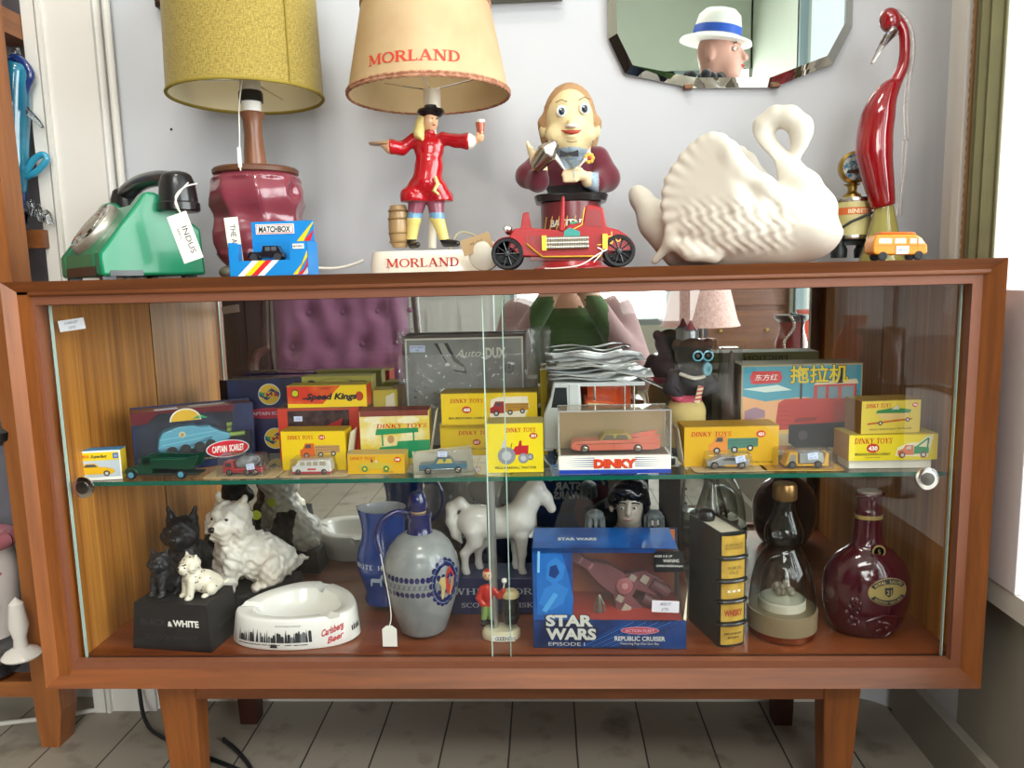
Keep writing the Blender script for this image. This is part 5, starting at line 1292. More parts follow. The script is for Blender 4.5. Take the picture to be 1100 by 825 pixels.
mb = MB(); mb.box((-b1['w']/2+.006, .028, b1['h']+.008), (.014, .0006, .018), card_in, rx=R(-6)); mb.build('open_flap', b1, smooth=0)

# toy vehicles --------------------------------------------------------
def wheelset(parent, xs, y, r, wd, m=tyre, hub=None, name='wheel'):
    for x in xs:
        for sg in (-1, 1):
            q = MB(); q.lathe([(.0001, -wd), (r*.9, -wd), (r, -wd*.5), (r, wd*.5), (r*.9, wd), (.0001, wd)], m, (x, sg*y, r), 20, rot3(rx=PI/2))
            if hub: q.lathe([(.0001, -wd*1.15), (r*.55, -wd*1.1), (r*.6, -wd)], hub, (x, sg*y, r), 16, rot3(rx=PI/2)); q.lathe([(r*.6, wd), (r*.55, wd*1.1), (.0001, wd*1.15)], hub, (x, sg*y, r), 16, rot3(rx=PI/2))
            q.build(name, parent)
YG = .098; kg = 815/(YG+.909); g, G, Gi = sheet_map(178, 509, YG, ZSH, True)
gt = thing('toy_truck', 'dark green toy tipper truck with blue hubs in front of the large window box', 'toy truck', (g.x, YG, ZSH))
dg = M('123a2a', .3, var=.15, coat=.4)
mb = MB(); mb.prism([G(139, 507), G(140, 502), G(147, 499.5), G(155, 498.5), G(156, 492), G(158, 488.5), G(167, 488.5), G(168, 502), G(168, 507)], -.012, .012, dg)
mb.flat([G(158, 497.5), G(159, 491), G(165, 491), G(165, 497.5)], -.0124, M('0d1a16', .3)); mb.bx(G(140, 0)[0], -.011, .0055, G(218, 0)[0], .011, .0085, M('1d2622', .5))
for sg in (-1, 1): mb.prism([G(138, 506), G(142, 500.5), G(150, 500.5), G(154, 506), G(150, 503), G(143, 503)], sg*.0135-.0015, sg*.0135+.0015, dg)
mb.build('cab', gt, bevel=.0008)
mb = MB()
p_ = [G(167, 500), G(167, 488.5), G(205, 489.5), G(217, 487), G(214, 499), G(210, 502)]
for sg in (-1, 1): mb.prism(p_, sg*.0128-.0007, sg*.0128+.0007, dg)
mb.bx(G(167, 0)[0], -.0125, G(0, 501)[1], G(211, 0)[0], .0125, G(0, 499.5)[1], dg); mb.bx(G(167, 0)[0], -.0125, G(0, 500)[1], G(168, 0)[0], .0125, G(0, 487)[1], dg); mb.bx(G(169, 0)[0], -.0137, G(0, 491.5)[1], G(206, 0)[0], -.0127, G(0, 490.5)[1], M('1d5a40', .35))
mb.build('tipper_body', gt)
wheelset(gt, (G(146, 0)[0], G(199, 0)[0]), .0105, .0068, .0028, tyre, M('4f8ea6', .35))

def blister(name, label, u0, u1, vb, Y, dep, card_m, bub=None, rz=0.0):
    a, b = at(u0, vb, Y), at(u1, vb, Y); w = b.x-a.x
    t = thing(name, label, 'blister pack', ((a.x+b.x)/2, Y, ZSH), rz)
    mb = MB(); pts = []
    for cx, cy, a0 in ((w/2-.006, dep-.006, 0), (-w/2+.006, dep-.006, 90), (-w/2+.006, .006, 180), (w/2-.006, .006, 270)): pts += arc_pts((cx, cy), .006, a0, a0+90, 4)
    n = len(pts); mb.add([(x, y, 0) for x, y in pts]+[(x, y, .0008) for x, y in pts], [list(range(n))[::-1], list(range(n, 2*n))]+[(i, (i+1) % n, n+(i+1) % n, n+i) for i in range(n)], card_m); mb.build('backing_card', t, smooth=0)
    x0, x1, y0, y1, h = bub
    mb = MB(); e = .003
    mb.add([(x0-e, y0-e, .0009), (x1+e, y0-e, .0009), (x1+e, y1+e, .0009), (x0-e, y1+e, .0009), (x0, y0, h), (x1, y0, h), (x1, y1, h), (x0, y1, h)], [(0, 1, 5, 4), (1, 2, 6, 5), (2, 3, 7, 6), (3, 0, 4, 7), (4, 5, 6, 7)], film); mb.build('clear_bubble', t, bevel=.002)
    return t, w
def sticker_on(parent, x, y, z, w, h, txt, tilt=0, label='pale blue handwritten price sticker', m=None):
    mb = MB(); mb.T = Matrix.Translation((x, y, z)) @ Matrix.Rotation(R(tilt), 4, 'Y')
    mb.box((0, 0, 0), (w, .0004, h), m or sticker)
    ls = txt.split('|')
    for i, l in enumerate(ls): mb.text(l, h*.36, 0, h*(.5-(i+.5)/len(ls))*.9, -.0004, M('4a4f78', .7), shear=.25)
    return mb.build('price_sticker', parent, smooth=0, label=label)
t, w = blister('blister_pack', 'clear blister pack with a small red and grey cement mixer truck', 216, 296, 511, .086, .055, kraft, (-.030, .030, .006, .034, .030))
tk = thing('toy_truck', 'red toy cement mixer truck with grey drum sealed in a blister pack', 'toy truck', (t.location.x, t.location.y+.020, ZSH+.0012))
mb = MB(); rr_ = M('a81c24', .3, coat=.4); mb.prism([(-.026, .004), (-.026, .011), (-.0235, .0195), (-.012, .0195), (-.011, .010), (.028, .010), (.028, .004)], -.009, .009, rr_); mb.flat([(-.0225, .0125), (-.021, .018), (-.0135, .018), (-.0135, .0125)], -.0093, ink); mb.build('body', tk, bevel=.0006)
mb = MB(); mb.lathe([(.0001, -.016), (.006, -.015), (.010, -.004), (.0095, .006), (.005, .015), (.0001, .0155)], M('8d9196', .4, h2='5f6368', scale=90), (.007, 0, .0185), 20, rot3(ry=R(76))); mb.build('drum', tk)
wheelset(tk, (-.017, .008, .019), .0085, .0045, .002, tyre, silver); sticker_on(t, .017, .0015, .016, .011, .008, 'DYT 2|No 90', -8)
t, w = blister('blister_pack', 'clear blister pack holding a white toy ambulance lying on a red base', 298, 372, 511, .088, .05, kraft, (-.031, .024, .006, .034, .024))
tk = thing('toy_ambulance', 'white toy ambulance car in a blister pack before the yellow lorry box', 'toy car', (t.location.x-.003, t.location.y+.020, ZSH+.0012))
mb = MB(); wb_ = M('dcdcdc', .3, coat=.4); mb.bx(-.027, -.010, .001, .026, .010, .004, M('b03038', .4)); mb.prism([(-.027, .004), (-.027, .011), (-.022, .0125), (-.018, .0195), (.024, .0195), (.027, .012), (.027, .004)], -.0095, .0095, wb_)
for a, b in ((-.016, -.009), (-.007, .0), (.002, .009), (.011, .020)): mb.flat([(a, .0125), (a+.0005, .018), (b, .018), (b, .0125)], -.0098, M('a8a08a', .3))
mb.bx(-.006, -.0099, .006, .006, -.0094, .0085, M('c23a3a', .5)); mb.build('body', tk, bevel=.0006); wheelset(tk, (-.019, .017), .009, .0038, .002, tyre, silver)

# large clear fronted box with blue armoured toy vehicle
a_, b_2 = at(142, 470, .108), at(273, 470, .188)
wS = (b_2-a_).length; rzS = math.atan2(b_2.y-a_.y, b_2.x-a_.x)
hS = at(142, 444, .108).z-ZSH
cs_ = thing('toy_window_box', 'large dark red and blue window box lettered CAPTAIN SCARLET with pale blue armoured vehicle', 'toy box', (a_.x, .108, ZSH), rzS)
maroon = M('5a1620', .35, var=.2, scale=20, coat=.3); roof_m = M('6a3a2a', .35, var=.2, scale=20, coat=.3)
mb = MB(); dS = .040
mb.bx(0, dS-.001, 0, wS, dS, hS*1.02, navy); mb.bx(0, 0, 0, wS, dS, .001, navy); mb.bx(0, 0, 0, wS, .001, hS*.2, navy)
mb.prism([(0, 0), (0.0, hS), (.001, hS), (.001, 0)], 0, dS, maroon); mb.bx(wS-.001, 0, 0, wS, dS, hS, navy)
mb.bx(0, 0, hS-.001, wS, dS, hS, roof_m); mb.bx(0, 0, 0, .004, .001, hS, navy); mb.bx(wS-.004, 0, 0, wS, .001, hS, navy)
mb.flat([(0, hS*.80), (wS*.12, hS*.80), (wS*.22, hS*.96), (wS, hS*.86), (wS, hS-.0005), (0, hS-.0005)], -.0002, maroon)
mb.flat([(wS*.80, hS*.55), (wS, hS*.55), (wS, hS), (wS*.84, hS)], -.0003, navy)
mb.disc(wS*.43, hS*.80, .020, .017, -.0004, M('c9a02c', .4), 28, 0, PI); mb.ring(wS*.43, hS*.80, .021, .018, .0018, -.0005, M('d8d4c8', .4), 20, 0, PI)
mb.flat([(wS*.48, hS*.82), (wS*.62, hS*.82), (wS*.55, hS*.88)], -.0005, M('2f8e5a', .4))
mb.disc(wS*.76, hS*.27, wS*.185, hS*.145, -.0006, M('d8dce0', .4), 36); mb.disc(wS*.76, hS*.27, wS*.175, hS*.132, -.0007, M('cf2030', .35, coat=.3), 36)
mb.text('CAPTAIN', .013, wS*.69, hS*.275, -.0009, whitep, fit=wS*.125, bold=.035); mb.text('SCARLET', .013, wS*.835, hS*.275, -.0009, whitep, fit=wS*.125, bold=.035)
mb.text('THE SPECTRUM ACTION VEHICLE', .004, wS*.45, hS*.15, -.0011, M('c9b04a', .5), fit=wS*.42)
for (x_c, z_c) in ((.0, .55),):
    mb.add([(-.0003, dS*.25, hS*.2), (-.0003, dS*.8, hS*.2), (-.0003, dS*.8, hS*.85), (-.0003, dS*.25, hS*.85)], [(3, 2, 1, 0)], M('7a2a24', .35, h2='c98a3a', scale=45))
mb.box((wS*.28, dS*.2, hS+.0004), (.030, .014, .0004), M('c9d0dc', .4), rz=R(6)); mb.box((wS*.62, dS*.5, hS+.0004), (.05, .010, .0004), M('b9b4b0', .4), rz=R(6))
mb.build('carton', cs_, smooth=0)
mb = MB(); mb.poly([(.004, .0002, hS*.2), (wS-.004, .0002, hS*.2), (wS-.004, .0002, hS-.002), (.004, .0002, hS-.002)], film); mb.build('film_window', cs_)
c0_ = cs_.matrix_basis @ Vector((wS*.50, dS*.5, hS*.24))
veh = thing('toy_armoured_car', 'pale blue armoured toy vehicle with green rockets inside the large window box', 'toy vehicle', tuple(c0_), rzS)
veh.scale = (1, .78, 1)
spv = M('5fa8c4', .28, coat=.5, var=.06); spv2 = M('3f7f9c', .3, coat=.4)
mb = MB(); L = wS*.62
mb.prism([(-L*.5, .010), (-L*.47, .026), (-L*.42, .034), (-L*.2, .041), (-.002, .041), (L*.08, .037), (L*.22, .036), (L*.36, .028), (L*.48, .024), (L*.47, .016), (L*.2, .008), (-L*.46, .004)], -.018, .018, spv)
mb.prism([(-L*.49, .012), (-L*.1, .014), (L*.28, .026), (L*.20, .018), (-L*.2, .006), (-L*.48, .006)], -.0195, .0195, spv2); mb.box((L*.12, 0, .034), (L*.2, .030, .010), spv2)
mb.disc(-L*.17, .029, .0045, .0045, -.0184, M('d8d2b8', .4), 16); mb.disc(-L*.17, .029, .0025, .003, -.0187, M('b8904a', .4), 12); mb.line([(-L*.46, .024), (L*.3, .030)], .0008, -.0184, M('8fd0e4', .4)); mb.line([(-L*.44, .016), (L*.25, .024)], .0008, -.0197, M('8fd0e4', .4))
mb.build('body', veh, bevel=.002)
for i, x in enumerate((-L*.32, -L*.14, L*.05, L*.20)):
    q = MB(); q.lathe([(.0001, -.003), (.0075, -.003), (.0075, .003), (.0001, .003)], tyre, (x, -.018, .006+i*.0015), 20, rot3(rx=PI/2)); q.lathe([(.0045, -.0036), (.0045, -.003)], silver, (x, -.018, .006+i*.0015), 16, rot3(rx=PI/2)); q.lathe([(.0001, -.0038), (.0022, -.0038)], dgrey, (x, -.018, .006+i*.0015), 10, rot3(rx=PI/2)); q.build('wheel', veh)
mb = MB()
for i in range(3): mb.tube([(L*.44, -.012, .021+i*.0075), (L*.68, -.012, .022+i*.0075)], .0034, M('8fae3a', .35, coat=.3), 12)
mb.build('rocket_pack', veh)
# second box of the kind, standing behind
e0, e1 = at(246, 440, .230), at(331, 440, .246); wE = (e1-e0).length; rzE = math.atan2(e1.y-e0.y, e1.x-e0.x); hE = at(246, 408, .230).z-ZSH
sp_ = thing('toy_window_box', 'dark blue box with round yellow double bladed emblem standing behind the large window box', 'toy box', (e0.x, .230, ZSH), rzE)
mb = MB(); mb.bx(0, 0, 0, wE, .001, hE, navy); mb.bx(0, 0, 0, wE, .042, .001, navy); mb.bx(0, .041, 0, wE, .042, hE, navy); mb.bx(wE-.001, 0, 0, wE, .042, hE, navy)
mb.bx(-.0005, .002, 0, .0005, .04, hE*.15, navy); mb.bx(0, 0, hE-.001, wE, .010, hE, M('8a7a2c', .5))
eg = M('d9b32a', .4); eb = M('141a30', .4)
def roundel(x, z, r, y):
    mb.disc(x, z, r*1.08, r*1.08, y, M('cfd6da', .4), 36); mb.disc(x, z, r, r, y-.0001, M('1d3f7a', .4), 36); mb.flat([(x-r*.98, z+r*.1), (x-r*.6, z+r*.75), (x-.2*r, z+.2*r), (x-.45*r, z-.3*r)], y-.00015, M('2f8e5a', .4)); mb.flat([(x+r*.98, z-r*.1), (x+r*.6, z-r*.75), (x+.2*r, z-.2*r), (x+.45*r, z+.3*r)], y-.00015, M('b02a2a', .4))
    up_ = [(x+r*math.cos(R(a)), z+r*math.sin(R(a))) for a in range(8, 173, 12)]
    mb.flat(up_+[(x-.55*r, z+.18*r), (x-.1*r, z+.30*r), (x+.25*r, z+.62*r), (x+.62*r, z+.35*r)], y-.0002, eg)
    lo_ = [(x-(p-x), z-(q-z)) for p, q in up_+[(x-.55*r, z+.18*r), (x-.1*r, z+.30*r), (x+.25*r, z+.62*r), (x+.62*r, z+.35*r)]]
    mb.flat(lo_, y-.0002, eg); mb.disc(x-.18*r, z-.02*r, .3*r, .3*r, y-.0003, eg, 20); mb.disc(x+.2*r, z+.02*r, .3*r, .3*r, y-.0003, eg, 20)
    mb.line([(x-.5*r, z-.45*r), (x-.1*r, z-.1*r), (x+.1*r, z+.1*r), (x+.5*r, z+.45*r)], .0016, y-.0005, eb)
    for sx in (-1, 1): mb.disc(x+sx*.22*r, z, .13*r, .16*r, y-.0004, M('b02a2a', .4), 14)
roundel(wE*.52, hE*.79, .0155, -.0003); roundel(wE*.56, hE*.10+.012, .0155, -.0003)
mb.flat([(0, hE*.62), (wE*.2, hE*.62), (wE*.3, hE*.52), (0, hE*.38)], -.0003, maroon); mb.disc(wE*.52, hE*.54, wE*.33, .0085, -.0004, M('a81c30', .4), 30); mb.text('CAPTAIN SCARLET', .007, wE*.52, hE*.54, -.0006, M('c9b8c0', .5), fit=wE*.54, bold=.02)
mb.build('carton', sp_, smooth=0)
mb = MB(); mb.add([(0, .042, .02), (0, 0, .02), (0, 0, hE), (0, .042, hE)], [(0, 1, 2, 3)], film); mb.add([(0, .010, hE), (wE, .010, hE), (wE, .041, hE), (0, .041, hE)], [(0, 1, 2, 3)], film); mb.build('film_window', sp_)

# yellow cartons -------------------------------------------------------
def art_413(mb, w, h):
    dinky(mb, -w*.20, h*.84, .0078, w*.40); oval_no(mb, w*.14, h*.84, .0036, '413'); a_lorry(mb, w*.10, h*.40, w*.62, org_a, tan_a, -.0004); mb.text('AUSTIN COVERED WAGON', .0032, 0, h*.14, -.0003, ink, fit=w*.6)
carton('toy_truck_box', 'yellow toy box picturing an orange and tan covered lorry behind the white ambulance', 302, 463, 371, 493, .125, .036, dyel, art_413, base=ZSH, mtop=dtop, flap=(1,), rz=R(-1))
def art_rs(mb, w, h):
    dinky(mb, w*.10, h*.72, .0085, w*.72); mb.bx(-w/2+.001, -.0006, h*.9, w/2-.001, -.0001, h, M('7a3324', .6)); f = lambda p: [(a*w, b*h) for a, b in p]
    ga = M('1f8f5a', .45); mb.flat(f([(-.28, .56), (.34, .60), (.34, .68), (-.26, .67)]), -.0005, ga); mb.line(f([(-.18, .58), (-.18, .36)]), .0022, -.0005, ga); mb.line(f([(.27, .6), (.27, .44)]), .0022, -.0005, ga); mb.flat(f([(-.28, .2), (-.22, .34), (.02, .36), (.04, .44), (.5, .46), (.5, .14), (0, .12)]), -.0005, ga)
    mb.disc(-w*.10, h*.14, w*.15, w*.12, -.0007, M('b93a3a', .5), 20, 0, PI); mb.disc(-w*.06, h*.48, .005, .006, -.0006, tan_a, 12); mb.disc(-w*.32, h*.85, w*.12, h*.05, -.0004, M('e6dcb4', .6), 12); mb.disc(w*.2, h*.82, w*.16, h*.06, -.0004, M('e6dcb4', .6), 12)
carton('toy_roller_box', 'worn yellow and white toy box picturing a green road roller with red wheel', 387, 441, 461, 482, .150, .036, M('dcc24a', .55, h2='e8dfb8', scale=28), art_rs, base=ZSH, mtop=M('6f2f20', .6), flap=(1,), rz=R(3))
def art_102(mb, w, h):
    dinky(mb, -w*.24, h*.80, .0055, w*.44); oval_no(mb, w*.38, h*.72, .0036, '109'); a_car(mb, -.001, h*.28, w*.62, M('c9b03a', .4), -.0004, -1, True); mb.text('GABRIEL CAR', .0026, w*.2, h*.1, -.0003, ink)
    for a in (-.19, .19): mb.disc(-.001+a*w, h*.26, .0042, .0042, -.0008, green_a, 14); mb.disc(-.001+a*w, h*.26, .002, .002, -.0009, dyel, 10)
carton('toy_car_box', 'small yellow toy box picturing a pale yellow open sports car', 373.5, 488, 434.5, 506, .102, .030, dyel2, art_102, base=ZSH, mtop=M('c8a860', .6), flap=None)
def art_low(mb, w, h):
    dinky(mb, -w*.16, h*.72, .0085, w*.34); oval_no(mb, -w*.16, h*.42, .0045, '437'); mb.text('MUIR HILL LOADER', .004, -w*.16, h*.22, -.0003, ink, fit=w*.36)
lowb = carton('toy_truck_box', 'yellow toy box lettered DINKY TOYS underneath the Bedford lorry box', 473, 455, 588, 487, .205, .045, dyel, art_low, base=ZSH, mtop=M('d8d2c0', .6))
def art_408(mb, w, h):
    dinky(mb, -w*.235, h*.76, .0085, w*.34); oval_no(mb, -w*.235, h*.48, .0052, '408'); mb.text('BIG BEDFORD LORRY', .0042, -w*.235, h*.22, -.0003, ink, fit=w*.38, bold=.02)
    mb.flat([(w*.0, h*.28), (w*.03, h*.14), (w*.36, h*.16), (w*.42, h*.55), (w*.40, h*.88), (w*.10, h*.86), (w*.02, h*.78)], -.0003, M('efe6cf', .5)); a_lorry(mb, w*.21, h*.38, w*.40, M('a82a2a', .45), M('c08a2a', .45), -.0005)
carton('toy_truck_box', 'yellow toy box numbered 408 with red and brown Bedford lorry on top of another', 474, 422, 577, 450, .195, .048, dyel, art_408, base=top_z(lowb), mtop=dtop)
def art_tr(mb, w, h):
    dinky(mb, w*.10, h*.86, .0085, w*.52); oval_no(mb, w*.33, h*.74, .0042, '301'); a_tractor(mb, -w*.02, h*.22, w*.62, M('c0222a', .45), -.0005); mb.text('FIELD-MARSHALL TRACTOR', .0045, w*.0, h*.10, -.0003, ink, fit=w*.74, bold=.02)
carton('toy_tractor_box', 'bright yellow toy box picturing a red tractor with grey wheels', 523.5, 454.5, 583.5, 505, .100, .045, M('f0d820', .4, var=.03), art_tr, base=ZSH, mtop=M('b3a058', .5), rz=R(1))
def art_431(mb, w, h):
    dinky(mb, -w*.22, h*.82, .0088, w*.42); oval_no(mb, w*.31, h*.80, .0048, '431'); a_lorry(mb, w*.02, h*.42, w*.52, M('d8883a', .45), M('4a7a6a', .45), -.0005); mb.text('GUY WARRIOR 4 TON LORRY', .0034, w*.30, h*.10, -.0003, ink, fit=w*.30)
carton('toy_truck_box', 'golden yellow toy box numbered 431 with green bodied lorry in front of the toy bear', 735, 458, 837, 492, .118, .046, dyel2, art_431, base=ZSH, mtop=M('b58a1c', .5), rz=R(1.5), flap=(-1,))
# bubble card with blue saloon
p = at(476, 504, .100)
bl = thing('blister_pack', 'creased clear blister pack holding a slate blue toy saloon car', 'blister pack', (p.x, .100, ZSH), R(6))
mb = MB(); mb.T = Matrix.Rotation(R(-30), 4, 'X') @ Matrix.Rotation(R(-4), 4, 'Y'); mb.box((.001, .022, .021), (.084, .0008, .043), M('c9c4b4', .7, var=.05)); mb.text('SPARES AND REPLICAS', .0035, .0, .037, .0212, M('8a867a', .7)); mb.build('backing_card', bl, smooth=0)
mb = MB(); mb.prism([(-.042, 0), (-.040, .030), (.040, .034), (.042, 0)], -.004, .012, film); mb.build('clear_bubble', bl, bevel=.002)
sc_ = thing('toy_saloon_car', 'slate blue toy saloon car sealed in the creased blister pack', 'toy car', (p.x, .104, ZSH+.0005), R(6))
slate = M('3f6478', .35, coat=.3, var=.1)
mb = MB(); mb.prism([(-.033, .005), (-.033, .012), (-.030, .0135), (-.013, .0138), (-.008, .0215), (.010, .0215), (.016, .0140), (.032, .0130), (.033, .005)], -.008, .0085, slate)
for a, b in ((-.0085, .0005), (.002, .012)): mb.flat([(a-.001, .0145), (a+.003, .0205), (b-.001, .0205), (b+.001, .0145)], -.0083, M('b8a84a', .4))
mb.bx(-.0335, -.0085, .006, .0335, -.0078, .0068, silver); mb.build('body', sc_, bevel=.0008); wheelset(sc_, (-.021, .020), .0075, .0048, .002, tyre, silver)
sticker_on(bl, .000, -.0046, .028, .0125, .0075, 'DYT 2|No 41', 2)

# window box with pink car on a striped tray
q0, z_, wq, hq = rect(600, 441, 721, 506, .088)
pb = thing('display_box', 'clear topped display box with pink finned car on white DINKY tray', 'toy box', (q0, .088, ZSH), R(0))
hq = hq+z_-ZSH; ht = hq*.285; dq = .048
stripe_b = M('243a8f', .4); mb = MB(); mb.bx(-wq/2, 0, 0, wq/2, dq, ht, whitep); mb.flat([(-wq/2, 0), (wq/2, 0), (wq/2, ht*.22), (-wq/2, ht*.22)], -.0002, M('1a3fae', .4))
for i in range(5):
    zc = ht*(.38+.12*i)
    for sg in (-1, 1): mb.flat([(sg*wq*.18, zc), (sg*wq*(.46-.03*abs(i-2)), zc+.0004), (sg*wq*.18, zc+.0011)], -.0002, stripe_b)
mb.text('DINKY', ht*.62, 0, ht*.58, -.0004, M('e0451e', .4), fit=wq*.38, bold=.06); mb.text('DINKY', ht*.62, .0006, ht*.56, -.0003, M('8a1a1a', .4), fit=wq*.385, bold=.08); mb.build('tray', pb, smooth=0)
mb = MB(); mb.bx(-wq/2+.002, dq-.002, ht, wq/2-.002, dq-.001, hq, M('a8906c', .6, var=.05)); mb.bx(-wq/2+.003, .004, ht, wq/2-.003, dq-.002, ht+.001, M('6a5a4a', .6)); mb.build('back_card', pb, smooth=0)
mb = MB(); x0, x1 = -wq/2+.0005, wq/2-.0005
mb.add([(x0, .0005, ht), (x1, .0005, ht), (x1, dq, ht), (x0, dq, ht), (x0, .0005, hq), (x1, .0005, hq), (x1, dq, hq), (x0, dq, hq)], [(0, 1, 5, 4), (1, 2, 6, 5), (3, 0, 4, 7), (4, 5, 6, 7)], film)
ef = thin_glass('plastic_rim', 'e0e4e6', extra=.35)
for x in (x0, x1):
    for y in (.0005, dq): mb.bx(x-.0008, y-.0008, ht, x+.0008, y+.0008, hq, ef)
for y in (.0005, dq): mb.bx(x0, y-.0008, hq-.0012, x1, y+.0008, hq+.0004, ef)
mb.build('clear_cover', pb, smooth=0)
pk = thing('toy_finned_car', 'salmon pink toy convertible saloon with tall tail fins in a clear display box', 'toy car', (q0+.002, .088+.024, ZSH+ht+.0012))
pink = M('e0735e', .22, coat=.6, var=.03); Lp_ = wq*.80
def Pk(a, b): return (a*Lp_, b*Lp_)
mb = MB(); mb.prism([Pk(-.5, .05), Pk(-.5, .11), Pk(-.46, .135), Pk(-.18, .145), Pk(.2, .15), Pk(.5, .145), Pk(.5, .05), Pk(.42, .035), Pk(-.42, .03)], -.015, .015, pink)
for sg in (-1, 1): mb.prism([Pk(.10, .145), Pk(.20, .165), Pk(.49, .215), Pk(.505, .20), Pk(.47, .17), Pk(.505, .14), Pk(.5, .10), Pk(.1, .12)], sg*.0145-.001, sg*.0145+.001, pink)
mb.bx(Pk(-.505, 0)[0], -.0148, Pk(0, .05)[1], Pk(-.46, 0)[0], .0148, Pk(0, .075)[1], silver); mb.line([Pk(-.44, .105), Pk(.46, .12)], .0006, -.0153, silver); mb.line([Pk(-.02, .05), Pk(-.02, .145)], .0005, -.0153, M('a84a3a', .4)); mb.build('body', pk, bevel=.0012)
mb = MB(); mb.prism([Pk(-.17, .145), Pk(-.13, .215), Pk(.12, .215), Pk(.20, .15)], -.0125, .0125, M('b9a55a', .35)); 
for a, b in ((-.135, -.02), (0, .13)): mb.flat([Pk(a-.01, .152), Pk(a+.02, .206), Pk(b-.01, .206), Pk(b+.02, .152)], -.0128, M('7a7060', .25))
mb.build('roof', pk, bevel=.0008); wheelset(pk, (Pk(-.345, 0)[0], Pk(.25, 0)[0]), .0135, .0062, .0022, tyre, silver)

# flat blister packs at the right
t, w = blister('blister_pack', 'clear blister pack with a silver toy racing car and blue price sticker', 746, 826, 504, .088, .055, kraft, (-.030, .028, .006, .040, .023), R(1))
tk = thing('toy_racing_car', 'silver toy racing car in the blister pack before the 431 box', 'toy car', (t.location.x-.002, t.location.y+.021, ZSH+.0012))
mb = MB(); mb.prism([(-.028, .004), (-.028, .010), (-.018, .012), (-.008, .0165), (.010, .0165), (.018, .012), (.028, .013), (.028, .004)], -.010, .010, M('b9bec6', .25, metal=.6)); mb.bx(-.005, -.0105, .003, .012, .0105, .006, M('d9a02a', .4)); mb.flat([(-.007, .0115), (-.003, .0155), (.008, .0155), (.012, .0115)], -.0103, dgrey); mb.build('body', tk, bevel=.0008); wheelset(tk, (-.018, .018), .0095, .0052, .0025, tyre, silver)
sticker_on(t, .012, .0015, .017, .013, .0085, 'DYT|No 24', -12)
t, w = blister('blister_pack', 'clear blister pack with a yellow fronted toy dumper truck near the right end', 822, 908, 504, .088, .055, M('c9a44a', .6, h2='b5863a', scale=30), (-.034, .036, .006, .036, .027), R(-2))
tk = thing('toy_dumper_truck', 'yellow and grey toy dumper truck in a blister pack near the right end', 'toy truck', (t.location.x, t.location.y+.020, ZSH+.0012))
ymt = M('d9a520', .35, coat=.3); mb = MB(); mb.prism([(-.024, .003), (-.018, .022), (-.007, .022), (-.006, .003)], -.011, .011, ymt); mb.flat([(-.0195, .008), (-.0165, .019), (-.0095, .019), (-.0095, .008)], -.0113, M('8f8c84', .3)); mb.bx(-.024, -.011, .003, .034, .011, .006, ymt); mb.build('cab', tk, bevel=.0006)
mb = MB(); mb.prism([(-.004, .007), (-.004, .020), (.026, .021), (.030, .007)], -.010, .010, M('a9b0b4', .3)); mb.prism([(.027, .006), (.030, .021), (.034, .021), (.034, .006)], -.011, .011, ymt); mb.build('skip', tk, bevel=.0006); wheelset(tk, (-.014, .020), .010, .0052, .0025, tyre, dgrey)
sticker_on(t, .010, .0015, .020, .013, .009, 'DYT|No 23', -8)

# breakdown lorry box on white cards, boat trailer box on top
cA = carton('card', 'white folded card under the breakdown lorry box', 912, 494, 1000, 500, .098, .04, M('e6e2d4', .7), base=ZSH, cat='card')
def art_430(mb, w, h):
    dinky(mb, -w*.23, h*.76, .0105, w*.42); oval_no(mb, -w*.23, h*.48, .0062, '430'); mb.text('BREAKDOWN LORRY', .0045, -w*.23, h*.25, -.0003, ink, fit=w*.40, bold=.02); mb.text('Commer chassis', .003, -w*.23, h*.13, -.0003, ink)
    f = lambda p: [(w*.24+a*w*.42, h*.20+b*w*.42) for a, b in p]
    mb.flat(f([(-.52, -.02), (.36, -.06), (.42, .16), (.50, .55), (.30, .50), (.12, .34), (-.1, .34), (-.45, .22)]), -.0003, M('e9e3c0', .5)); mb.flat(f([(-.45, 0), (-.45, .12), (-.32, .16), (-.26, .27), (-.04, .27), (-.02, 0)]), -.0005, M('d2714a', .45)); mb.flat(f([(-.24, .16), (-.2, .24), (-.1, .24), (-.1, .16)]), -.0006, grey_a); mb.flat(f([(-.02, .02), (.38, .04), (.38, .20), (-.02, .24)]), -.0005, M('2f8f5a', .45)); mb.line(f([(.05, .22), (.36, .46), (.34, .20)]), .0022, -.0005, M('2f8f5a', .45)); mb.line(f([(.36, .46), (.37, .32)]), .0006, -.0006, ink)
    for a in (-.33, .24): a_wheel(mb, w*.24+a*w*.42, h*.20, .0042, -.0007, M('7a3a2a', .5))
b430 = carton('toy_truck_box', 'bright yellow toy box numbered 430 picturing an orange and green breakdown lorry', 911.5, 466.5, 1008, 494, .094, .050, M('e6d21e', .4, var=.03), art_430, base=top_z(cA), mtop=M('b9a02a', .5), rz=R(1.5), mside=M('b98a2a', .5))
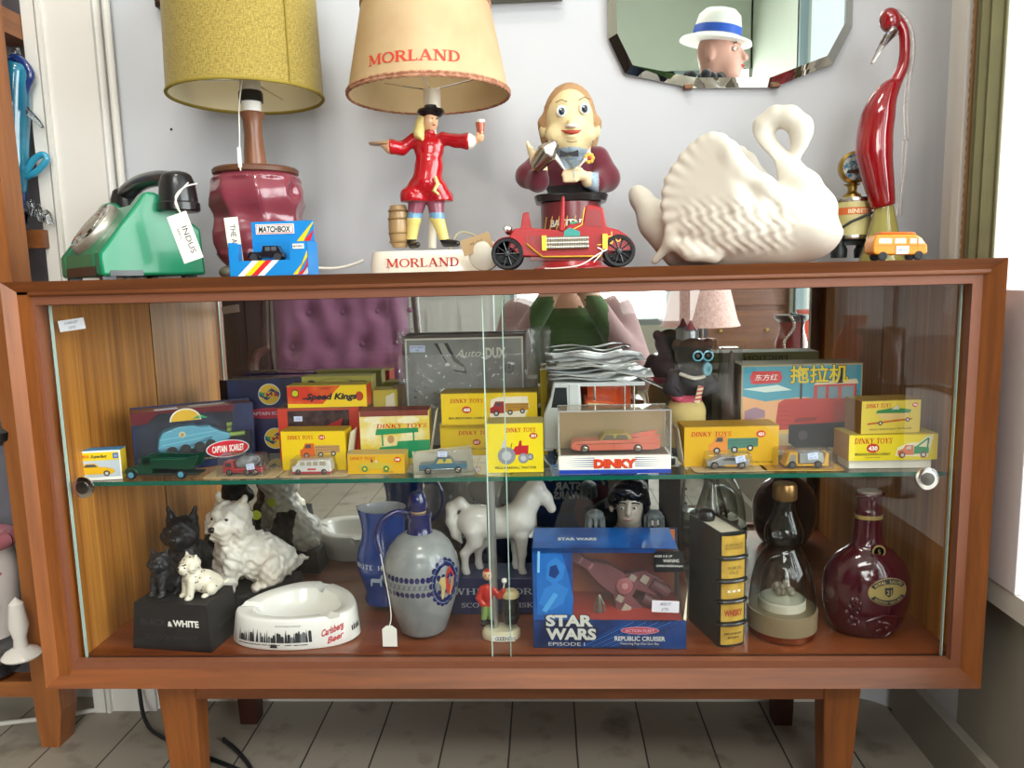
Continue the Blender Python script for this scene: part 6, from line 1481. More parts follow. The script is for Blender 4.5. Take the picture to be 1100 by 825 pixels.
def art_boat(mb, w, h):
    dinky(mb, -w*.22, h*.85, .0075, w*.42); oval_no(mb, w*.40, h*.84, .0030, '796'); f = lambda p: [(a*w, b*h) for a, b in p]
    mb.flat(f([(-.26, .62), (.3, .55), (.34, .70), (.05, .78), (-.24, .70)]), -.0004, green_a); mb.flat(f([(-.26, .62), (.3, .60), (.36, .68), (.22, .42), (-.14, .42)]), -.0005, M('d8b878', .5)); mb.flat(f([(.0, .72), (.1, .86), (.14, .72)]), -.0006, grey_a); mb.line(f([(-.4, .30), (-.16, .34), (.36, .42)]), .0022, -.0006, M('c2602a', .5)); a_wheel(mb, -w*.18, h*.32, .003, -.0007); a_wheel(mb, w*.28, h*.40, .003, -.0007); mb.text('HEALEY SPORTS BOAT ON TRAILER', .0034, 0, h*.13, -.0003, ink, fit=w*.72)
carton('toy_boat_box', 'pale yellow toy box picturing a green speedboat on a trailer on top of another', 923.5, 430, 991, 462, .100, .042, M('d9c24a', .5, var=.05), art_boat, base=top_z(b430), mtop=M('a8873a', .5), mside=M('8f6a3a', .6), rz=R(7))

# Speed Kings boxes, pale cards behind
def art_sk0(mb, w, h):
    for sg in (-1, 1): mb.flat([(sg*w*.5, 0), (sg*w*.5, h), (sg*w*.38, h), (sg*w*.38, 0)], -.0002, M('c03a22', .45))
    mb.flat([(-w*.38, h*.08), (w*.38, h*.08), (w*.38, h*.95), (-w*.38, h*.95)], -.0002, M('2a2220', .3, h2='4a3a34', scale=60, coat=.5)); mb.box((-w*.25, -.0004, h*.80), (.0125, .0004, .0075), sticker); mb.text('MTX|', .003, -w*.25, h*.80, -.0008, M('4a4f78', .7))
    mb.flat([(-w*.2, h*.6), (w*.1, h*.66), (w*.3, h*.8), (w*.26, h*.58), (0, h*.5)], -.0004, M('a8302c', .35))
sk0 = carton('toy_car_box', 'red ended window box with dark car and blue sticker under the Speed Kings box', 300, 438, 386, 490, .185, .040, M('a8452a', .5), art_sk0, base=ZSH, mtop=M('8a5a3a', .35), rz=R(2))
skr = M('d23a1e', .45, h2='e8862a', scale=12)
def art_sk(mb, w, h):
    mb.flat([(-w*.1, 0), (w*.5, 0), (w*.5, h), (w*.18, h)], -.0002, dyel); mb.flat([(-w*.5, 0), (w*.5, 0), (w*.5, h*.12), (-w*.5, h*.18)], -.0003, dyel); mb.text('Speed Kings', .0125, w*.06, h*.50, -.0006, ink, fit=w*.64, bold=.045, shear=.25); mb.disc(-w*.40, h*.66, w*.05, h*.2, -.0004, ink, 8); mb.disc(-w*.40, h*.66, w*.04, h*.15, -.0005, M('c9c21e', .4), 8); mb.disc(w*.41, h*.48, w*.05, h*.22, -.0005, M('b0401e', .4), 16); mb.flat([(-w*.32, h*.38), (-w*.2, h*.38), (-w*.2, h*.45), (-w*.3, h*.45)], -.0005, ink); mb.text('MATCHBOX', .003, -w*.02, h*.86, -.0005, ink)
carton('toy_car_box', 'red and yellow Speed Kings toy car box on top of a window box', 309, 414, 393.5, 436, .187, .036, skr, art_sk, base=top_z(sk0), mtop=M('c9b02a', .5), rz=R(2))
carton('toy_box', 'pale olive rounded card box standing behind the Speed Kings box', 326, 404, 401, 480, .245, .03, M('a8a04a', .55, var=.06), lambda mb, w, h: (mb.ring(-w*.36, h*.90, .0075, .006, .003, -.0003, ink, 20, 0, PI), mb.flat([(w*.18, h*.86), (w*.42, h*.86), (w*.42, h*.94), (w*.18, h*.94)], -.0003, M('4a5a3a', .5)), mb.ring(0, h*.7, w*.46, h*.28, .0012, -.0003, M('7f7a3a', .5), 40)), base=ZSH)
carton('toy_box', 'small yellow toy box end on between the green roller box and the grey box', 402, 419, 427, 478, .230, .04, M('b8a83a', .5), lambda mb, w, h: mb.flat([(w*.0, h*.5), (w*.44, h*.5), (w*.4, h*.96), (w*.04, h*.9)], -.0003, card_in), base=ZSH, rz=R(4))
carton('toy_box', 'brown card box end showing left of the grey construction kit box', 424, 414, 436, 478, .245, .03, M('5a4632', .6), base=ZSH)
carton('toy_box', 'narrow yellow box end between the plastic bag and the white toy truck', 581, 398, 588, 478, .245, .03, M('d0b41e', .5), base=ZSH)

# grey construction kit box in a plastic bag
def art_dux(mb, w, h):
    pale = M('d2d0c2', .5); gy = M('8b8d88', .5, h2='7a7d79', scale=20)
    m_ = .0045
    for q in ((-w/2+m_, h-m_*1.6, w/2-m_, h-m_), (-w/2+m_, m_, -w/2+m_*1.6, h-m_), (w/2-m_*1.6, m_, w/2-m_, h-m_)): mb.flat([(q[0], q[1]), (q[2], q[1]), (q[2], q[3]), (q[0], q[3])], -.0003, pale)
    mb.flat([(-w/2+m_*1.6, m_), (w/2-m_*1.6, m_), (w/2-m_*1.6, h-m_*1.6), (-w/2+m_*1.6, h-m_*1.6)], -.0002, gy)
    f = lambda p: [(-w/2+a*w, b*h) for a, b in p]
    mb.flat(f([(.26, .93), (.37, .93), (.43, .80), (.50, .73), (.52, .66), (.42, .68), (.34, .78)]), -.0004, M('2a2b2c', .5)); mb.flat(f([(.29, .93), (.34, .93), (.42, .76), (.50, .71), (.50, .68), (.40, .70), (.33, .82)]), -.0005, M('9a9b94', .5))
    mb.text('Auto-', .017, -w/2+w*.55, h*.84, -.0006, M('d6d4c8', .5), fit=w*.24, shear=.35); mb.text('DUX', .021, -w/2+w*.755, h*.84, -.0006, M('d6d4c8', .5), fit=w*.165, bold=.045)
    ex, ez = -w/2+w*.86, h*.70; mb.ring(ex, ez, .0072, .0072, .0011, -.0005, M('26282a', .5)); mb.line([(ex, ez-.006), (ex, ez+.0055)], .0012, -.0005, M('26282a', .5)); mb.line([(ex-.004, ez-.002), (ex, ez+.004), (ex+.004, ez-.002)], .0012, -.0005, M('26282a', .5))
    random.seed(12)
    for i in range(70):
        a, b = random.uniform(.05, .95), random.uniform(.30, .60)
        if a > .5: b = .30+(b-.30)*.7
        c_ = M(random.choice(('a9aaa4', '8d8f8b', 'c2c2ba', '2f3132', '46484a', '7a7c79')), .45); mb.flat(f([(a, b), (a+.02+.03*random.random(), b+.005), (a+.03*random.random()+.01, b+.012+.02*random.random())]), -.0004-.0001*(i % 3), c_)
dux = carton('construction_kit_box', 'large grey construction kit box lettered Auto-DUX standing against the cabinet back', 434, 359.5, 566, 478, .262, .020, M('4a3f38', .5), art_dux, base=ZSH, cat='kit box', rz=R(.5))
sticker_on(dux, -dux['w']/2+.024, -.0009, dux['h']*.885, .024, .0105, 'KIT & PARTS|£85', 1)
mb = MB(); bw_, bh_ = dux['w'], dux['h']
bagm = thin_glass('bag_plastic', 'f4f4f4', rough=.05, edge='c9ccd0', extra=.14)
def sheet(fn, nu, nv):
    vs = [fn(i/nu, j/nv) for j in range(nv+1) for i in range(nu+1)]
    mb.add(vs, [(j*(nu+1)+i, j*(nu+1)+i+1, (j+1)*(nu+1)+i+1, (j+1)*(nu+1)+i) for j in range(nv) for i in range(nu)], bagm)
def fr(i, j):
    x = bw_/2-.002+i*.040*(.4+.6*min(1, j*1.4)); z = j*bh_*1.03+.003*math.sin(j*9)
    return (x, -.002+.010*math.sin(i*7+j*5)*i+.004*noise.noise(Vector((i*6, j*9, 1)))*1.5, z)
sheet(fr, 14, 30)
sheet(lambda i, j: (-bw_/2-.006+i*(bw_+.02), -.003-.0022*noise.noise(Vector((i*22, j*16, 3)))-.001, .02+j*(bh_-.05)), 60, 40)
sheet(lambda i, j: (-bw_/2-.008+i*.014, -.002+.004*math.sin(i*6+j*4), bh_-.012+j*.02), 6, 6)
mb.build('plastic_bag', dux, smooth=80)
for nm in (): pass

# tin truck with papers on its roof
YT = .205; kt = 815/(YT+.909); tt_, Tt, Tti = sheet_map(640, 470, YT, ZSH, True)
tt = thing('toy_tin_truck', 'white and orange tin breakdown truck with papers piled on its roof', 'toy truck', (tt_.x, YT, ZSH))
tinw = M('d3d8d6', .3, coat=.4, var=.04); tino = M('d2521c', .35, coat=.4, var=.06); dk_ = M('20262a', .3)
mb = MB(); mb.prism([Tt(584, 478), Tt(584, 442), Tt(591, 424), Tt(594, 408), Tt(622, 408), Tt(624, 442), Tt(624, 478)], -.032, .032, tinw)
mb.flat([Tt(592, 434), Tt(596, 413), Tt(608, 413), Tt(609, 434)], -.0326, dk_); mb.add([(Tt(586.5, 0)[0], y, Tt(0, v)[1]) for y, v in ((-.026, 437), (.026, 437))]+[(Tt(592.2, 0)[0], y, Tt(0, v)[1]) for y, v in ((.026, 415), (-.026, 415))], [(3, 2, 1, 0)], dk_); mb.line([Tt(610.5, 440), Tt(610.5, 410)], .0008, -.0327, M('8f9694', .4)); mb.build('cab', tt, bevel=.003)
mb = MB(); mb.bx(Tt(584, 0)[0], -.030, .012, Tt(706, 0)[0], .030, .024, tinw); mb.prism([Tt(628, 462), Tt(628, 427), Tt(655, 428), Tt(668, 437), Tt(671, 443), Tt(706, 447), Tt(706, 462)], -.031, .031, tino); mb.flat([Tt(630, 440), Tt(630.5, 429), Tt(652, 430), Tt(664, 440)], -.0316, M('d9c690', .5)); mb.disc(*Tt(646, 435), .0035, .0022, -.0318, dred, 14); mb.build('truck_bed', tt, bevel=.001)
mb = MB(); mb.bx(Tt(632, 0)[0], .006, Tt(0, 445)[1], Tt(678, 0)[0], .012, Tt(0, 413)[1], tino)
for u in (638, 669, 679): mb.tube([(*Tt(u, 447)[:1], -.022, Tt(0, 447)[1]), (Tt(u, 0)[0], -.022, Tt(0, 412)[1])], .0018, silver, 8)
mb.bx(Tt(612, 0)[0], -.028, Tt(0, 412)[1], Tt(690, 0)[0], .028, Tt(0, 408)[1], tinw); mb.build('roof_rack', tt)
wheelset(tt, (Tt(602, 0)[0], Tt(684, 0)[0]), .027, .012, .004, tyre, silver)
random.seed(5); zp = tt.location.z+Tt(0, 407.5)[1]
for i, (u0, u1, rz_, m_) in enumerate(((590, 708, 2, 'b9bcbc'), (592, 700, -3, 'd9dad6'), (588, 692, 4, 'a9adb0'), (586, 684, -2, 'c9cac6'), (596, 690, 5, 'd2d2cc'), (588, 690, -4, 'b4b8ba'))):
    w_p = (u1-u0)/kt; mb = MB(); nx = 12
    vs = [(-w_p/2+w_p*a/nx, -.030+.060*b/3, .0026*math.sin(a*.9+i)*(.5+a/nx)+.0015*b*math.sin(i*1.7)-(.012*max(0, (a-9)/3) if i == 0 else 0)+.0045) for b in range(4) for a in range(nx+1)]
    mb.add(vs, [(b*(nx+1)+a, b*(nx+1)+a+1, (b+1)*(nx+1)+a+1, (b+1)*(nx+1)+a) for b in range(3) for a in range(nx)], M(m_, .35, metal=.15, var=.1, scale=60))
    o = mb.build('leaflet', loc=((at((u0+u1)/2, 400, YT).x), YT, zp+i*.0055), rz=R(rz_), solid=.0012, smooth=60)
    tag(o, 'loose silver grey leaflet in the pile on the tin truck roof', 'leaflet', 'leaflets piled on the tin truck')

# toy bear in goggles
YBr = .195; kr2 = 815/(YBr+.909); br_, E_, Ei = sheet_map(740, 450, YBr, ZSH)
be = thing('toy_bear', 'toy black bear with blue goggles and snout, red belt and yellow trousers', 'toy bear', (br_.x, YBr, ZSH))
bk = M('16140f', .75, h2='241d16', scale=80, sheen=.3, bump=.2); jk = M('14161d', .7); yt = M('cdb878', .8, var=.12); bpk = M('c9506a', .6); brn = M('4a2f22', .8)
sd = SD(E_(708, 494, -.04), E_(776, 358, .036), .0018)
sd.egg(E_(744, 381), (.0255, .022, .024), .006); sd.egg(E_(728, 371, .003), (.008, .006, .009), .003); sd.egg(E_(761, 370, .003), (.008, .006, .009), .003); sd.egg(E_(752, 391, -.016), (.011, .012, .010), .006)
sd.egg(E_(740, 412), (.0275, .022, .026), .008); sd.egg(E_(737, 443), (.0285, .0235, .028), .008)
for sg, u in ((-1, 728), (1, 748)): sd.limb(E_(u, 455, -.002), E_(u, 481, -.004), .0135, .012, .005); sd.limb(E_(u, 485, -.006), E_(u, 485, -.018), .0065, .006, .003)
sd.path([E_(722, 402, -.006), E_(717, 416, -.014), E_(726, 424, -.022)], [.009, .0085, .007], .004); sd.path([E_(758, 402, -.004), E_(763, 414, -.014), E_(752, 418, -.024)], [.009, .0085, .007], .004)
def bereg(x, y, z):
    v = Ei(x, z)[1]
    if v < 372: return brn
    if v < 401: return bk
    if v < 423: return jk
    if v < 430.5: return bpk
    if v < 479: return yt
    return bk
mb = MB(); sd.into(mb, bk, bereg); bo = mb.build('body', be, smooth=80)
gog = M('6ab0c4', .25, coat=.4); mb = MB()
for u in (746, 757):
    c = E_(u, 380.5, -.0235 if u < 750 else -.021); mb.lathe([(.0078, 0), (.0078, .003), (.0055, .0035), (.0055, .001)], gog, c, 20, rot3(rx=PI/2)); mb.lathe([(.0001, .002), (.0055, .002)], whitep, c, 16, rot3(rx=PI/2)); mb.lathe([(.0001, .0028), (.003, .0026)], black_pl, c, 14, rot3(rx=PI/2))
mb.build('goggles', be)
mb = MB(); mb.lathe([(.0085, 0), (.0085, .016), (.007, .018), (.0035, .018), (.0035, .016)], M('5f9aa8', .35, coat=.3), E_(754.5, 393.5, -.018), 20, rot3(rx=PI/2), sx=.85, sy=1.15); mb.build('snout', be)
mb = MB(); mb.T = Matrix.Translation(E_(746, 420, -.031)) @ Matrix.Rotation(R(14), 4, 'Y'); mb.box((0, 0, 0), (.0075, .004, .024), M('d9c9a8', .6))
for i in range(4): mb.flat([(-.0037, -.010+i*.006), (.0037, -.007+i*.006), (.0037, -.0045+i*.006), (-.0037, -.0075+i*.006)], -.0022, M('b03040', .5))
mb.build('striped_tie', be)
mb = MB(); mb.tube(catmull([E_(728, 400, -.016), E_(742, 404, -.023), E_(754, 402, -.021)], 5), .0028, M('d8cfc0', .7), 8); mb.build('collar', be)
# silver capped bottle and wrapped brown bottle behind the bear
p = at(741, 478, .262); k_ = 815/(.262+.909); hb = at(741, 344, .262).z-ZSH
cb = thing('nozzle_bottle', 'dark bottle with silver cap and pink pointed nozzle behind the toy bear', 'bottle', (p.x, .262, ZSH))
mb = MB(); mb.lathe([(.011, 0), (.012, .002), (.012, hb-.050), (.010, hb-.040), (.009, hb-.034)], M('2a2426', .4), (0, 0, 0), 24); mb.build('body', cb)
mb = MB(); mb.lathe([(.0115, hb-.036), (.0115, hb-.016), (.010, hb-.014), (.006, hb-.013)], M('c9d2d8', .25, metal=.6), (0, 0, 0), 24); mb.build('cap', cb)
mb = MB(); mb.lathe([(.009, hb-.014), (.0055, hb-.010), (.002, hb-.002), (.0001, hb)], M('d0707c', .45), (0, 0, 0), 20); mb.build('nozzle', cb)
p = at(784, 478, .215); hb = at(784, 376, .215).z-ZSH
wb = thing('wrapped_bottle', 'brown bottle shaped toy in clear wrapping between bear and Chinese box', 'bottle', (p.x, .215, ZSH))
mb = MB(); mb.lathe([(.010, 0), (.012, .003), (.0135, .02), (.0130, hb*.42), (.008, hb*.56), (.0055, hb*.66), (.0055, hb*.9), (.0045, hb*.97), (.0001, hb)], M('4f3428', .4, var=.2, coat=.3), (0, 0, 0), 24); mb.build('body', wb)
mb = MB(); mb.bx(-.016, -.016, 0, .013, .014, hb*1.03, film); mb.build('clear_wrapping', wb, bevel=.003)

# Chinese tractor box
def art_cn(mb, w, h):
    f = lambda p: [(-w/2+a*w, b*h) for a, b in p]
    sky, sand, cl, rd, rd2, dk2 = M('3f98ae', .45), M('d8b06a', .5), M('e0a878', .5), M('b8322c', .45), M('8a2424', .45), M('22262e', .4)
    mb.flat(f([(.012, .02), (.988, .02), (.988, .98), (.012, .98)]), -.0002, sky); mb.flat(f([(.012, .30), (.988, .30), (.988, .58), (.5, .64), (.2, .60), (.012, .66)]), -.0003, cl); mb.flat(f([(.012, .22), (.988, .22), (.988, .36), (.3, .42), (.012, .40)]), -.0004, sand)
    mb.flat(f([(.012, .74), (.3, .78), (.42, .72), (.2, .70)]), -.0003, M('cfe0d8', .5)); mb.flat(f([(.6, .72), (.85, .75), (.988, .68), (.7, .68)]), -.0003, M('2f7f94', .5)); mb.flat(f([(.03, .40), (.2, .42), (.2, .5), (.12, .54), (.03, .5)]), -.0005, M('9a7a8a', .5))
    mb.flat(f([(.80, .30), (.988, .30), (.988, .66), (.84, .62)]), -.0004, M('4f8a72', .5)); mb.flat(f([(.012, .02), (.988, .02), (.988, .24), (.012, .24)]), -.0005, M('b9a888', .5))
    mb.flat(f([(.29, .36), (.31, .58), (.36, .62), (.60, .63), (.60, .30), (.30, .28)]), -.0006, rd); mb.flat(f([(.60, .28), (.60, .76), (.64, .80), (.95, .80), (.97, .28)]), -.0006, rd); mb.flat(f([(.62, .80), (.95, .83), (.97, .78), (.60, .77)]), -.0007, M('d8c8a0', .5))
    for a, b in ((.63, .70), (.725, .80), (.83, .93)): mb.flat(f([(a, .62), (b, .62), (b, .75), (a, .75)]), -.0008, M('6f8a96', .3))
    for i in range(5): mb.line(f([(.31, .34+i*.05), (.40, .34+i*.05)]), .0008, -.0008, rd2)
    mb.flat(f([(.485, .62), (.505, .62), (.505, .80), (.485, .80)]), -.0008, dk2); mb.flat(f([(.40, .14), (.40, .34), (.90, .36), (.96, .30), (.96, .12), (.9, .08), (.46, .08)]), -.0009, dk2); mb.flat(f([(.44, .36), (.62, .38), (.64, .42), (.46, .41)]), -.0010, rd2); mb.disc(-w/2+w*.52, h*.22, .007, .007, -.0011, M('4a4a52', .4), 18); mb.disc(-w/2+w*.84, h*.22, .009, .009, -.0011, M('4a4a52', .4), 18)
    mb.flat(f([(.08, .80), (.105, .79), (.32, .80), (.34, .86), (.32, .93), (.09, .93), (.07, .87)]), -.0007, M('c92a2a', .45)); mb.text('东方红', .0095, -w/2+w*.205, h*.862, -.0009, whitep, fit=w*.19, shear=.15)
    mb.text('拖拉机', .0265, -w/2+w*.64, h*.885, -.0009, M('1a1a1c', .5), fit=w*.49, bold=.05); mb.text('拖拉机', .0265, -w/2+w*.64, h*.885, -.0011, M('e6cf2a', .45), fit=w*.48, bold=.02)
    mb.text('Red', .007, -w/2+w*.42, h*.07, -.0013, M('a8322c', .5), shear=.2); mb.text('TRACTOR', .010, -w/2+w*.74, h*.07, -.0013, M('2f3a2f', .5), fit=w*.34)
    d = .055
    mb.add([(p[0], .040+p[1], h+.0006) for p in [(-x_, z_) for x_, z_ in ((0, 0),)]], [], sky)
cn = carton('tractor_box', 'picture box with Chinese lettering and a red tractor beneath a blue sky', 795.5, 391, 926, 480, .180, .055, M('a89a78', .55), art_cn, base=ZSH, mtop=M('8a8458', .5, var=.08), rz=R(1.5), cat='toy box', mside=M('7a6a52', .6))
mb = MB(); mb.T = Matrix.Rotation(PI, 4, 'Z'); mb.bx(-cn['w']/2+.001, -.0552, cn['h']-.017, cn['w']/2-.001, -.0551, cn['h']-.001, M('8d8f5a', .5)); mb.text('FRICTION', .011, .0, cn['h']-.009, -.0562, dk2 if False else M('22262e', .4), fit=.07); mb.build('back_print', cn, smooth=0)

# ================================================================== ON THE CABINET FLOOR
ZD = .2268
def zpx(u, v, Y): return at(u, v, Y).z
blk_dog = M('14151a', .55, var=.3, scale=60, coat=.15); wht_dog = M('dcd6cc', .38, h2='cfc5b6', scale=22, coat=.25); cream_dog = M('e4dcc8', .35, coat=.3, var=.05)
fleck = M('3a332c', .6)
def terrier(sc, turn, head_turn, ear=1.0, fur=.02, h=.011, body=1.0):
    """sitting terrier, unit height sc; turn = body heading in degrees from facing the viewer (positive: rump to the right)"""
    sd = SD((-.75*sc, -.60*sc, -.02*sc), (.75*sc, .66*sc, 1.06*sc), h*sc*1.35)
    c, s_ = math.cos(R(turn)), math.sin(R(turn))
    def P(x, y, z): return ((x*c + y*s_)*sc, (-x*s_ + y*c)*sc, z*sc)          # y runs from chest (-) to rump (+)
    rm = rot3(rz=-R(turn))
    sd.egg(P(0, .16, .27), (.225*sc, .33*sc, .25*sc), .03*sc, rot=rm @ rot3(rx=R(-32)))
    sd.egg(P(0, -.06, .40), (.20*sc, .19*sc, .26*sc), .06*sc); sd.egg(P(0, .30, .18), (.25*sc, .24*sc, .20*sc), .06*sc)
    for q in (-1, 1):
        sd.limb(P(q*.125, -.17, .40), P(q*.125, -.22, .07), .085*sc, .070*sc, .05*sc); sd.egg(P(q*.13, -.26, .05), (.075*sc, .095*sc, .052*sc), .03*sc)
        sd.egg(P(q*.21, .22, .17), (.115*sc, .19*sc, .17*sc), .05*sc); sd.egg(P(q*.23, .06, .045), (.07*sc, .13*sc, .048*sc), .03*sc)
    sd.limb(P(.02, .50, .10), P(.05, .66, .15), .07*sc, .03*sc, .05*sc)
    sd.limb(P(0, -.06, .5), P(0, -.08, .66), .17*sc, .15*sc, .07*sc)
    hc, hs = math.cos(R(head_turn)), math.sin(R(head_turn)); o = P(0, -.10, .745)
    def Hd(x, y, z): return (o[0]+(x*hc+y*hs)*sc, o[1]+(-x*hs+y*hc)*sc, o[2]+z*sc)
    sd.egg(o, (.205*sc, .185*sc, .175*sc), .04*sc)
    sd.egg(Hd(0, -.17, -.055), (.115*sc, .135*sc, .095*sc), .05*sc); sd.egg(Hd(0, -.16, -.13), (.11*sc, .10*sc, .085*sc), .05*sc)
    for q in (-1, 1):
        sd.limb(Hd(q*.125, .02, .10), Hd(q*.165, .03, .245*ear), .070*sc, .020*sc, .03*sc); sd.egg(Hd(q*.15, -.055, .165), (.028*sc, .035*sc, .06*sc), .02*sc, sub=True)
        sd.egg(Hd(q*.155, -.09, -.06), (.08*sc, .08*sc, .10*sc), .05*sc)
    n1 = noise; q_ = sd.X/sc, sd.Y/sc, sd.Z/sc
    sd.f = sd.f + fur*sc*(np.sin(q_[0]*31+2*np.sin(q_[2]*17))*np.sin(q_[2]*27+1.5*np.sin(q_[1]*23))*.5 + .35*np.sin(q_[0]*57+q_[2]*19+2*np.sin(q_[1]*31))*np.sin(q_[2]*49))
    sd.f = np.maximum(sd.f, -sd.Z)
    return sd, Hd
def face(mb, Hd, sc, nose, eye):
    mb.ell(Hd(0, -.300, -.035), (.040*sc, .028*sc, .032*sc), nose, 14)
    for q in (-1, 1): mb.ell(Hd(q*.080, -.178, .035), (.021*sc, .016*sc, .016*sc), eye, 10)
# small pair on the lettered block
Yd = .062; p0 = at(143, 697, Yd); p1 = at(229, 697, Yd); wB = p1.x-p0.x; hB = at(185, 649, Yd).z-ZD
sp = thing('terrier_statue', 'small black and white terrier pair on a black block lettered BLACK & WHITE', 'statue', ((p0.x+p1.x)/2, Yd, ZD), R(-7))
bbm = M('18181a', .55, var=.3, scale=50, bump=.3)
mb = MB(); mb.add([(-wB/2-.003, -.002, 0), (wB/2+.003, -.002, 0), (wB/2+.003, .074, 0), (-wB/2-.003, .074, 0), (-wB/2+.002, .002, hB), (wB/2-.002, .002, hB), (wB/2-.002, .070, hB), (-wB/2+.002, .070, hB)], [(3, 2, 1, 0), (4, 5, 6, 7), (0, 1, 5, 4), (1, 2, 6, 5), (2, 3, 7, 6), (3, 0, 4, 7)], bbm)
lt = MB(); 
def slope(y): return -.002+.004*(y/hB)
mb.text('BLACK', .0125, -wB*.22, hB*.60, -.0014, M('2f2f31', .35), bold=.03, fit=wB*.36); mb.text('&', .010, -wB*.0, hB*.58, -.0018, whitep, bold=.04); mb.text('WHITE', .0125, wB*.21, hB*.60, -.0018, whitep, bold=.04, fit=wB*.34); mb.text('SCOTCH WHISKY', .0095, 0, hB*.28, -.0016, M('2f2f31', .35), bold=.03, fit=wB*.70)
mb.T = Matrix.Translation((wB/2+.0035, .036, 0)) @ Matrix.Rotation(PI/2, 4, 'Z'); mb.text('WHISKY', .009, 0, hB*.45, -.0005, M('3a3632', .5), fit=.045); mb.build('block', sp, bevel=.001)
sd, Hd = terrier(.068, 15, -6, .95); mb = MB(); sd.into(mb, blk_dog); face(mb, Hd, .068, blk_pl if False else black_pl, M('6a6258', .3)); o = mb.build('black_dog', sp, smooth=80); o.location = (-wB*.24, .036, hB-.0005)
sd, Hd = terrier(.066, 34, 24, .8, fur=.006); mb = MB(); sd.into(mb, cream_dog)
face(mb, Hd, .066, M('2a2422', .4), M('2a2422', .4))
random.seed(3); vv = list(mb.v)
for i in range(110):
    p = Vector(random.choice(vv))
    if p.y < .004 and p.z > .006: mb.ell(tuple(p), (.0010+.0010*random.random(), .0010, .0006+.0006*random.random()), fleck, 6)
o = mb.build('white_dog', sp, smooth=80); o.location = (wB*.20, .034, hB-.0005)
# large pair behind
Yl = .176; pl0 = at(262, 640, Yl); zl = .020
lp = thing('terrier_statue', 'large statue of a white terrier sitting beside a bigger black terrier', 'statue', (pl0.x-.030, Yl+.028, ZD), R(0))
hB2 = zpx(262, 640, Yl-.02)-ZD
mb = MB(); o5 = [(-.088, -.060), (.030, -.055), (.100, .002), (.100, .052), (-.088, .052)]; mb.add([(x, y, 0) for x, y in o5]+[(x*.95, y*.93, hB2) for x, y in o5], [(4, 3, 2, 1, 0), (5, 6, 7, 8, 9)]+[(i, (i+1) % 5, 5+(i+1) % 5, 5+i) for i in range(5)], bbm); mb.text('WHITE', .015, -.005, hB2*.5, -.0600, whitep, bold=.03); mb.build('block', lp, bevel=.002)
hW = (zpx(250, 531, Yl+.02)-ZD-hB2)/.97
sd, Hd = terrier(hW, 48, 14, .92, fur=.030, h=.010); mb = MB()
back = M('111114', .6)
lx, ly = at(255, 600, Yl).x-lp.location.x, -.004
sd.into(mb, wht_dog, lambda x, y, z: back if (y > .036 and abs(x+.01) < .045) else wht_dog); face(mb, Hd, hW, black_pl, black_pl)
o = mb.build('white_dog', lp, smooth=80); o.location = (lx, ly, hB2-.001)
mb = MB(); mb.lathe([(.0001, 0), (.008, 0), (.008, .0006), (.0001, .0006)], M('b0b832', .6), (.0, .060, hW*.62), 20, rot3(rx=-PI/2)); mb.build('round_sticker', o, label='small round yellow green sticker')
hK = (zpx(200, 546, Yl+.03)-ZD-hB2)/.98
sd, Hd = terrier(hK, -4, -4, 1.12, fur=.016, h=.012); mb = MB(); sd.into(mb, blk_dog); face(mb, Hd, hK, black_pl, M('2f2c2c', .3)); o = mb.build('black_dog', lp, smooth=80); o.location = (at(192, 600, Yl).x-lp.location.x, .002, hB2-.001)

# ---- white three sided ashtray with town skyline
ca = at(324, 672, .128); ash = thing('ashtray', 'white three cornered ashtray printed with a town skyline and Carlsberg Beer', 'ashtray', (at(324, 660, .128).x, .124, ZD))
hA = .043
def rad(th, r0): return r0*(1+.085*math.cos(3*(th-R(92)))+.012*math.cos(6*(th-R(92))))
def ring_pts(r0, z, notch=0.0, n=120):
    out = []
    for i in range(n):
        th = 2*PI*i/n; z_ = z
        if notch:
            for a in (76, 187, 318):
                d = abs((math.degrees(th)-a+180) % 360-180)
                if d < 6: z_ -= notch*(1 if d < 4.2 else .5)
        r_ = rad(th, r0); out.append((r_*math.cos(th)*1.0, r_*math.sin(th)*.82, z_))
    return out
mb = MB(); R0 = .0885
loft(mb, [ring_pts(R0*.97, 0), ring_pts(R0, .003), ring_pts(R0*.945, hA-.004), ring_pts(R0*.925, hA-.0005, .006), ring_pts(R0*.905, hA, .007), ring_pts(R0*.70, hA-.002, .007), ring_pts(R0*.665, hA-.005, .003), ring_pts(R0*.60, hA-.018), ring_pts(R0*.50, hA-.027), ring_pts(R0*.3, hA-.031), ring_pts(R0*.02, hA-.032)], white_por)
def on_wall(s_, z, th0, lift=.0004):        # wrap a flat print round the outside wall
    th = R(th0) + s_/R0
    r_ = rad(th, R0*(1-.055*(z-.003)/(hA-.007)))+lift
    return (r_*math.cos(th), r_*math.sin(th)*.82, z)
inkb = M('23242a', .6); carl = M('b8323a', .5)
def wall_poly(pts, th0, m, lift=.0004):
    n = len(pts); ar = sum(pts[i][0]*pts[(i+1) % n][1]-pts[(i+1) % n][0]*pts[i][1] for i in range(n))
    if ar < 0: pts = pts[::-1]
    mb.add([on_wall(a, b, th0, lift) for a, b in pts], [list(range(n))], m)
random.seed(8); s_ = -.056
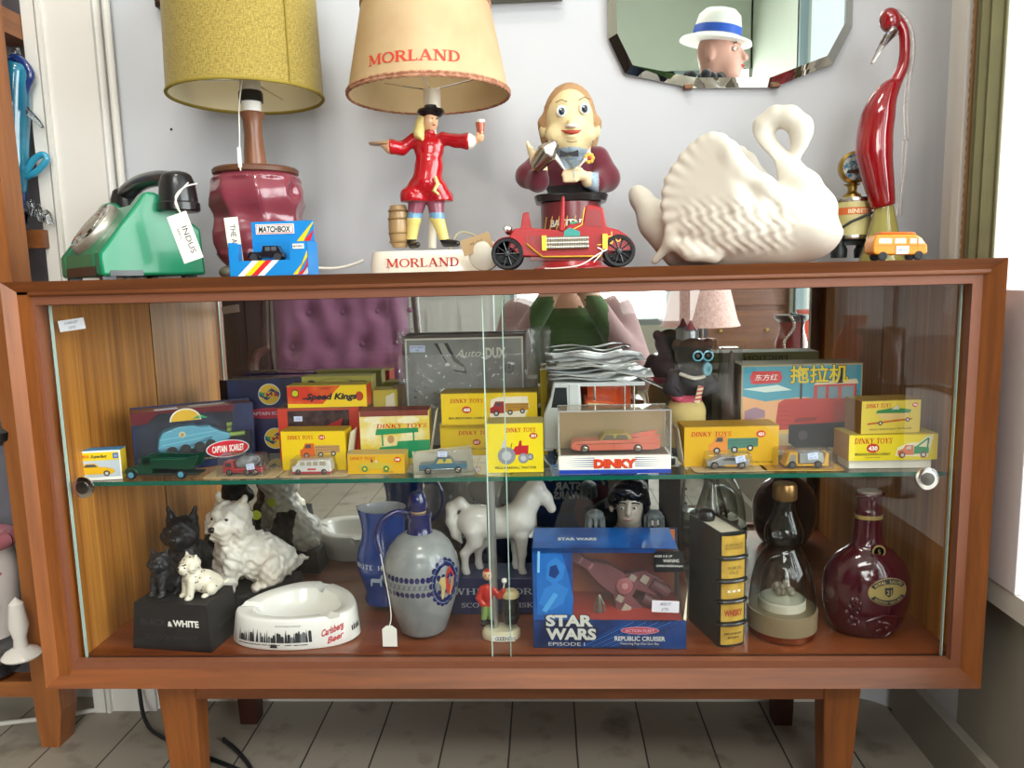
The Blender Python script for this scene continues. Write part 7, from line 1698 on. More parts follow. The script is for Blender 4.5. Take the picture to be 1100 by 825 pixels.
while s_ < .056:
    w_ = random.uniform(.0022, .006); h_ = random.uniform(.006, .015)
    if random.random() < .38: wall_poly([(s_, .011), (s_+w_*.8, .011), (s_+w_*.7, .017), (s_+w_*.4, .024+random.uniform(0, .006)), (s_+w_*.1, .017)], 258, inkb)
    else: wall_poly([(s_, .011), (s_+w_, .011), (s_+w_, .011+h_), (s_+w_*.5, .013+h_), (s_, .011+h_)], 258, inkb if random.random() < .6 else M('6a6c72', .6))
    if random.random() < .6: wall_poly([(s_, .007), (s_+w_*1.4, .0075), (s_+w_*1.2, .0085), (s_, .008)], 258, inkb)
    s_ += w_*random.uniform(.75, 1.25)
wall_poly([(-.006, .004), (.006, .004), (.004, .009), (-.004, .009)], 258, inkb); 
def wall_text(t, h, s0, z, th0, m, **k):
    vs, fs, w = sans_text(t, k.get('bold', 0), k.get('shear', 0)); sx = k['fit']/(w*h) if 'fit' in k else 1
    mb.add([on_wall(s0+(a-w/2)*h*sx, z+(b-.36)*h+(a-w/2)*h*sx*k.get('rise', 0), th0, .0005) for a, b in vs], fs, m)
wall_text('VIEW OF WONDERFUL COPENHAGEN', .0030, .022, .034, 258, inkb, fit=.040); wall_text('Carlsberg', .0125, 0, .025, 314, carl, shear=.35, bold=.03, rise=.25, fit=.032); wall_text('Beer', .0115, .002, .013, 314, carl, shear=.35, bold=.03, rise=.25)
wall_poly([(-.010, .019), (.016, .025), (.016, .0262), (-.010, .0202)], 314, carl)
for i in range(5): wall_poly([(i*.004, .015), (i*.004+.003, .015), (i*.004+.0025, .023+.003*(i % 2)), (i*.004, .021)], 332, inkb)
wall_text('ed', .011, 0, .020, 188, carl, bold=.03)
mb.build('dish', ash, smooth=50)

# ---- blue jug
YJ = .205; kj = 815/(YJ+.909); cj, J, Ji = sheet_map(414, 600, YJ, ZD)
jg = thing('water_jug', 'royal blue whisky water jug with white lettering and horse behind the grey jug', 'jug', (cj.x, YJ, ZD))
jb = M('16408f', .15, coat=.6, var=.06); ji = M('c9cdd2', .2, coat=.4)
prj = [(24, 643), (25, 639), (23, 633), (27, 622), (31, 610), (32, 600), (30, 588), (26, 578), (23.5, 568), (23.5, 556), (25.5, 545)]
def jug_shell(mb, m, dr):
    n = 40; rings = []
    for hw_, v in prj:
        ring = []
        for i in range(n):
            a = 2*PI*i/n; r_ = hw_/kj-dr; sp_ = max(0, math.cos(a-PI))**6 * max(0, (575-v)/30) * .0065
            ring.append(((r_+sp_)*math.cos(a), (r_+sp_)*math.sin(a)*.95, max(0, J(0, v)[2]) + sp_*.35*(1 if v < 550 else 0)))
        rings.append(ring)
    return rings
rings = jug_shell(mb, jb, 0); rin = jug_shell(mb, ji, .0022)
mb = MB(); n = 40
vs = [p for r_ in rings for p in r_]; mb.add(vs, [(j*n+i, j*n+(i+1) % n, (j+1)*n+(i+1) % n, (j+1)*n+i) for j in range(len(rings)-1) for i in range(n)]+[list(range(n))[::-1]], jb)
rin = rin[::-1]; seq = [rings[-1]]+rin[:-1]; vs = [p for r_ in seq for p in r_]; mb.add(vs, [(j*n+i, j*n+(i+1) % n, (j+1)*n+(i+1) % n, (j+1)*n+i) for j in range(len(seq)-1) for i in range(n)]+[[(len(seq)-1)*n+i for i in range(n)]], ji)
for i, ch in enumerate('WHITE HORSE'):
    a = R(-90-56+i*9.5); v_, f_, w_1 = serif_text(ch, .2); rr2 = 32.3/kj
    mb.add([(rr2*math.cos(a+(px-w_1/2)*.010/rr2), rr2*math.sin(a+(px-w_1/2)*.010/rr2)*.95, J(0, 602)[2]+pz*.010) for px, pz in v_], f_, M('c9d2e0', .4))
hs_ = [(-.010, .004), (-.010, -.006), (-.008, -.006), (-.007, .0), (.004, .0), (.005, -.006), (.007, -.006), (.007, .002), (.010, .010), (.014, .009), (.012, .013), (.007, .012), (.004, .006), (-.008, .006)]
mb.add([((30.8/kj+.0003)*math.cos(R(-97)+x/(30/kj)), (30.8/kj+.0003)*math.sin(R(-97)+x/(30/kj))*.96, J(0, 615)[2]+z) for x, z in hs_], [list(range(len(hs_)))], M('9fb0c4', .4))
mb.build('body', jg, smooth=60)
mb = MB(); mb.tube(catmull([J(436, 552), J(450, 552), J(458, 566), J(456, 586), J(443, 600)], 6), .0055, jb, 12, flat=.7); mb.build('handle', jg)

# ---- grey stoneware flagon
YS = .118; ks = 815/(YS+.909); cs2, S, Si = sheet_map(453, 620, YS, ZD)
fl = thing('stoneware_jug', 'grey stoneware flagon with cobalt blue neck, stopper and decorated band', 'jug', (cs2.x, YS, ZD))
gs = M('8f9393', .22, h2='7f8486', scale=30, coat=.4); cob = M('141a52', .12, coat=.7, var=.1)
prs = [(25.5, 674), (27, 672), (33, 655), (39, 638), (42.5, 622), (43, 610), (40.5, 596), (34, 584), (25, 575), (16, 571)]
mb = MB(); mb.lathe([(a/ks, max(0, S(0, v)[2])) for a, v in prs], gs, (0, 0, 0), 44)
def prad(z):
    zs = [S(0, v)[2] for a, v in prs]; return float(np.interp(z, zs, [a/ks for a, v in prs]))
def on_jug(s_, z, th0, lift=.0005):
    r_ = prad(z)+lift; th = R(th0)+s_/(43/ks); return (r_*math.cos(th), r_*math.sin(th), z)
def jpoly(pts, th0, m, lift=.0005):
    n = len(pts); ar = sum(pts[i][0]*pts[(i+1) % n][1]-pts[(i+1) % n][0]*pts[i][1] for i in range(n))
    if ar < 0: pts = pts[::-1]
    mb.add([on_jug(a, b, th0, lift) for a, b in pts], [list(range(n))], m)
zb_ = S(0, 616)[2]
for i in range(26):
    s0 = -.098+i*.0075
    for sg in (-1, 1): jpoly([(s0+.0034*math.cos(a), zb_+sg*.0105+.0042*math.sin(a)) for a in np.linspace(0, 2*PI, 9)[:-1]], 250, cob)
    jpoly([(s0, zb_-.004), (s0+.0035, zb_-.003), (s0+.0065, zb_+.004), (s0+.003, zb_+.003)], 250, M('5f646e', .3)); jpoly([(s0, zb_+.0045), (s0+.003, zb_+.003), (s0+.007, zb_-.004), (s0+.004, zb_-.003)], 250, M('6d727a', .3), .0004)
c_s, c_z = .0, zb_+.001
def oval(rx, rz, n=28): return [(c_s+rx*math.cos(2*PI*i/n), c_z+rz*math.sin(2*PI*i/n)) for i in range(n)]
for i in range(18):
    a = 2*PI*i/18; jpoly([(c_s+.0225*math.cos(a)+.0045*math.cos(b), c_z+.0305*math.sin(a)+.0045*math.sin(b)) for b in np.linspace(0, 2*PI, 9)[:-1]], 318, cob, .0007)
jpoly(oval(.0225, .030), 318, M('6f86a4', .25), .0009); jpoly(oval(.0205, .028), 318, cob, .0012)
jpoly([(.002, .0+c_z-.018), (.012, c_z-.014), (.014, c_z+.010), (.008, c_z+.022), (.001, c_z+.016), (-.002, c_z)], 318, M('b23a32', .3), .0015)
jpoly([(-.013, c_z+.004), (-.010, c_z+.010), (-.003, c_z+.010), (-.002, c_z-.002), (-.005, c_z-.022), (-.008, c_z-.022), (-.009, c_z-.004)], 318, M('c2ac72', .3), .0018); jpoly([(.006, c_z-.02), (.009, c_z-.02), (.012, c_z+.006), (.009, c_z+.006)], 318, M('c2ac72', .3), .0018)
mb.build('body', fl, smooth=60)
mb = MB(); mb.lathe([(16.5/ks, S(0, 574)[2]), (13.2/ks, S(0, 568)[2]), (13/ks, S(0, 556)[2]), (14.5/ks, S(0, 553)[2]), (14/ks, S(0, 550)[2])], cob, (0, 0, 0), 28); mb.build('neck', fl)
mb = MB(); mb.lathe([(8/ks, S(0, 551)[2]), (9/ks, S(0, 549)[2]), (8.5/ks, S(0, 547)[2])], M('b59a6a', .7), (-.001, 0, 0), 20); mb.lathe([(9/ks, S(0, 548)[2]), (10.5/ks, S(0, 543)[2]), (10/ks, S(0, 535)[2]), (7/ks, S(0, 529)[2]), (.0001, S(0, 526)[2])], cob, (-.001, 0, 0), 24); mb.build('stopper', fl)
mb = MB(); mb.tube(catmull([S(443, 553), S(428, 549, -.004), S(413, 556, -.010), S(408, 572, -.016), S(413, 588, -.024)], 7), .0042, cob, 12); mb.build('handle', fl)
th_ = at(417, 659, .062); tg = thing('paper_tag', 'blank white swing tag hanging from the grey stoneware flagon', 'tag', (th_.x, .064, ZD+.0015))
mb = MB(); mb.prism([(-.010, .001), (.010, .001), (.010, .026), (.004, .031), (-.004, .031), (-.010, .026)], 0, .0006, whitep); mb.build('card', tg, smooth=0)
mb = MB(); a_ = Vector(S(413, 588, -.026))+Vector(fl.location)-Vector(tg.location); mb.tube(catmull([(0, 0, .029), (.001, .01, .05), tuple(a_)], 6), .0007, string_m, 6); mb.build('string', tg)

# ---- white horse on blue plinth
YH = .205; kh = 815/(YH+.909); ch_, Ho, Hi = sheet_map(540, 600, YH, ZD)
ho = thing('horse_statue', 'glossy white horse standing on a dark blue plinth lettered WHITE HORSE', 'statue', (ch_.x, YH, ZD))
pb_m = M('1a2556', .4, var=.1, coat=.2)
xl, xr, zt_ = Ho(484, 0)[0], Ho(592, 0)[0], Ho(0, 613)[2]
mb = MB(); mb.add([(xl-.003, -.036, 0), (xr+.003, -.036, 0), (xr+.003, .034, 0), (xl-.003, .034, 0), (xl, -.031, zt_), (xr, -.031, zt_), (xr, .032, zt_), (xl, .032, zt_)], [(3, 2, 1, 0), (4, 5, 6, 7), (0, 1, 5, 4), (1, 2, 6, 5), (2, 3, 7, 6), (3, 0, 4, 7)], pb_m)
lw2 = M('b9c0cf', .45); xm = (xl+xr)/2
mb.text('WHITE HORSE', .0135, xm, zt_*.66, -.0352, lw2, font='serif', fit=(xr-xl)*.92); mb.text('SCOTCH WHISKY', .0105, xm, zt_*.27, -.0362, lw2, font='serif', fit=(xr-xl)*.76); mb.build('plinth', ho, bevel=.001)
hw_m = M('e6e2da', .16, coat=.6, var=.02)
sd = SD(Ho(474, 620, -.036), Ho(606, 506, .036), .0017)
sd.egg(Ho(512, 560), (.030, .0215, .0265), .006); sd.egg(Ho(533, 562), (.038, .021, .0245), .012); sd.egg(Ho(556, 560), (.026, .0205, .028), .010)
sd.path([Ho(558, 554), Ho(567, 538), Ho(576, 523)], [.0235, .0175, .0125], .010)
sd.path([Ho(576, 524), Ho(586, 535), Ho(592.5, 546)], [.0125, .0098, .0068], .006); sd.egg(Ho(592, 546), (.0062, .0055, .0062), .003)
for q in (-1, 1): sd.limb(Ho(576, 519, q*.005), Ho(578.5, 512, q*.006), .0034, .0012, .002)
sd.path([Ho(556, 545, 0), Ho(562, 530), Ho(571, 516)], [.008, .007, .005], .004)
for y, dx in ((-.011, 0), (.011, -7)):            # fore legs
    sd.path([Ho(560+dx, 573, y), Ho(561+dx, 592, y), Ho(560.5+dx, 608, y), Ho(562+dx, 612, y)], [.0115, .0066, .0048, .0058], .004); sd.limb(Ho(562+dx, 613, y), Ho(563+dx, 616, y), .0058, .0070, .002)
for y, dx in ((-.011, 0), (.011, 13)):            # hind legs with hock pointing back
    sd.path([Ho(509+dx, 567, y), Ho(511+dx, 580, y), Ho(500+dx, 592, y), Ho(500.5+dx, 608, y), Ho(502+dx, 612, y)], [.0165, .0110, .0066, .0050, .0058], .005); sd.limb(Ho(502+dx, 613, y), Ho(503+dx, 616, y), .0058, .0070, .002)
sd.path([Ho(503, 547), Ho(494, 540), Ho(485, 545), Ho(485, 560), Ho(490, 574), Ho(496, 583)], [.007, .0085, .0085, .0085, .0075, .002], .004)
sd.f = np.maximum(sd.f, zt_-.0005-sd.Z)
mb = MB(); sd.into(mb, hw_m); mb.ell(Ho(583.5, 528, -.0092), (.0016, .001, .0016), ink, 8); mb.build('horse', ho, smooth=80)

# ---- little figurine with a dark barrel on a cream base
YF2 = .098; kf = 815/(YF2+.909); cf, F, Fii = sheet_map(538, 660, YF2, ZD)
fg = thing('advert_figurine', 'small figurine in red standing with a dark barrel on a cream oval base', 'figurine', (cf.x, YF2, ZD))
mb = MB(); mb.lathe([(.0265, 0), (.0275, .003), (.0270, .010), (.024, .0135), (.0001, .0140)], M('d8cfae', .3, coat=.4), (0, 0, 0), 36, sy=.66); mb.flat([(-.011, .002), (.020, .002), (.020, .010), (-.011, .010)], -.0186, whitep)
for i, ch in enumerate('GOODNESS'): mb.text(ch, .0075, -.006+i*.0034+.001, .006, -.0189, ink)
mb.build('base', fg)
mb = MB(); mb.lathe([(.0095, 0), (.0118, .010), (.0118, .026), (.0098, .038)], M('16171a', .3, coat=.4), F(549, 668, .0), 24); mb.lathe([(.0105, .037), (.0125, .038), (.012, .043), (.008, .047), (.0001, .048)], M('c9b98a', .4), F(549, 668, .0), 24); mb.lathe([(.0119, .009), (.0122, .011), (.0119, .013)], M('4a4a4c', .3, metal=.8), F(549, 668, 0), 24); mb.build('barrel', fg)
sd = SD(F(508, 672, -.02), F(548, 600, .02), .0014)
sd.egg(F(524, 617), (.0075, .0075, .0085), .002); sd.egg(F(524, 637), (.0098, .0080, .0135), .003); sd.limb(F(521, 648), F(520, 667), .005, .0042, .002); sd.limb(F(527, 648), F(528, 667), .005, .0042, .002); sd.limb(F(520, 667, -.001), F(519, 668, -.007), .0042, .003, .002); sd.limb(F(528, 667, -.001), F(529, 668, -.007), .0042, .003, .002); sd.path([F(530, 632, -.002), F(537, 639, -.005), F(541, 632, -.006)], [.0042, .0038, .0034], .002); sd.path([F(518, 632), F(514, 641, -.003), F(518, 648, -.004)], [.0042, .0038, .0034], .002)
rf, sk = M('b8281e', .3, coat=.4), M('e0b08c', .35)
mb = MB(); sd.into(mb, rf, lambda x, y, z: (M('1c1c20', .35) if Fii(x, z)[1] > 664 else M('7f9a5a', .4) if Fii(x, z)[1] > 650 else sk if (613 < Fii(x, z)[1] < 625 and y < .001) else rf)); mb.ell(F(522, 616, -.0072), (.0009, .0007, .0009), ink, 6); mb.ell(F(526, 616, -.0072), (.0009, .0007, .0009), ink, 6); mb.build('figure', fg, smooth=80)
mb = MB(); mb.ell(F(542, 622, -.006), (.004, .004, .004), whitep, 12); mb.tube([F(541, 632, -.006), F(542, 624, -.006)], .001, whitep, 6); mb.build('ladle', fg)

# ---- space toy box with open window
YX = .062; q0, z_, wX, hX = rect(572, 589, 737, 697.5, YX); hX = hX+z_-ZD
sw = thing('space_toy_box', 'blue STAR WARS window box with mauve toy spaceship on a flame orange card', 'toy box', (q0, YX, ZD), R(-1.5))
swb = M('1c5fae', .35, h2='123f86', scale=16, coat=.3); swd = M('10264f', .35, h2='1a3f7f', scale=18, coat=.3); fla = M('c9702e', .5, h2='b0382a', scale=7); silv_t = M('d3d5d0', .35, var=.1); mauve_t = M('7d3f4a', .45, var=.12, scale=60); mauve2 = M('5e2c36', .5)
x0, x1 = -wX/2, wX/2; dX = .085; hb_ = hX*.285
mb = MB()
mb.bx(x0, 0, 0, x1, .001, hb_, swd); mb.bx(x0, 0, hb_, x0+wX*.265, .001, hX, swb); mb.bx(x0, dX-.001, 0, x1, dX, hX, swd); mb.bx(x0, 0, 0, x1, dX, .001, swd)
mb.bx(x0, 0, 0, x0+.001, dX, hX, swd); mb.bx(x0, 0, hX-.001, x1-.012, dX, hX, swb); mb.bx(x1-wX*.21, 0, hX*.77, x1-.004, .001, hX*.97, M('15171c', .4)); mb.bx(x0, 0, hX*.955, x1-wX*.2, .001, hX, swd)
side_p = [(.0, 0), (.0, hX*.30), (.030, hX*.50), (.034, hX*.62), (.004, hX*.93), (.0, hX)]
mb.add([(x1, .0, 0), (x1, 0, hb_), (x1-.004, 0, hX*.30), (x1+.006, .028, hX*.52), (x1-.008, .0, hX*.94), (x1-.012, .01, hX), (x1-.012, dX, hX), (x1, dX, hX*.5), (x1, dX, 0)], [list(range(9))], card_in)
mb.bx(x0+.002, dX-.004, hb_*.6, x1-.004, dX-.002, hX-.002, fla); mb.add([(x0+.002, .002, hb_), (x1-.004, .002, hb_), (x1-.004, dX-.004, hb_+.006), (x0+.002, dX-.004, hb_+.006)], [(0, 1, 2, 3)], M('b8342a', .5))
f = lambda p: [(x0+a*wX, b*hX) for a, b in p]
# swirling blue print on the left panel
bl1, bl2, bl3 = M('4fa0e0', .4), M('2f7fd0', .4), M('8fcbf2', .4)
mb.flat(f([(.03, .34), (.25, .34), (.27, .5), (.24, .72), (.2, .94), (.03, .95)]), -.0002, M('1f6cc0', .4)); mb.flat(f([(.04, .45), (.12, .38), (.2, .45), (.24, .6), (.16, .66), (.08, .6)]), -.0004, bl2); mb.flat(f([(.09, .70), (.14, .64), (.2, .7), (.22, .82), (.16, .92), (.1, .85)]), -.0004, bl2); mb.flat(f([(.11, .73), (.15, .70), (.18, .76), (.16, .84), (.12, .82)]), -.0005, M('123a7a', .4)); mb.flat(f([(.035, .76), (.05, .76), (.055, .97), (.04, .97)]), -.0005, bl3); mb.flat(f([(.06, .38), (.09, .36), (.17, .54), (.14, .56)]), -.0005, bl1)
for i in range(9): mb.line(f([(.30+i*.03, .02), (.62+i*.04, .27)]), .0012, -.0002, M('2f6fc0' if i % 2 else '1d4a94', .4))
mb.text('STAR', hX*.155, x0+wX*.24, hX*.285, -.0012, ink, fit=wX*.325, bold=.07); mb.text('WARS', hX*.155, x0+wX*.25, hX*.150, -.0012, ink, fit=wX*.345, bold=.07); mb.text('STAR', hX*.15, x0+wX*.24, hX*.285, -.0016, silv_t, fit=wX*.31, bold=.045); mb.text('WARS', hX*.15, x0+wX*.25, hX*.150, -.0016, silv_t, fit=wX*.33, bold=.045); mb.text('EPISODE I', hX*.05, x0+wX*.22, hX*.045, -.0008, silv_t, fit=wX*.24)
mb.disc(x0+wX*.70, hX*.185, wX*.125, hX*.038, -.0004, M('d9a0b0', .4), 28); mb.disc(x0+wX*.70, hX*.185, wX*.12, hX*.032, -.0006, M('b84a5e', .4), 28); mb.text('ACTION FLEET', hX*.042, x0+wX*.70, hX*.185, -.0008, M('e6c0c8', .4), fit=wX*.19); mb.text('REPUBLIC CRUISER', hX*.062, x0+wX*.70, hX*.105, -.0006, silv_t, fit=wX*.33, bold=.03); mb.text('Featuring Pop-Out Gun Bay', hX*.034, x0+wX*.70, hX*.055, -.0006, silv_t, fit=wX*.25)
mb.text('WARNING', hX*.045, x1-wX*.10, hX*.88, -.0004, whitep, fit=wX*.10); mb.text('CHOKING HAZARD-Small parts', hX*.03, x1-wX*.11, hX*.83, -.0004, whitep, fit=wX*.17); mb.text('AGES 4 & UP', hX*.03, x1-wX*.15, hX*.925, -.0004, whitep)
mb.add([(x0+wX*a, .02+b*.06, hX+.0003) for a, b in ()], [], swb)
tb2 = MB()
mb.T = Matrix.Translation((x0+wX*.30, .035, hX+.0004)) @ Matrix.Rotation(-PI/2, 4, 'X'); mb.text('STAR WARS', .014, 0, .0, -.0002, silv_t, fit=wX*.26, bold=.04); mb.T = Matrix.Identity(4)
mb.T = Matrix.Translation((0, dX+.0002, 0)) @ Matrix.Rotation(PI, 4, 'Z'); mb.text('STAR', hX*.14, wX*.22, hX*.86, -.0006, silv_t, fit=wX*.24, bold=.045); mb.text('WARS', hX*.14, wX*.22, hX*.74, -.0006, silv_t, fit=wX*.25, bold=.045); mb.disc(-wX*.06, hX*.52, wX*.22, hX*.36, -.0004, M('6a3a4a', .45, h2='8a4a50', scale=14), 36); mb.flat([(-wX*.2, hX*.5), (-wX*.02, hX*.62), (wX*.08, hX*.55), (-.0, hX*.45)], -.0006, M('4a2a34', .45)); mb.T = Matrix.Identity(4)
mb.build('carton', sw, smooth=0)
mb = MB(); mb.poly([(x0+wX*.265, .0012, hb_), (x1-.004, .0012, hb_), (x1-.012, .0012, hX), (x0+wX*.265, .0012, hX)], film); mb.build('film_window', sw)
pz_ = (x1-wX*.135, -.0012, hX*.43); sticker_on(sw, pz_[0], pz_[1], pz_[2], wX*.175, hX*.115, '40077|£75-', 2, 'white handwritten price label', M('e6e4ee', .6))
ship = thing('toy_spaceship', 'mauve toy spaceship with flared wings inside the blue window box', 'toy spaceship', (q0, YX+.040, ZD+hX*.62), R(0))
mb = MB(); mb.T = Matrix.Rotation(R(33), 4, 'Y') @ Matrix.Rotation(R(-8), 4, 'X')
Ls = wX*.36
mb.prism([(-Ls*1.05, .003), (-Ls*.75, .008), (-Ls*.45, .006), (-Ls*.1, .016), (Ls*.25, .016), (Ls*.25, -.016), (-Ls*.1, -.014), (-Ls*.45, -.005), (-Ls*.75, -.007), (-Ls*1.05, -.003)], -.010, .010, mauve_t)
mb.prism([(Ls*.2, .010), (Ls*.55, .034), (Ls*.95, .036), (Ls*.98, .012), (Ls*.6, .006), (Ls*.6, -.006), (Ls*.98, -.012), (Ls*.95, -.038), (Ls*.55, -.036), (Ls*.2, -.012)], -.006, .006, mauve_t)
for z_ in (.024, 0, -.025): mb.lathe([(.0001, 0), (.009, 0), (.010, .024), (.008, .028), (.0001, .026)], mauve2, (Ls*.78, -.003, z_), 16, rot3(ry=PI/2))
for z_ in (.024, -.024): mb.box((Ls*.62, -.0085, z_), (.011, .003, .011), M('b5a89a', .5)); mb.box((Ls*.42, -.0075, z_*.7), (.010, .002, .009), M('a89a90', .5))
for a in (-.85, -.6, -.38): mb.box((Ls*a, -.0105, .001), (.004, .0015, .009), M('a8707a', .5))
mb.lathe([(.011, 0), (.012, .002), (.010, .003)], M('a85a62', .5), (Ls*.35, -.010, .002), 20, rot3(rx=PI/2)); mb.lathe([(.004, .003), (.005, .004), (.004, .005)], M('c98a8e', .5), (Ls*.35, -.010, .002), 14, rot3(rx=PI/2))
for i in range(5): mb.line([(-Ls*.3, -.010+i*.005), (Ls*.2, -.012+i*.006)], .0005, -.0106, mauve2)
mb.build('hull', ship, bevel=.0012)
mb = MB(); sr = M('9a9488', .3, metal=.8); mb.lathe([(.004, 0), (.005, .003), (.0032, .009), (.004, .017), (.0025, .023), (.0001, .026)], sr, (0, 0, 0), 16)
for sg in (-1, 1): mb.tube([(sg*.003, 0, .017), (sg*.0065, -.001, .009), (sg*.006, -.001, .001)], .0014, sr, 8)
o = mb.build('toy_robot', loc=(q0+wX*(-.055), YX+.020, ZD+hb_+.0028)); tag(o, 'tiny silver grey toy piece standing below the mauve spaceship', 'toy')

# ---- bust of a dark haired man
YU = .215; ku = 815/(YU+.909); cu, Bu, Bui = sheet_map(672, 580, YU, ZD)
bu = thing('portrait_bust', 'ceramic bust of a black haired man with silver epaulettes behind the blue space toy box', 'bust', (cu.x, YU, ZD))
fc_ = M('cfc3b4', .2, coat=.5, var=.04); cw_ = M('1a2030', .3, coat=.4); hk = M('0d0d10', .18, coat=.6); ep = M('8f979a', .45, h2='70787c', scale=90)
sd = SD(Bu(622, 646, -.05), Bu(720, 508, .045), .0022)
sd.egg(Bu(676, 541, -.004), (.0205, .022, .028), .004); sd.egg(Bu(675, 553, -.012), (.0155, .014, .014), .008); sd.egg(Bu(672.5, 545, -.0275), (.0040, .0055, .0062), .003); sd.limb(Bu(673, 537, -.026), Bu(672.5, 545, -.0285), .0028, .0036, .003)
sd.egg(Bu(672.5, 552.3, -.0245), (.0065, .004, .0022), .002); sd.egg(Bu(694, 545, .002), (.004, .006, .008), .002); sd.egg(Bu(657, 546, .004), (.004, .006, .008), .002)
for u in (666.5, 680): sd.egg(Bu(u, 540.5, -.0245), (.0042, .0035, .0034), .002, sub=True)
sd.limb(Bu(676, 558, 0), Bu(676, 572, .002), .018, .020, .006); sd.egg(Bu(672, 595, .002), (.052, .034, .042), .010); sd.egg(Bu(672, 622, .002), (.042, .032, .036), .012); sd.block((0, .002, .012), (.080, .060, .026), .006, .006)
sd.f = np.maximum(sd.f, -sd.Z)
mb = MB(); sd.into(mb, cw_, lambda x, y, z: fc_ if Bui(x, z)[1] < 563 else (M('9a93a0', .25, coat=.4) if (Bui(x, z)[1] < 575 and abs(x-.004) < .024) else cw_))
for u in (666.5, 680): mb.ell(Bu(u, 540.8, -.0235), (.0032, .002, .0022), whitep, 10); mb.ell(Bu(u-.5, 540.8, -.0252), (.0014, .001, .0016), ink, 8); mb.tube([Bu(u-5, 536.5, -.024), Bu(u, 534.5, -.0265), Bu(u+5, 536.5, -.0235)], .0011, hk, 6)
mb.tube([Bu(667, 552.3, -.0262), Bu(672.5, 552.8, -.0290), Bu(678, 552.2, -.0262)], [.0006, .0016, .0006], M('a87a70', .3), 6)
bo_ = mb.build('figure', bu, smooth=80)
sd = SD(Bu(648, 566, -.04), Bu(706, 506, .04), .0020); sd.egg(Bu(677, 530, .003), (.0265, .028, .0235), .004); sd.egg(Bu(692, 541, .006), (.010, .018, .020), .006); sd.egg(Bu(659, 536, .006), (.008, .018, .014), .006); sd.egg(Bu(668, 524, -.018), (.016, .010, .011), .006)
sd.egg(Bu(675, 549, -.014), (.0175, .024, .0245), .003, sub=True); sd.egg(Bu(679, 540, -.030), (.016, .014, .010), .002, sub=True); sd.rough(.0012, 420); mb = MB(); sd.into(mb, hk); mb.build('hair', bo_, smooth=80)
for u in (639, 702):
    mb = MB(); mb.ell(Bu(u, 552, -.004), (.0135, .018, .007), ep, 18)
    for i in range(9): a = R(-170+i*40); mb.tube([(Bu(u, 0)[0]+.0125*math.cos(a), -.004+.016*math.sin(a), Bu(0, 553)[2]), (Bu(u, 0)[0]+.0135*math.cos(a), -.004+.0175*math.sin(a), Bu(0, 566)[2])], .0030, ep, 6)
    mb.build('epaulette', bo_)

# ---- whisky bottle in the form of a book
YK2 = .062; pk0 = at(773, 698, YK2); hk_ = zpx(773, 574, YK2)-ZD
bk_ = thing('book_bottle', 'black book shaped whisky bottle with gold labels on its spine', 'bottle', (pk0.x, YK2, ZD), R(16))
wK, dK = .0385, .090; leath = M('121316', .3, var=.15, coat=.3); gold_l = M('c9a544', .4, h2='b58f34', scale=40, coat=.2)
mb = MB(); mb.bx(0, .004, 0, .003, dK, hk_, leath); mb.bx(wK-.003, .004, 0, wK, dK, hk_, leath); mb.bx(0, dK-.0005, .002, wK, dK, hk_-.002, leath)
sp_pts = [(wK/2-wK/2*math.cos(a), .006-.007*math.sin(a)) for a in np.linspace(0, PI, 14)]
n = len(sp_pts); mb.add([(x, y, 0) for x, y in sp_pts]+[(x, y, hk_) for x, y in sp_pts], [(i, i+1, n+i+1, n+i) for i in range(n-1)]+[list(range(n))[::-1], list(range(n, 2*n))], leath)
mb.build('cover', bk_, smooth=50)
mb = MB(); mb.bx(.003, .006, .002, wK-.003, dK-.001, hk_-.003, M('cfc8b4', .6, var=.06)); mb.build('page_block', bk_)
mb = MB(); zs_ = [hk_*t for t in (.0, .205, .405, .585, .785, 1.0)]
def spine(x0, x1, z0, z1, lift, m):
    a0, a1 = math.acos(1-2*x0), math.acos(1-2*x1); aa = np.linspace(a0, a1, 9)
    q = [(wK/2-(wK/2+lift)*math.cos(a), .006-(.007+lift)*math.sin(a)) for a in aa]; k = len(q)
    mb.add([(x, y, z0) for x, y in q]+[(x, y, z1) for x, y in q], [(i, i+1, k+i+1, k+i) for i in range(k-1)], m)
for i in range(5):
    spine(.07, .93, zs_[i]+.0035, zs_[i+1]-.0035, .0004, gold_l)
def spt(t, h, z, m, fit):
    vs, fs, w = sans_text(t, .03); out = []
    for a, b in vs:
        xx = .5+(a-w/2)*(fit/w)/wK; an = math.acos(max(-1, min(1, 1-2*xx))); out.append((wK/2-(wK/2+.0008)*math.cos(an), .006-(.0078)*math.sin(an), z+(b-.36)*h))
    mb.add(out, fs, m)
wr = M('a8382a', .5); gb = M('8a7030', .5)
spt('WHISKY', .012, hk_*.305, wr, wK*.66); spt('SPIRIT OF THE GLEN', .0035, hk_*.12, ink, wK*.62); spt('BOTTLED IN', .0035, hk_*.085, ink, wK*.4); spt('A HISTORY OF', .005, hk_*.90, gb, wK*.62); spt('SCOTTISH SPIRIT', .0045, hk_*.87, gb, wK*.66); spt('VOLUME ONE', .006, hk_*.70, gb, wK*.5); spt('OLD', .006, hk_*.66, gb, wK*.34); spt('x o x', .006, hk_*.50, whitep, wK*.5)
mb.build('spine_label', bk_, smooth=60)
for z in zs_[1:-1]:
    mb = MB(); q = [(wK/2-(wK/2+.0016)*math.cos(a), .006-(.0088)*math.sin(a), z) for a in np.linspace(.05, PI-.05, 12)]; mb.tube(q, .0028, leath, 8); mb.build('spine_band', bk_)
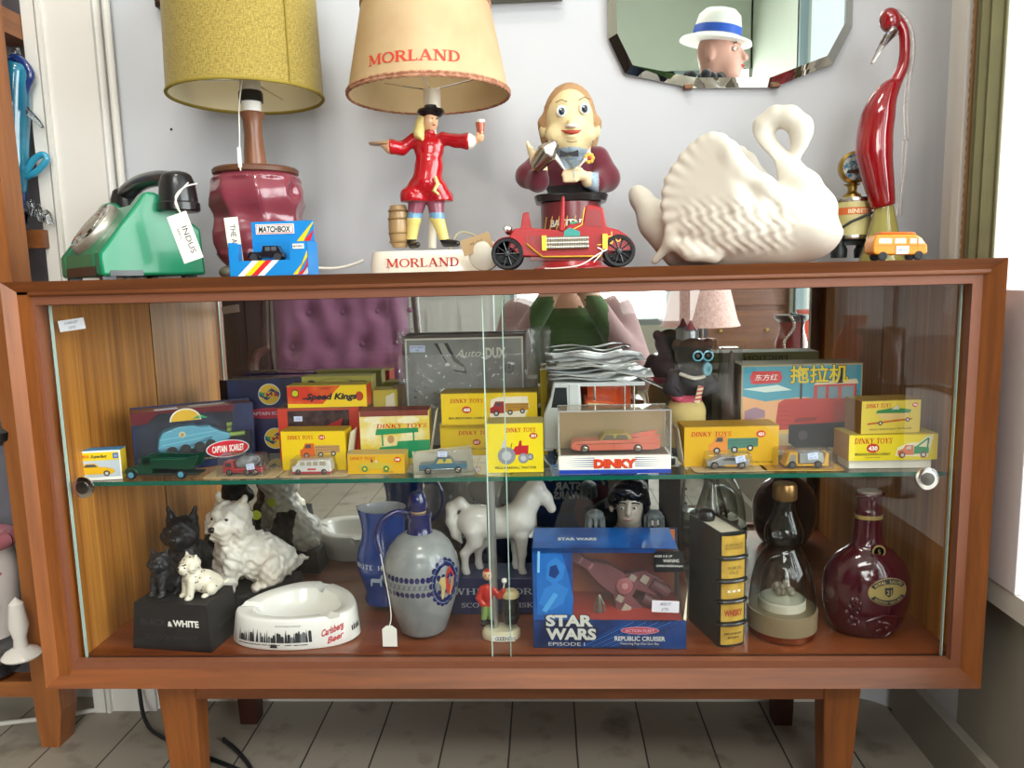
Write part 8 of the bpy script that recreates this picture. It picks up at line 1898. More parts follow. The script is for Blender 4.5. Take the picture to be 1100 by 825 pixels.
mb = MB(); mb.lathe([(.0105, hk_-.004), (.0115, hk_-.002), (.0115, hk_+.007), (.0095, hk_+.010), (.0001, hk_+.010)], black_pl, (.016, dK-.020, 0), 24); mb.build('stopper', bk_)

# ---- clear bell bottle with scene under its inner dome
YG2 = .112; kg2 = 815/(YG2+.909); cg, Gbf, Gbi = sheet_map(841, 610, YG2, ZD)
def Gb(v): return Gbf(841, v)[2]
gb_ = thing('bell_bottle', 'clear bell shaped glass bottle on a copper base with a white figure group inside', 'bottle', (cg.x, YG2, ZD))
gcl = thin_glass('bottle_glass', 'f2f4f2', edge='77807c', ior=1.5, rough=.01); copper = M('a8643e', .25, metal=1.0, var=.12); tan_l = M('8a7a5e', .35, var=.1)
outl = [(36.5, 664), (36, 650), (35, 636), (32, 618), (27, 602), (20, 590), (17.5, 585), (20, 578), (20, 568), (16, 558), (11.5, 548), (11, 535), (12.5, 533)]
mb = MB(); n0 = 40
def open_lathe(mb, prof, m, n=40):
    vs = [(r_*math.cos(2*PI*i/n), r_*math.sin(2*PI*i/n), z) for r_, z in prof for i in range(n)]
    mb.add(vs, [(j*n+i, j*n+(i+1) % n, (j+1)*n+(i+1) % n, (j+1)*n+i) for j in range(len(prof)-1) for i in range(n)], m)
def smooth_prof(pts, k=5):
    q = catmull([(a, b, 0) for a, b in pts], k); return [(p.x, p.y) for p in q]
open_lathe(mb, smooth_prof([(a/kg2, Gb(v)) for a, v in outl]), gcl); mb.build('bell', gb_, smooth=80)
mb = MB(); open_lathe(mb, smooth_prof([(24/kg2, Gb(650)), (23.5/kg2, Gb(632)), (21/kg2, Gb(615)), (15/kg2, Gb(603)), (6/kg2, Gb(598)), (.0002, Gb(597.5))]), gcl); mb.build('inner_dome', gb_, smooth=80)
mb = MB(); mb.lathe([(34/kg2, 0), (36/kg2, .002), (36/kg2, .009), (37/kg2, .011)], copper, (0, 0, 0), 48); mb.lathe([(37.2/kg2, .011), (37.4/kg2, Gb(650))], tan_l, (0, 0, 0), 48); mb.text('BOLS', .006, .016, Gb(657), -.0365*1.01, M('8a3a2a', .5)); mb.build('base', gb_, smooth=40)
mb = MB(); mb.lathe([(25/kg2, Gb(652)), (25/kg2, Gb(642)), (22/kg2, Gb(640)), (.0001, Gb(639))], M('ddd6c4', .4), (0, 0, 0), 36)
random.seed(2)
for i in range(26): a = random.uniform(0, 2*PI); r_ = random.uniform(0, .013); mb.ell((r_*math.cos(a), r_*math.sin(a), Gb(636)+random.uniform(0, .020)*(1-r_/.016)), (.0045, .004, .005), M('b5aa9c', .5, h2='8f8274', scale=80), 8)
mb.build('figure_group', gb_)
mb = MB(); mb.lathe([(12/kg2, Gb(536)), (13/kg2, Gb(534)), (12.8/kg2, Gb(522)), (11.5/kg2, Gb(519)), (.0001, Gb(518.5))], M('8f6f45', .3, metal=.8, var=.2, scale=80), (0, 0, 0), 28); mb.build('cap', gb_)
# clear flask behind the book bottle
YQ = .235; kq = 815/(YQ+.909); cq, Qf, Qfi = sheet_map(764, 540, YQ, ZD)
fk = thing('clear_flask', 'clear round shouldered glass flask behind the book shaped bottle', 'bottle', (cq.x, YQ, ZD))
mb = MB(); open_lathe(mb, smooth_prof([(a/kq, max(.0005, Qf(764, v)[2])) for a, v in ((16, 633), (18, 628), (18.5, 585), (18, 560), (16, 545), (11, 530), (8, 518), (8, 510))]), gcl); mb.build('body', fk, smooth=80)
mb = MB(); mb.lathe([(18/kq, .002), (18/kq, Qf(764, 572)[2]), (.0001, Qf(764, 571)[2])], M('d8dcd8', .05, trans=.9), (0, 0, 0), 28); mb.build('spirit', fk)
mb = MB(); mb.lathe([(8.5/kq, Qf(764, 513)[2]), (8.5/kq, Qf(764, 507)[2]), (.0001, Qf(764, 506)[2])], M('6a5a44', .5), (0, 0, 0), 24); mb.build('cap', fk)

# ---- dark red flagon
YR2 = .115; kr3 = 815/(YR2+.909); cr3, Rf, Rfi = sheet_map(931, 610, YR2, ZD)
rf_ = thing('whisky_flagon', 'dark ruby whisky flagon with gold oval 21 label at the right end', 'bottle', (cr3.x, YR2, ZD))
ruby = M('3f0a18', .1, coat=.8, var=.2); goldl = M('b8a468', .3, metal=.5, var=.08)
prr = [(30, 676), (33, 674), (40, 664), (45, 648), (46.5, 632), (45, 615), (39, 602), (29, 592), (19, 585), (15.5, 575), (14.5, 560), (14, 548), (12.5, 546), (13.5, 543), (13.5, 534), (15.5, 532), (15.5, 529.5), (13, 529)]
mb = MB(); mb.lathe(smooth_prof([(a/kr3, Rf(0, v)[2]) for a, v in prr], 3), ruby, (0, 0, 0), 48, sy=.68)
def on_f(x, z, lift):
    zs = [Rf(0, v)[2] for a, v in prr]; r_ = float(np.interp(z, zs, [a/kr3 for a, v in prr])); xx = max(-.95, min(.95, x/r_)); return (x, -.68*r_*math.sqrt(1-xx*xx)-lift, z)
def fpoly(pts, m, lift):
    n = len(pts); ar = sum(pts[i][0]*pts[(i+1) % n][1]-pts[(i+1) % n][0]*pts[i][1] for i in range(n))
    if ar < 0: pts = pts[::-1]
    mb.add([on_f(x, z, lift) for x, z in pts], [list(range(n))], m)
# raised shield and knight panel
for pts in ([(920, 655), (937, 648), (957, 652), (957, 664), (945, 676-2), (928, 672)], ): mb.tube([on_f(Rf(u, 0)[0], Rf(0, v)[2], .001) for u, v in pts+pts[:1]], .0014, ruby, 6)
for i in range(16): a = 2*PI*i/16; mb.ell(on_f(Rf(909, 0)[0]+.009*math.cos(a)*(i % 3+1)/3, Rf(0, 648)[2]+.020*math.sin(a), .0005), (.0035, .002, .005), ruby, 8)
for i in range(10): mb.ell(on_f(Rf(940, 0)[0]+.008*math.cos(i*1.7), Rf(0, 661)[2]+.007*math.sin(i*2.3), .0005), (.003, .0018, .003), ruby, 8)
mb.build('body', rf_, smooth=60)
mb = MB(); cx3, cz3 = Rf(942, 0)[0], Rf(0, 624)[2]
def ov(rx, rz, a0=0, a1=360, n=36): return [(cx3+rx*math.cos(R(a0+(a1-a0)*i/n)), cz3+rz*math.sin(R(a0+(a1-a0)*i/n))) for i in range(n+(a1-a0 < 360))]
def fgrid(rx, rz, m, lift):
    k = 10; mb_v = []
    for j in range(k+1):
        for i in range(37): a = 2*PI*i/36; mb_v.append(on_f(cx3+rx*j/k*math.cos(a), cz3+rz*j/k*math.sin(a), lift))
    mb.add(mb_v, [(j*37+i, (j+1)*37+i, (j+1)*37+i+1, j*37+i+1) for j in range(k) for i in range(36)], m)
fgrid(.0285, .0195, M('4a1520', .4), .0006); fgrid(.0275, .0185, goldl, .001)
for a0, a1, zz, t in ((25, 155, .0135, 'ROYAL SALUTE'), (205, 335, -.0135, 'SCOTCH WHISKY')):
    o1 = [(cx3+.0268*math.cos(R(a)), cz3+.0178*math.sin(R(a))) for a in range(a0, a1+1, 10)]; o2 = [(cx3+.0205*math.cos(R(a)), cz3+.0110*math.sin(R(a))) for a in range(a0, a1+1, 10)]
    for i in range(len(o1)-1): fpoly([o1[i], o1[i+1], o2[i+1], o2[i]], ink, .0014)
    L_ = len(t)
    for i, ch in enumerate(t):
        a = R(140-100*i/(L_-1)) if zz > 0 else R(220+100*i/(L_-1)); v_, f_, w_ = sans_text(ch, .03); ro = (a-PI/2) if zz > 0 else (a-1.5*PI)
        bx3, bz3 = cx3+.0236*math.cos(a), cz3+.0144*math.sin(a)
        mb.add([on_f(bx3+((px-w_/2)*math.cos(ro*.7)-(pz-.36)*math.sin(ro*.7))*.0052, bz3+((px-w_/2)*math.sin(ro*.7)+(pz-.36)*math.cos(ro*.7))*.0052, .0018) for px, pz in v_], f_, goldl)
fpoly([(cx3-.006, cz3+.006), (cx3+.006, cz3+.006), (cx3+.0055, cz3-.003), (cx3, cz3-.007), (cx3-.0055, cz3-.003)], ink, .0014)
v_, f_, w_ = sans_text('21', .03); mb.add([on_f(cx3+(px-w_/2)*.009, cz3+(pz-.36)*.009, .0018) for px, pz in v_], f_, goldl)
mb.build('oval_label', rf_, smooth=60)
mb = MB(); zn = Rf(0, 586)[2]; mb.lathe([(.0205, zn-.003), (.0200, zn+.003)], M('8a7a4a', .4), (0, 0, 0), 32, sy=.70); mb.lathe([(.0001, .0), (.0088, 0), (.0088, .0012), (.0001, .0012)], goldl, on_f(Rf(936, 0)[0], zn-.001, .0022), 24, rot3(rx=PI/2)); mb.lathe([(.0001, .0014), (.0068, .0014)], M('3f5a44', .4), on_f(Rf(936, 0)[0], zn-.001, .0022), 24, rot3(rx=PI/2)); mb.text('S', .009, Rf(936, 0)[0], zn-.001, on_f(Rf(936, 0)[0], zn-.001, .0042)[1], goldl); mb.lathe([(.0146*1.0, Rf(0, 556)[2]), (.0148, Rf(0, 552)[2])], goldl, (0, 0, 0), 28, sx=1.25, sy=.9); mb.build('neck_medal', rf_)
mb = MB(); mb.lathe([(.013, Rf(0, 530)[2]), (.016, Rf(0, 529)[2]), (.016, Rf(0, 526.5)[2]), (.0001, Rf(0, 526)[2])], M('8f8378', .3, metal=.4), (0, 0, 0), 28, sy=.75); mb.build('stopper', rf_)
# price label on the inside of the left glass
p = at(76, 349, .043); mb = MB(); mb.T = Matrix.Rotation(R(-7), 4, 'Y'); mb.box((0, 0, 0), (.0345, .0005, .0145), M('d6d8de', .6)); mb.text('CABINET', .0045, 0, .003, -.0005, M('6a6f88', .7)); mb.text('£695', .005, 0, -.003, -.0005, M('6a6f88', .7))
o = mb.build('price_label', loc=(p.x, .0452, p.z), smooth=0); tag(o, 'white handwritten price label stuck inside the left glass door', 'label')

# ================================================================== LEFT OF THE CABINET: OPEN DISPLAY UNIT
unit_w = wood('unit_wood', '7a4420', 'a5652f', (40, 40, 3), .4, .2); unit_h = wood('unit_wood_rail', '6d3c1c', '955a2a', (40, 3, 40), .4, .2)
pr1 = at(23, 300, .20); ux = pr1.x
du = thing('display_unit', 'open wooden display unit with glass shelves at the left edge of the photo', 'shelving', (ux-.10, .20, 0))
def upart(mb, name, **k):
    o = mb.build(name, du, **k); o.location = -Vector(du.location); return o
mb = MB(); mb.add([(ux-.042, .180, .06), (ux, .180, .06), (ux, .222, .06), (ux-.042, .222, .06), (ux-.040, .182, 0), (ux-.010, .182, 0), (ux-.010, .220, 0), (ux-.040, .220, 0), (ux-.042, .180, 1.5), (ux, .180, 1.5), (ux, .222, 1.5), (ux-.042, .222, 1.5)], [(4, 7, 6, 5)]+[(4+i, 4+(i+1) % 4, (i+1) % 4, i) for i in range(4)]+[(i, (i+1) % 4, 8+(i+1) % 4, 8+i) for i in range(4)]+[(8, 9, 10, 11)], unit_w); upart(mb, 'post', smooth=0)
zr = at(36, 36, .29).z
mb = MB(); mb.bx(ux-.055, -.25, zr-.012, ux-.012, .31, zr+.024, unit_h); upart(mb, 'top_side_rail')
zs1 = at(40, 247, .27).z
mb = MB(); mb.bx(-1.3, .265, zs1-.028, ux-.004, .285, zs1, unit_h); upart(mb, 'shelf_rail')
zb1 = at(25, 724, .21).z
mb = MB(); mb.bx(-1.3, .186, zb1-.026, ux-.03, .216, zb1, wood('unit_rail_low', '7a4420', 'a5652f', (3, 40, 40), .4, .2)); upart(mb, 'bottom_rail')
gz1, gz2 = at(10, 482, .16).z, at(10, 702, .16).z
for z in (gz1, gz2):
    mb = MB(); mb.add([(-1.3, .10, z), (ux-.045, .10, z), (ux-.045, .31, z), (-1.3, .31, z)], [(0, 1, 2, 3)], shelf_glass); mb.bx(-1.3, .0995, z-.005, ux-.045, .1005, z, shelf_edge); upart(mb, 'glass_shelf')
mb = MB(); mb.bx(-1.3, .10, zs1, ux-.045, .31, zs1+.003, M('2b3236', .2, coat=.4)); upart(mb, 'dark_shelf')
mb = MB(); mb.bx(-1.35, .322, .05, xa-.004, .328, 1.6, M('6f6d78', .5, var=.1, scale=6)); upart(mb, 'back_panel')
# glass fish
YFi = .264; kf_ = 815/(YFi+.909); cF, Fi, Fii2 = sheet_map(16, 200, YFi, zs1+.0032)
fi = thing('glass_fish', 'tall blue glass fish standing on its tail in the open display unit', 'ornament', (cF.x, YFi, zs1+.0032))
teal = M('1c7f9c', .06, coat=1.0, h2='14607e', scale=14); dblue = M('15306f', .08, coat=1.0); clr = solid_glass('clear_fin_glass', 'eaf2f6')
mb = MB(); mb.tube(catmull([Fi(19, 208), Fi(16, 180), Fi(14, 140), Fi(15, 100), Fi(17, 76), Fi(18, 68)], 6), [float(x) for x in np.interp(np.linspace(0, 1, 31), [0, .2, .5, .8, 1], [.012, .020, .024, .020, .014])], teal, 20); mb.build('body', fi, smooth=80)
def fin(name, pts, r, m, k=5):
    q = MB(); c = catmull(pts, k); rr = [float(x) for x in np.interp(np.linspace(0, 1, len(c)), np.linspace(0, 1, len(r)), r)]; q.tube(c, rr, m, 12); q.build(name, fi, smooth=80)
fin('tail', [Fi(20, 240), Fi(19, 215), Fi(18, 200)], [.013, .0125, .012], dblue); fin('crest', [Fi(3, 78), Fi(10, 66), Fi(17, 62), Fi(26, 68), Fi(33, 80), Fi(29, 94), Fi(27, 112)], [.006, .006, .006, .006, .006, .005, .002], dblue)
fin('top_loop', [Fi(12, 64), Fi(14, 54), Fi(18, 53), Fi(20, 62)], [.0035, .0035], clr); fin('side_fin', [Fi(28, 185), Fi(36, 172), Fi(46, 166), Fi(50, 172), Fi(40, 184), Fi(28, 190)], [.005, .005], M('2b8fb0', .06, coat=1.0)); fin('clear_fin', [Fi(28, 118), Fi(40, 130), Fi(46, 137)], [.006, .002], clr)
fin('clear_base_fin', [Fi(24, 242), Fi(30, 226), Fi(33, 216), Fi(36, 232), Fi(41, 222), Fi(44, 236), Fi(50, 228), Fi(55, 241)], [.0045, .0045], clr)
mb = MB(); mb.lathe([(.0001, -.0006), (.0105, -.0006), (.0105, .0), (.0001, .0)], whitep, Fi(18, 115, -.0245), 24, rot3(rx=PI/2)); mb.build('round_label', fi, label='round white label')
bt_ = MB(); zc_ = zr+.026; bt_.lathe([(.02, 0), (.035, .01), (.05, .05), (.048, .06), (.0001, .05)], M('101c6a', .08, coat=1.0), (0, 0, 0), 28)
o = bt_.build('blue_glass_bowl', loc=(ux-.038, .118, zr+.0245)); tag(o, 'deep blue glass bowl on top of the open display unit', 'bowl')
# flowered pot and white figurine on the low shelf
YP = .215; kp = 815/(YP+.909); cP = at(2, 690, YP)
po = thing('flowered_pot', 'white pot with pink rim and painted bird on the low glass shelf at left', 'pot', (cP.x-.018, YP, gz2+.0004))
hp_ = at(8, 566, YP).z-gz2; wpm = M('ddd6d4', .15, coat=.5, var=.03); pkm = M('b8707c', .15, coat=.6, var=.1)
mb = MB(); mb.lathe([(.03, 0), (.036, .004), (.046, hp_*.3), (.050, hp_*.6), (.044, hp_*.80), (.040, hp_*.82)], wpm, (0, 0, 0), 36)
for (dx, z, r_, c) in ((.030, .66, .006, '2a3070'), (.026, .60, .008, 'c9a82a'), (.022, .56, .006, '2a3070'), (.034, .36, .010, '4a5a2a'), (.040, .33, .008, '3f4a28'), (.047, .62, .004, 'b86a7a')):
    a = math.asin(min(.98, dx/.052)); mb.ell((.0478*math.sin(a), -.0478*math.cos(a), hp_*z), (r_, .003, r_*.7), M(c, .2, coat=.5), 10)
mb.build('body', po); mb = MB(); mb.tube([(.043*math.cos(R(a)), .043*math.sin(R(a)), hp_*.88) for a in range(0, 361, 10)], .0135, pkm, 12, caps=False); mb.build('pink_rim', po)
mb = MB(); mb.lathe([(.026, 0), (.028, .003), (.022, .010), (.010, .016), (.009, .030), (.014, .05), (.010, .085), (.0001, .095)], M('e4e0da', .15, coat=.5), (0, 0, 0), 28)
o = mb.build('white_vase', loc=(at(22, 690, .150).x, .150, gz2+.0004)); tag(o, 'small white footed vase before the flowered pot', 'vase')
mb = MB(); mb.lathe([(.02, 0), (.032, .008), (.034, .02), (.025, .03), (.0001, .028)], M('17181a', .3, coat=.4), (0, 0, 0), 28); o = mb.build('black_bowl', loc=(at(8, 470, .20).x-.01, .20, gz1+.0004)); tag(o, 'black bowl on the upper glass shelf at the left edge', 'bowl')
mb = MB(); mb.lathe([(.03, 0), (.040, .01), (.036, .026), (.0001, .03)], M('1b1c1e', .3, coat=.4), (0, 0, 0), 28); o = mb.build('black_bowl', loc=(at(10, 718, .21).x-.025, .205, zb1+.0006)); tag(o, 'black bowl low down on the bottom rail at the left edge', 'bowl')

# cables on the floor
cbl = M('17181a', .5)
mb = MB(); mb.tube(catmull([(at(149, 736, .27).x, .27, .05), (at(158, 752, .25).x, .24, .01), (at(176, 775, .20).x, .20, .0035), (-.40, .12, .0035), (-.36, .10, .0035)], 8), .0032, cbl, 8); o = mb.build('black_cable'); tag(o, 'black cable running down the wall behind the left cabinet leg', 'cable')
pb2 = [at(238, 768, .20), at(256, 778, .16), at(269, 795, .11), at(267, 830, .03)]
mb = MB(); mb.tube(catmull([(p.x, p.y, .0036) for p in pb2]+[(-.36, -.08, .0036)], 8), .0034, cbl, 8); o = mb.build('black_cable'); tag(o, 'black cable lying on the floorboards under the cabinet', 'cable')
pp = at(214, 795, .14); mb = MB(); mb.box((0, 0, .0285), (.018, .022, .056), cbl); mb.tube([(0, 0, .056), (0, .01, .07)], .004, cbl, 8); o = mb.build('black_plug', loc=(pp.x, .14, .0003), bevel=.003); tag(o, 'black plug standing on the floor beside the left cabinet leg', 'plug')
pw = [at(0, 768, .24), at(60, 760, .26), at(115, 745, .29)]
mb = MB(); mb.tube(catmull([(-1.0, .20, .004)]+[(p.x, p.y, .0042) for p in pw], 8), .004, M('c9c6be', .5), 8); o = mb.build('white_cable'); tag(o, 'white cable lying along the floor under the display unit', 'cable')

# ================================================================== THE SHOP BEHIND THE CAMERA (seen in the mirrors)
def vm(u, v, yr, ym=.295):                    # place whose mirror image sits at photo point u, v
    p = at(u, v, 2*ym-yr); return Vector((p.x, yr, p.z))
plum = M('7c4a66', .85, var=.15, scale=30, sheen=.4, bump=.3); dkw = wood('dark_wood', '2f1a10', '4a2a1a', (40, 40, 3), .35, .3)
ca_ = vm(372, 400, -1.85)
ch = thing('armchair', 'plum velvet button backed armchair with wooden frame reflected in the cabinet mirror', 'armchair', (ca_.x, -1.85, 0), R(-16))
def cushion(w, h, t, nb):
    nx, nz = 40, 36; vs = []
    for j in range(nz+1):
        for i in range(nx+1):
            x, z = -w/2+w*i/nx, h*j/nz; d = t
            for (bx, bz) in nb: d -= .036*math.exp(-((x-bx)**2+(z-bz)**2)/.0011)
            d *= min(1, (min(i, nx-i)/4+.15))**.5 if min(i, nx-i) < 4 else 1; d *= min(1, (min(j, nz-j)/4+.15))**.5 if min(j, nz-j) < 4 else 1
            d += .006*math.sin(x*60+.9*math.sin(z*20)); vs.append((x, d, z))
    return vs, [(j*(nx+1)+i, j*(nx+1)+i+1, (j+1)*(nx+1)+i+1, (j+1)*(nx+1)+i) for j in range(nz) for i in range(nx)]
btn = [(x+(.075 if k % 2 else 0), z) for k, z in enumerate((.18, .33, .48, .63)) for x in (-.225, -.075, .075, .225)]
vs, fs = cushion(.60, .82, .10, btn)
mb = MB(); mb.T = Matrix.Translation((0, -.02, .26)) @ Matrix.Rotation(R(14), 4, 'X'); mb.add([(x, y, z) for x, y, z in vs], [f[::-1] for f in fs], plum); mb.bx(-.30, -.06, 0, .30, .02, .82, plum)
for (x, z) in btn: mb.ell((x, .068, z), (.013, .008, .013), plum, 10)
mb.build('backrest', ch, smooth=60)
mb = MB(); mb.bx(-.30, .0, .18, .30, .52, .29, plum); mb.build('seat', ch, bevel=.03)
for sg in (-1, 1):
    mb = MB(); mb.tube(catmull([(sg*.32, -.22, 1.08), (sg*.325, -.12, .80), (sg*.33, -.02, .50), (sg*.33, .02, .44)], 6), .017, dkw, 10); mb.build('back_stile', ch)
    mb = MB(); mb.tube(catmull([(sg*.33, -.04, .44), (sg*.35, .2, .45), (sg*.35, .45, .43), (sg*.34, .52, .39)], 6), .018, dkw, 10); mb.build('armrest', ch)
    for y, zt_ in ((.50, .40), (-.02, .44)): mb = MB(); mb.tube([(sg*.335, y, zt_), (sg*.325, y, .3), (sg*.32, y+.02*(1 if y > 0 else -1), 0)], [.018, .02, .012], dkw, 10); mb.build('leg', ch)
# wardrobe in the dark corner
wd = thing('wardrobe', 'dark wooden wardrobe in the shop corner seen dimly at the mirror left', 'wardrobe', (-1.75, -2.35, 0))
mb = MB(); mb.bx(-.48, -.25, 0, .48, .25, 1.8, dkw); mb.build('carcass', wd, bevel=.006)
for sg in (-1, 1):
    mb = MB(); x0, x1 = sorted((sg*.01, sg*.46)); mb.bx(x0, .251, .1, x1, .27, 1.72, dkw); mb.bx(x0+.07, .268, .2, x1-.07, .276, 1.6, M('2a1710', .4, var=.2)); d = mb.build('door', wd, bevel=.004)
    mb = MB(); mb.ell((sg*.04, .285, .9), (.012, .014, .012), brassm, 12); mb.build('knob', d)
# kneeling photographer
PY = -1.07; pc = vm(610, 322, PY); px0 = pc.x
ps = thing('person', 'person kneeling in green jumper and dusty pink jacket holding up a phone', 'person', (px0, PY, 0))
grn = M('3c5528', .9, var=.25, scale=60, bump=.3, sheen=.2); pnk = M('957474', .85, var=.12, scale=20, sheen=.2); jean = M('23293a', .85, var=.15); skn = M('c99a80', .5, var=.05, sss=.1); hr = M('4a3222', .7, var=.2, scale=80)
sd = SD((-.34, -.46, -.02), (.34, .28, 1.0), .0105)
sd.egg((0, -.02, .82), (.076, .094, .112), .02); sd.egg((0, .045, .775), (.052, .052, .055), .03); sd.egg((0, .098, .80), (.013, .018, .02), .012); sd.limb((0, -.02, .73), (0, -.02, .66), .055, .062, .03)
for q in (-1, 1): sd.egg((q*.078, -.015, .81), (.014, .024, .032), .01); sd.egg((q*.03, .078, .832), (.017, .014, .012), .008, sub=True)
sd.egg((0, .072, .757), (.026, .012, .008), .006)
sd.egg((0, -.04, .50), (.165, .115, .18), .05); sd.egg((0, -.05, .33), (.155, .12, .14), .05); sd.egg((0, -.06, .24), (.175, .14, .12), .05)
for q in (-1, 1):
    sd.limb((q*.165, -.04, .60), (q*.235, .03, .40), .064, .052, .04); sd.limb((q*.235, .03, .40), (q*.07, .115, .66), .050, .033, .03)
    sd.egg((q*.055, .125, .70), (.030, .022, .042), .015)
    for i in range(4): sd.limb((q*(.050-.006*i), .135, .715+.012*i-.02), (q*(.020+.004*i), .150, .722+.013*i-.02), .0095, .0085, .004)
    sd.limb((q*.06, .12, .69), (q*.03, .118, .675), .0105, .009, .006)
    sd.limb((q*.10, -.06, .20), (q*.15, .20, .085), .095, .072, .04); sd.limb((q*.15, .20, .07), (q*.13, -.22, .06), .066, .050, .03); sd.limb((q*.13, -.24, .06), (q*.13, -.36, .035), .042, .035, .02)
sd.f = np.maximum(sd.f, -sd.Z)
def preg(x, y, z):
    if z > .665 or (y > .10 and z > .675): return skn
    if z > .63 and abs(x) < .05 and y > 0: return skn
    if y < -.29 and z < .10: return M('1c1a1a', .6)
    if z < .22 or (z < .16): return jean
    if abs(x) > .125 or y < -.03: return pnk
    return grn
mb = MB(); sd.into(mb, grn, preg)
for q in (-1, 1): mb.ell((q*.03, .070, .832), (.012, .009, .008), whitep, 12); mb.ell((q*.03, .0775, .832), (.005, .003, .005), ink, 10)
pbod = mb.build('body', ps, smooth=80)
sd = SD((-.14, -.16, .66), (.14, .12, 1.0), .009); sd.egg((0, -.035, .835), (.090, .100, .115), .02); sd.egg((0, -.07, .76), (.075, .06, .09), .03); sd.egg((0, .085, .79), (.070, .085, .105), .015, sub=True); sd.rough(.003, 130); mb = MB(); sd.into(mb, hr); mb.build('hair', pbod, smooth=80)
phn = thing('mobile_phone', 'black mobile phone held up in both hands by the kneeling person', 'phone', (px0-.0, PY+.150, .715)); mb = MB(); mb.box((0, -.004, 0), (.075, .0075, .150), black_pl); mb.build('case', phn, bevel=.003)
mb = MB(); mb.box((0, -.0082, 0), (.069, .0004, .143), M('2a2f3a', .1, coat=.5)); mb.build('screen', phn); phn.rotation_euler = (0, PI/2, 0)
# lamp with a woven pink shade, chest, stool with bag
wl = vm(752, 350, -1.35); sh_ = thing('woven_lamp', 'lamp with pinkish woven shade and red lining reflected behind the toy bear', 'lamp', (wl.x, -1.35, 0))
zz = wl.z; wov = hessian('woven_pink', 'a9807a', 'd8b4a8', 260)
mb = MB(); mb.lathe([(.10, 0), (.10, .012), (.02, .03), (.014, .1), (.014, zz+.12)], dkw, (0, 0, 0), 24); mb.build('stand', sh_)
mb = MB(); open_lathe(mb, [(.145, zz), (.135, zz+.02), (.09, zz+.20), (.075, zz+.24)], wov, 40); so = mb.build('shade', sh_, smooth=60)
mb = MB(); open_lathe(mb, [(.143, zz+.001), (.133, zz+.021), (.088, zz+.20)], M('c23a44', .7), 40); mb.build('shade_lining', so, smooth=60)
cd_ = thing('chest_of_drawers', 'brown wooden chest of drawers reflected at the right of the mirror', 'chest of drawers', (1.10, -2.75, 0))
brw = wood('chest_wood', '5a3420', '80502f', (3, 40, 40), .4, .25); mb = MB(); mb.bx(-.24, -.22, .06, .24, .22, .80, brw); mb.bx(-.26, -.24, .80, .26, .24, .83, brw)
for sx in (-.21, .17):
    for sy in (-.2, .16): mb.bx(sx, sy, 0, sx+.04, sy+.04, .06, brw)
mb.build('carcass', cd_, bevel=.004)
for i in range(3):
    mb = MB(); mb.bx(-.22, .22, .09+i*.235, .22, .238, .30+i*.235, brw); d = mb.build('drawer', cd_, bevel=.004)
    for sx in (-.12, .12): mb = MB(); mb.ell((sx, .25, .195+i*.235), (.014, .014, .014), brassm, 12); mb.build('knob', d)
st_ = vm(825, 358, -1.75); bg = thing('black_bag', 'black leather bag on the floor reflected behind the Chinese tractor box', 'bag', (min(st_.x, .98)-.1, -1.62, 0)) if False else None
# window sill things: dress form with hat, red jar, jewellery dish, small lamp
MY = -2.12; mh = vm(772, 60, MY, .316); mz0 = mh.z
mn = thing('shop_mannequin', 'shop mannequin in white hat with blue band and black fur collar reflected in wall mirror', 'mannequin', (mh.x, MY, .3305), R(28))
z_h = mz0-.3305
mskin = M('c99a8a', .4, var=.04); sd = SD((-.22, -.19, z_h-.50), (.20, .17, z_h+.17), .0068)
sd.egg((0, 0, z_h+.02), (.098, .074, .112), .02); sd.egg((.060, 0, z_h-.055), (.048, .048, .055), .03); sd.limb((.096, 0, z_h+.012), (.120, 0, z_h-.028), .009, .0145, .008); sd.egg((.094, 0, z_h-.060), (.016, .020, .010), .006); sd.egg((.078, 0, z_h-.095), (.022, .022, .016), .012)
for q in (-1, 1): sd.egg((.078, q*.034, z_h+.010), (.016, .014, .010), .008, sub=True); sd.egg((-.018, q*.072, z_h), (.022, .012, .034), .008)
sd.limb((-.02, 0, z_h-.04), (-.065, 0, z_h-.17), .050, .056, .03); sd.egg((-.075, 0, z_h-.30), (.10, .17, .13), .05); sd.egg((-.06, 0, z_h-.42), (.10, .15, .14), .05)
mb = MB(); sd.into(mb, mskin, lambda x, y, z: M('15151a', .9, sheen=.3) if z < z_h-.165 else mskin)
for q in (-1, 1): mb.ell((.082, q*.034, z_h+.010), (.012, .014, .008), whitep, 12); mb.ell((.0895, q*.035, z_h+.010), (.005, .007, .007), M('2a3030', .3), 10); mb.tube([(.085, q*.018, z_h+.030), (.090, q*.034, z_h+.036), (.078, q*.052, z_h+.028)], .0026, M('6a4a3a', .6), 6)
mb.tube([(.100, -.020, z_h-.060), (.110, 0, z_h-.060), (.100, .020, z_h-.060)], [.003, .008, .003], M('a83a3a', .4), 8)
mbody = mb.build('figure', mn, smooth=80)
mb = MB(); mb.lathe([(.10, 0), (.10, .015), (.016, .03), (.014, z_h-.40)], M('2a2a2c', .4), (-.06, 0, 0), 24); mb.build('stand', mn)
mb = MB(); hq_ = rot3(ry=R(10)); hatm = M('e6e4de', .75, var=.03, scale=60); hb0 = (-.012, 0, z_h+.078)
mb.lathe([(.165, -.022), (.160, -.010), (.125, .002), (.108, .008), (.104, .05), (.094, .095), (.070, .118), (.0001, .108)], hatm, hb0, 44, hq_, sx=1.0, sy=.86); ht_ = mb.build('hat', mbody, smooth=70)
mb = MB(); mb.lathe([(.110, .010), (.109, .028), (.1065, .046)], M('1f4fb0', .5), hb0, 44, hq_, sx=1.0, sy=.865); mb.build('blue_band', ht_)
mb = MB(); random.seed(6); fur = M('121216', .95, sheen=.4)
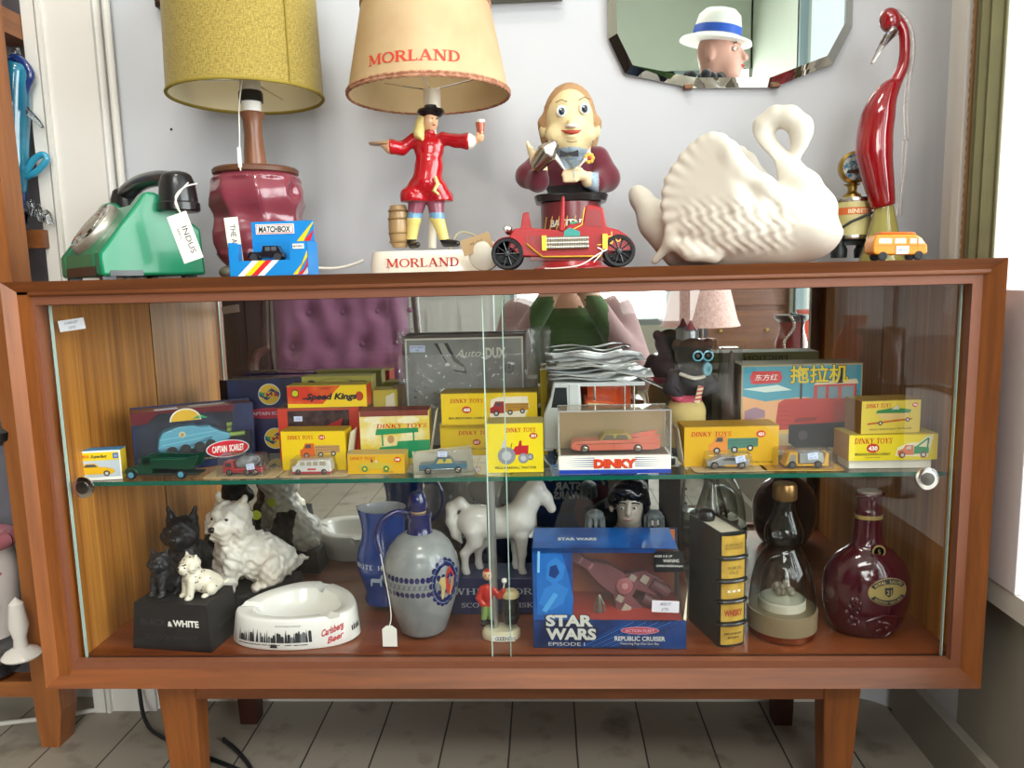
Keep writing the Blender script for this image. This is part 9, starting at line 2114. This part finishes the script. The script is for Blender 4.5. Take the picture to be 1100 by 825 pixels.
for i in range(120):
    a = random.uniform(0, 2*PI); r_ = random.uniform(.07, .13); mb.ell((-.100+r_*math.cos(a)*.95, r_*math.sin(a)*1.3, z_h-.128+random.uniform(-.03, .03)+.0*r_), (.026, .026, .024), fur, 6)
mb.build('fur_collar', mbody, smooth=80)
def vg(u, v, yr): return vm(u, v, yr, .034)
jr = vg(946, 352, -.50); jx = jr.x
rj = thing('red_jar', 'dark red jar with black rim on the window sill reflected in the right glass door', 'jar', (jx, -.50, .3305)); hj = jr.z-.3305
mb = MB(); mb.lathe([(.030, 0), (.036, .005), (.040, hj*.4), (.040, hj*.75), (.030, hj*.88), (.034, hj*.95)], M('7a2420', .2, coat=.5, var=.12), (0, 0, 0), 32); mb.build('body', rj)
mb = MB(); mb.lathe([(.034, hj*.94), (.044, hj*.97), (.044, hj), (.0001, hj)], black_pl, (0, 0, 0), 32); mb.build('rim', rj)
dr = vg(950, 410, -.36); jd = thing('jewellery_stand', 'black dish stand hung with beads on the window sill reflected in the right door', 'stand', (dr.x+.03, -.36, .3305)); hd = max(.05, dr.z-.3305)
mb = MB(); mb.lathe([(.03, 0), (.03, .006), (.008, .012), (.007, hd-.01), (.045, hd-.004), (.048, hd), (.0001, hd-.003)], black_pl, (0, 0, 0), 32); mb.tube([(0, 0, hd), (0, 0, hd+.09), (-.03, 0, hd+.095)], .003, black_pl, 8); mb.build('dish', jd)
mb = MB()
for i in range(16): mb.ell((-.03+.012*math.sin(i*.4), -.002, hd+.09-i*.006), (.0036, .0036, .0036), silver, 8)
mb.build('bead_string', jd)
jr2 = MB(); jr2.lathe([(.05, 0), (.075, .05), (.08, .12), (.05, .19), (.035, .21), (.045, .235), (.0001, .23)], M('b0402a', .2, coat=.5), (0, 0, 0), 32); o = jr2.build('red_vase', loc=(1.20, -1.85, .3305)); tag(o, 'round orange red vase on the far window sill in the mirror', 'vase')

# ------------------------------------------------------------------ groups of like things
for o in list(COL.objects):
    if o.parent or 'category' not in o: continue
    for k in ('w', 'h', 'd'):
        if k in o: del o[k]
    n = o.name.split('.')[0]
    if 'group' in o: continue
    if n in ('toy_truck_box', 'toy_tractor_box', 'toy_roller_box', 'toy_boat_box', 'toy_car_box') and o.location.z < ZT-.05: o['group'] = 'boxed toy vehicles on the glass shelf'
    elif n == 'blister_pack': o['group'] = 'blister packs on the glass shelf'
    elif n == 'toy_window_box': o['group'] = 'large window boxes on the glass shelf'
    elif n == 'terrier_statue': o['group'] = 'terrier statues on the cabinet floor'
    elif n in ('picture_frame', 'carved_picture_frame'): o['group'] = 'picture frames on the wall'
    elif n == 'black_bowl': o['group'] = 'black bowls in the display unit'
    elif n == 'black_cable': o['group'] = 'black cables under the cabinet'
    elif n in ('book_bottle', 'bell_bottle', 'clear_flask', 'whisky_flagon'): o['group'] = 'bottles on the cabinet floor'
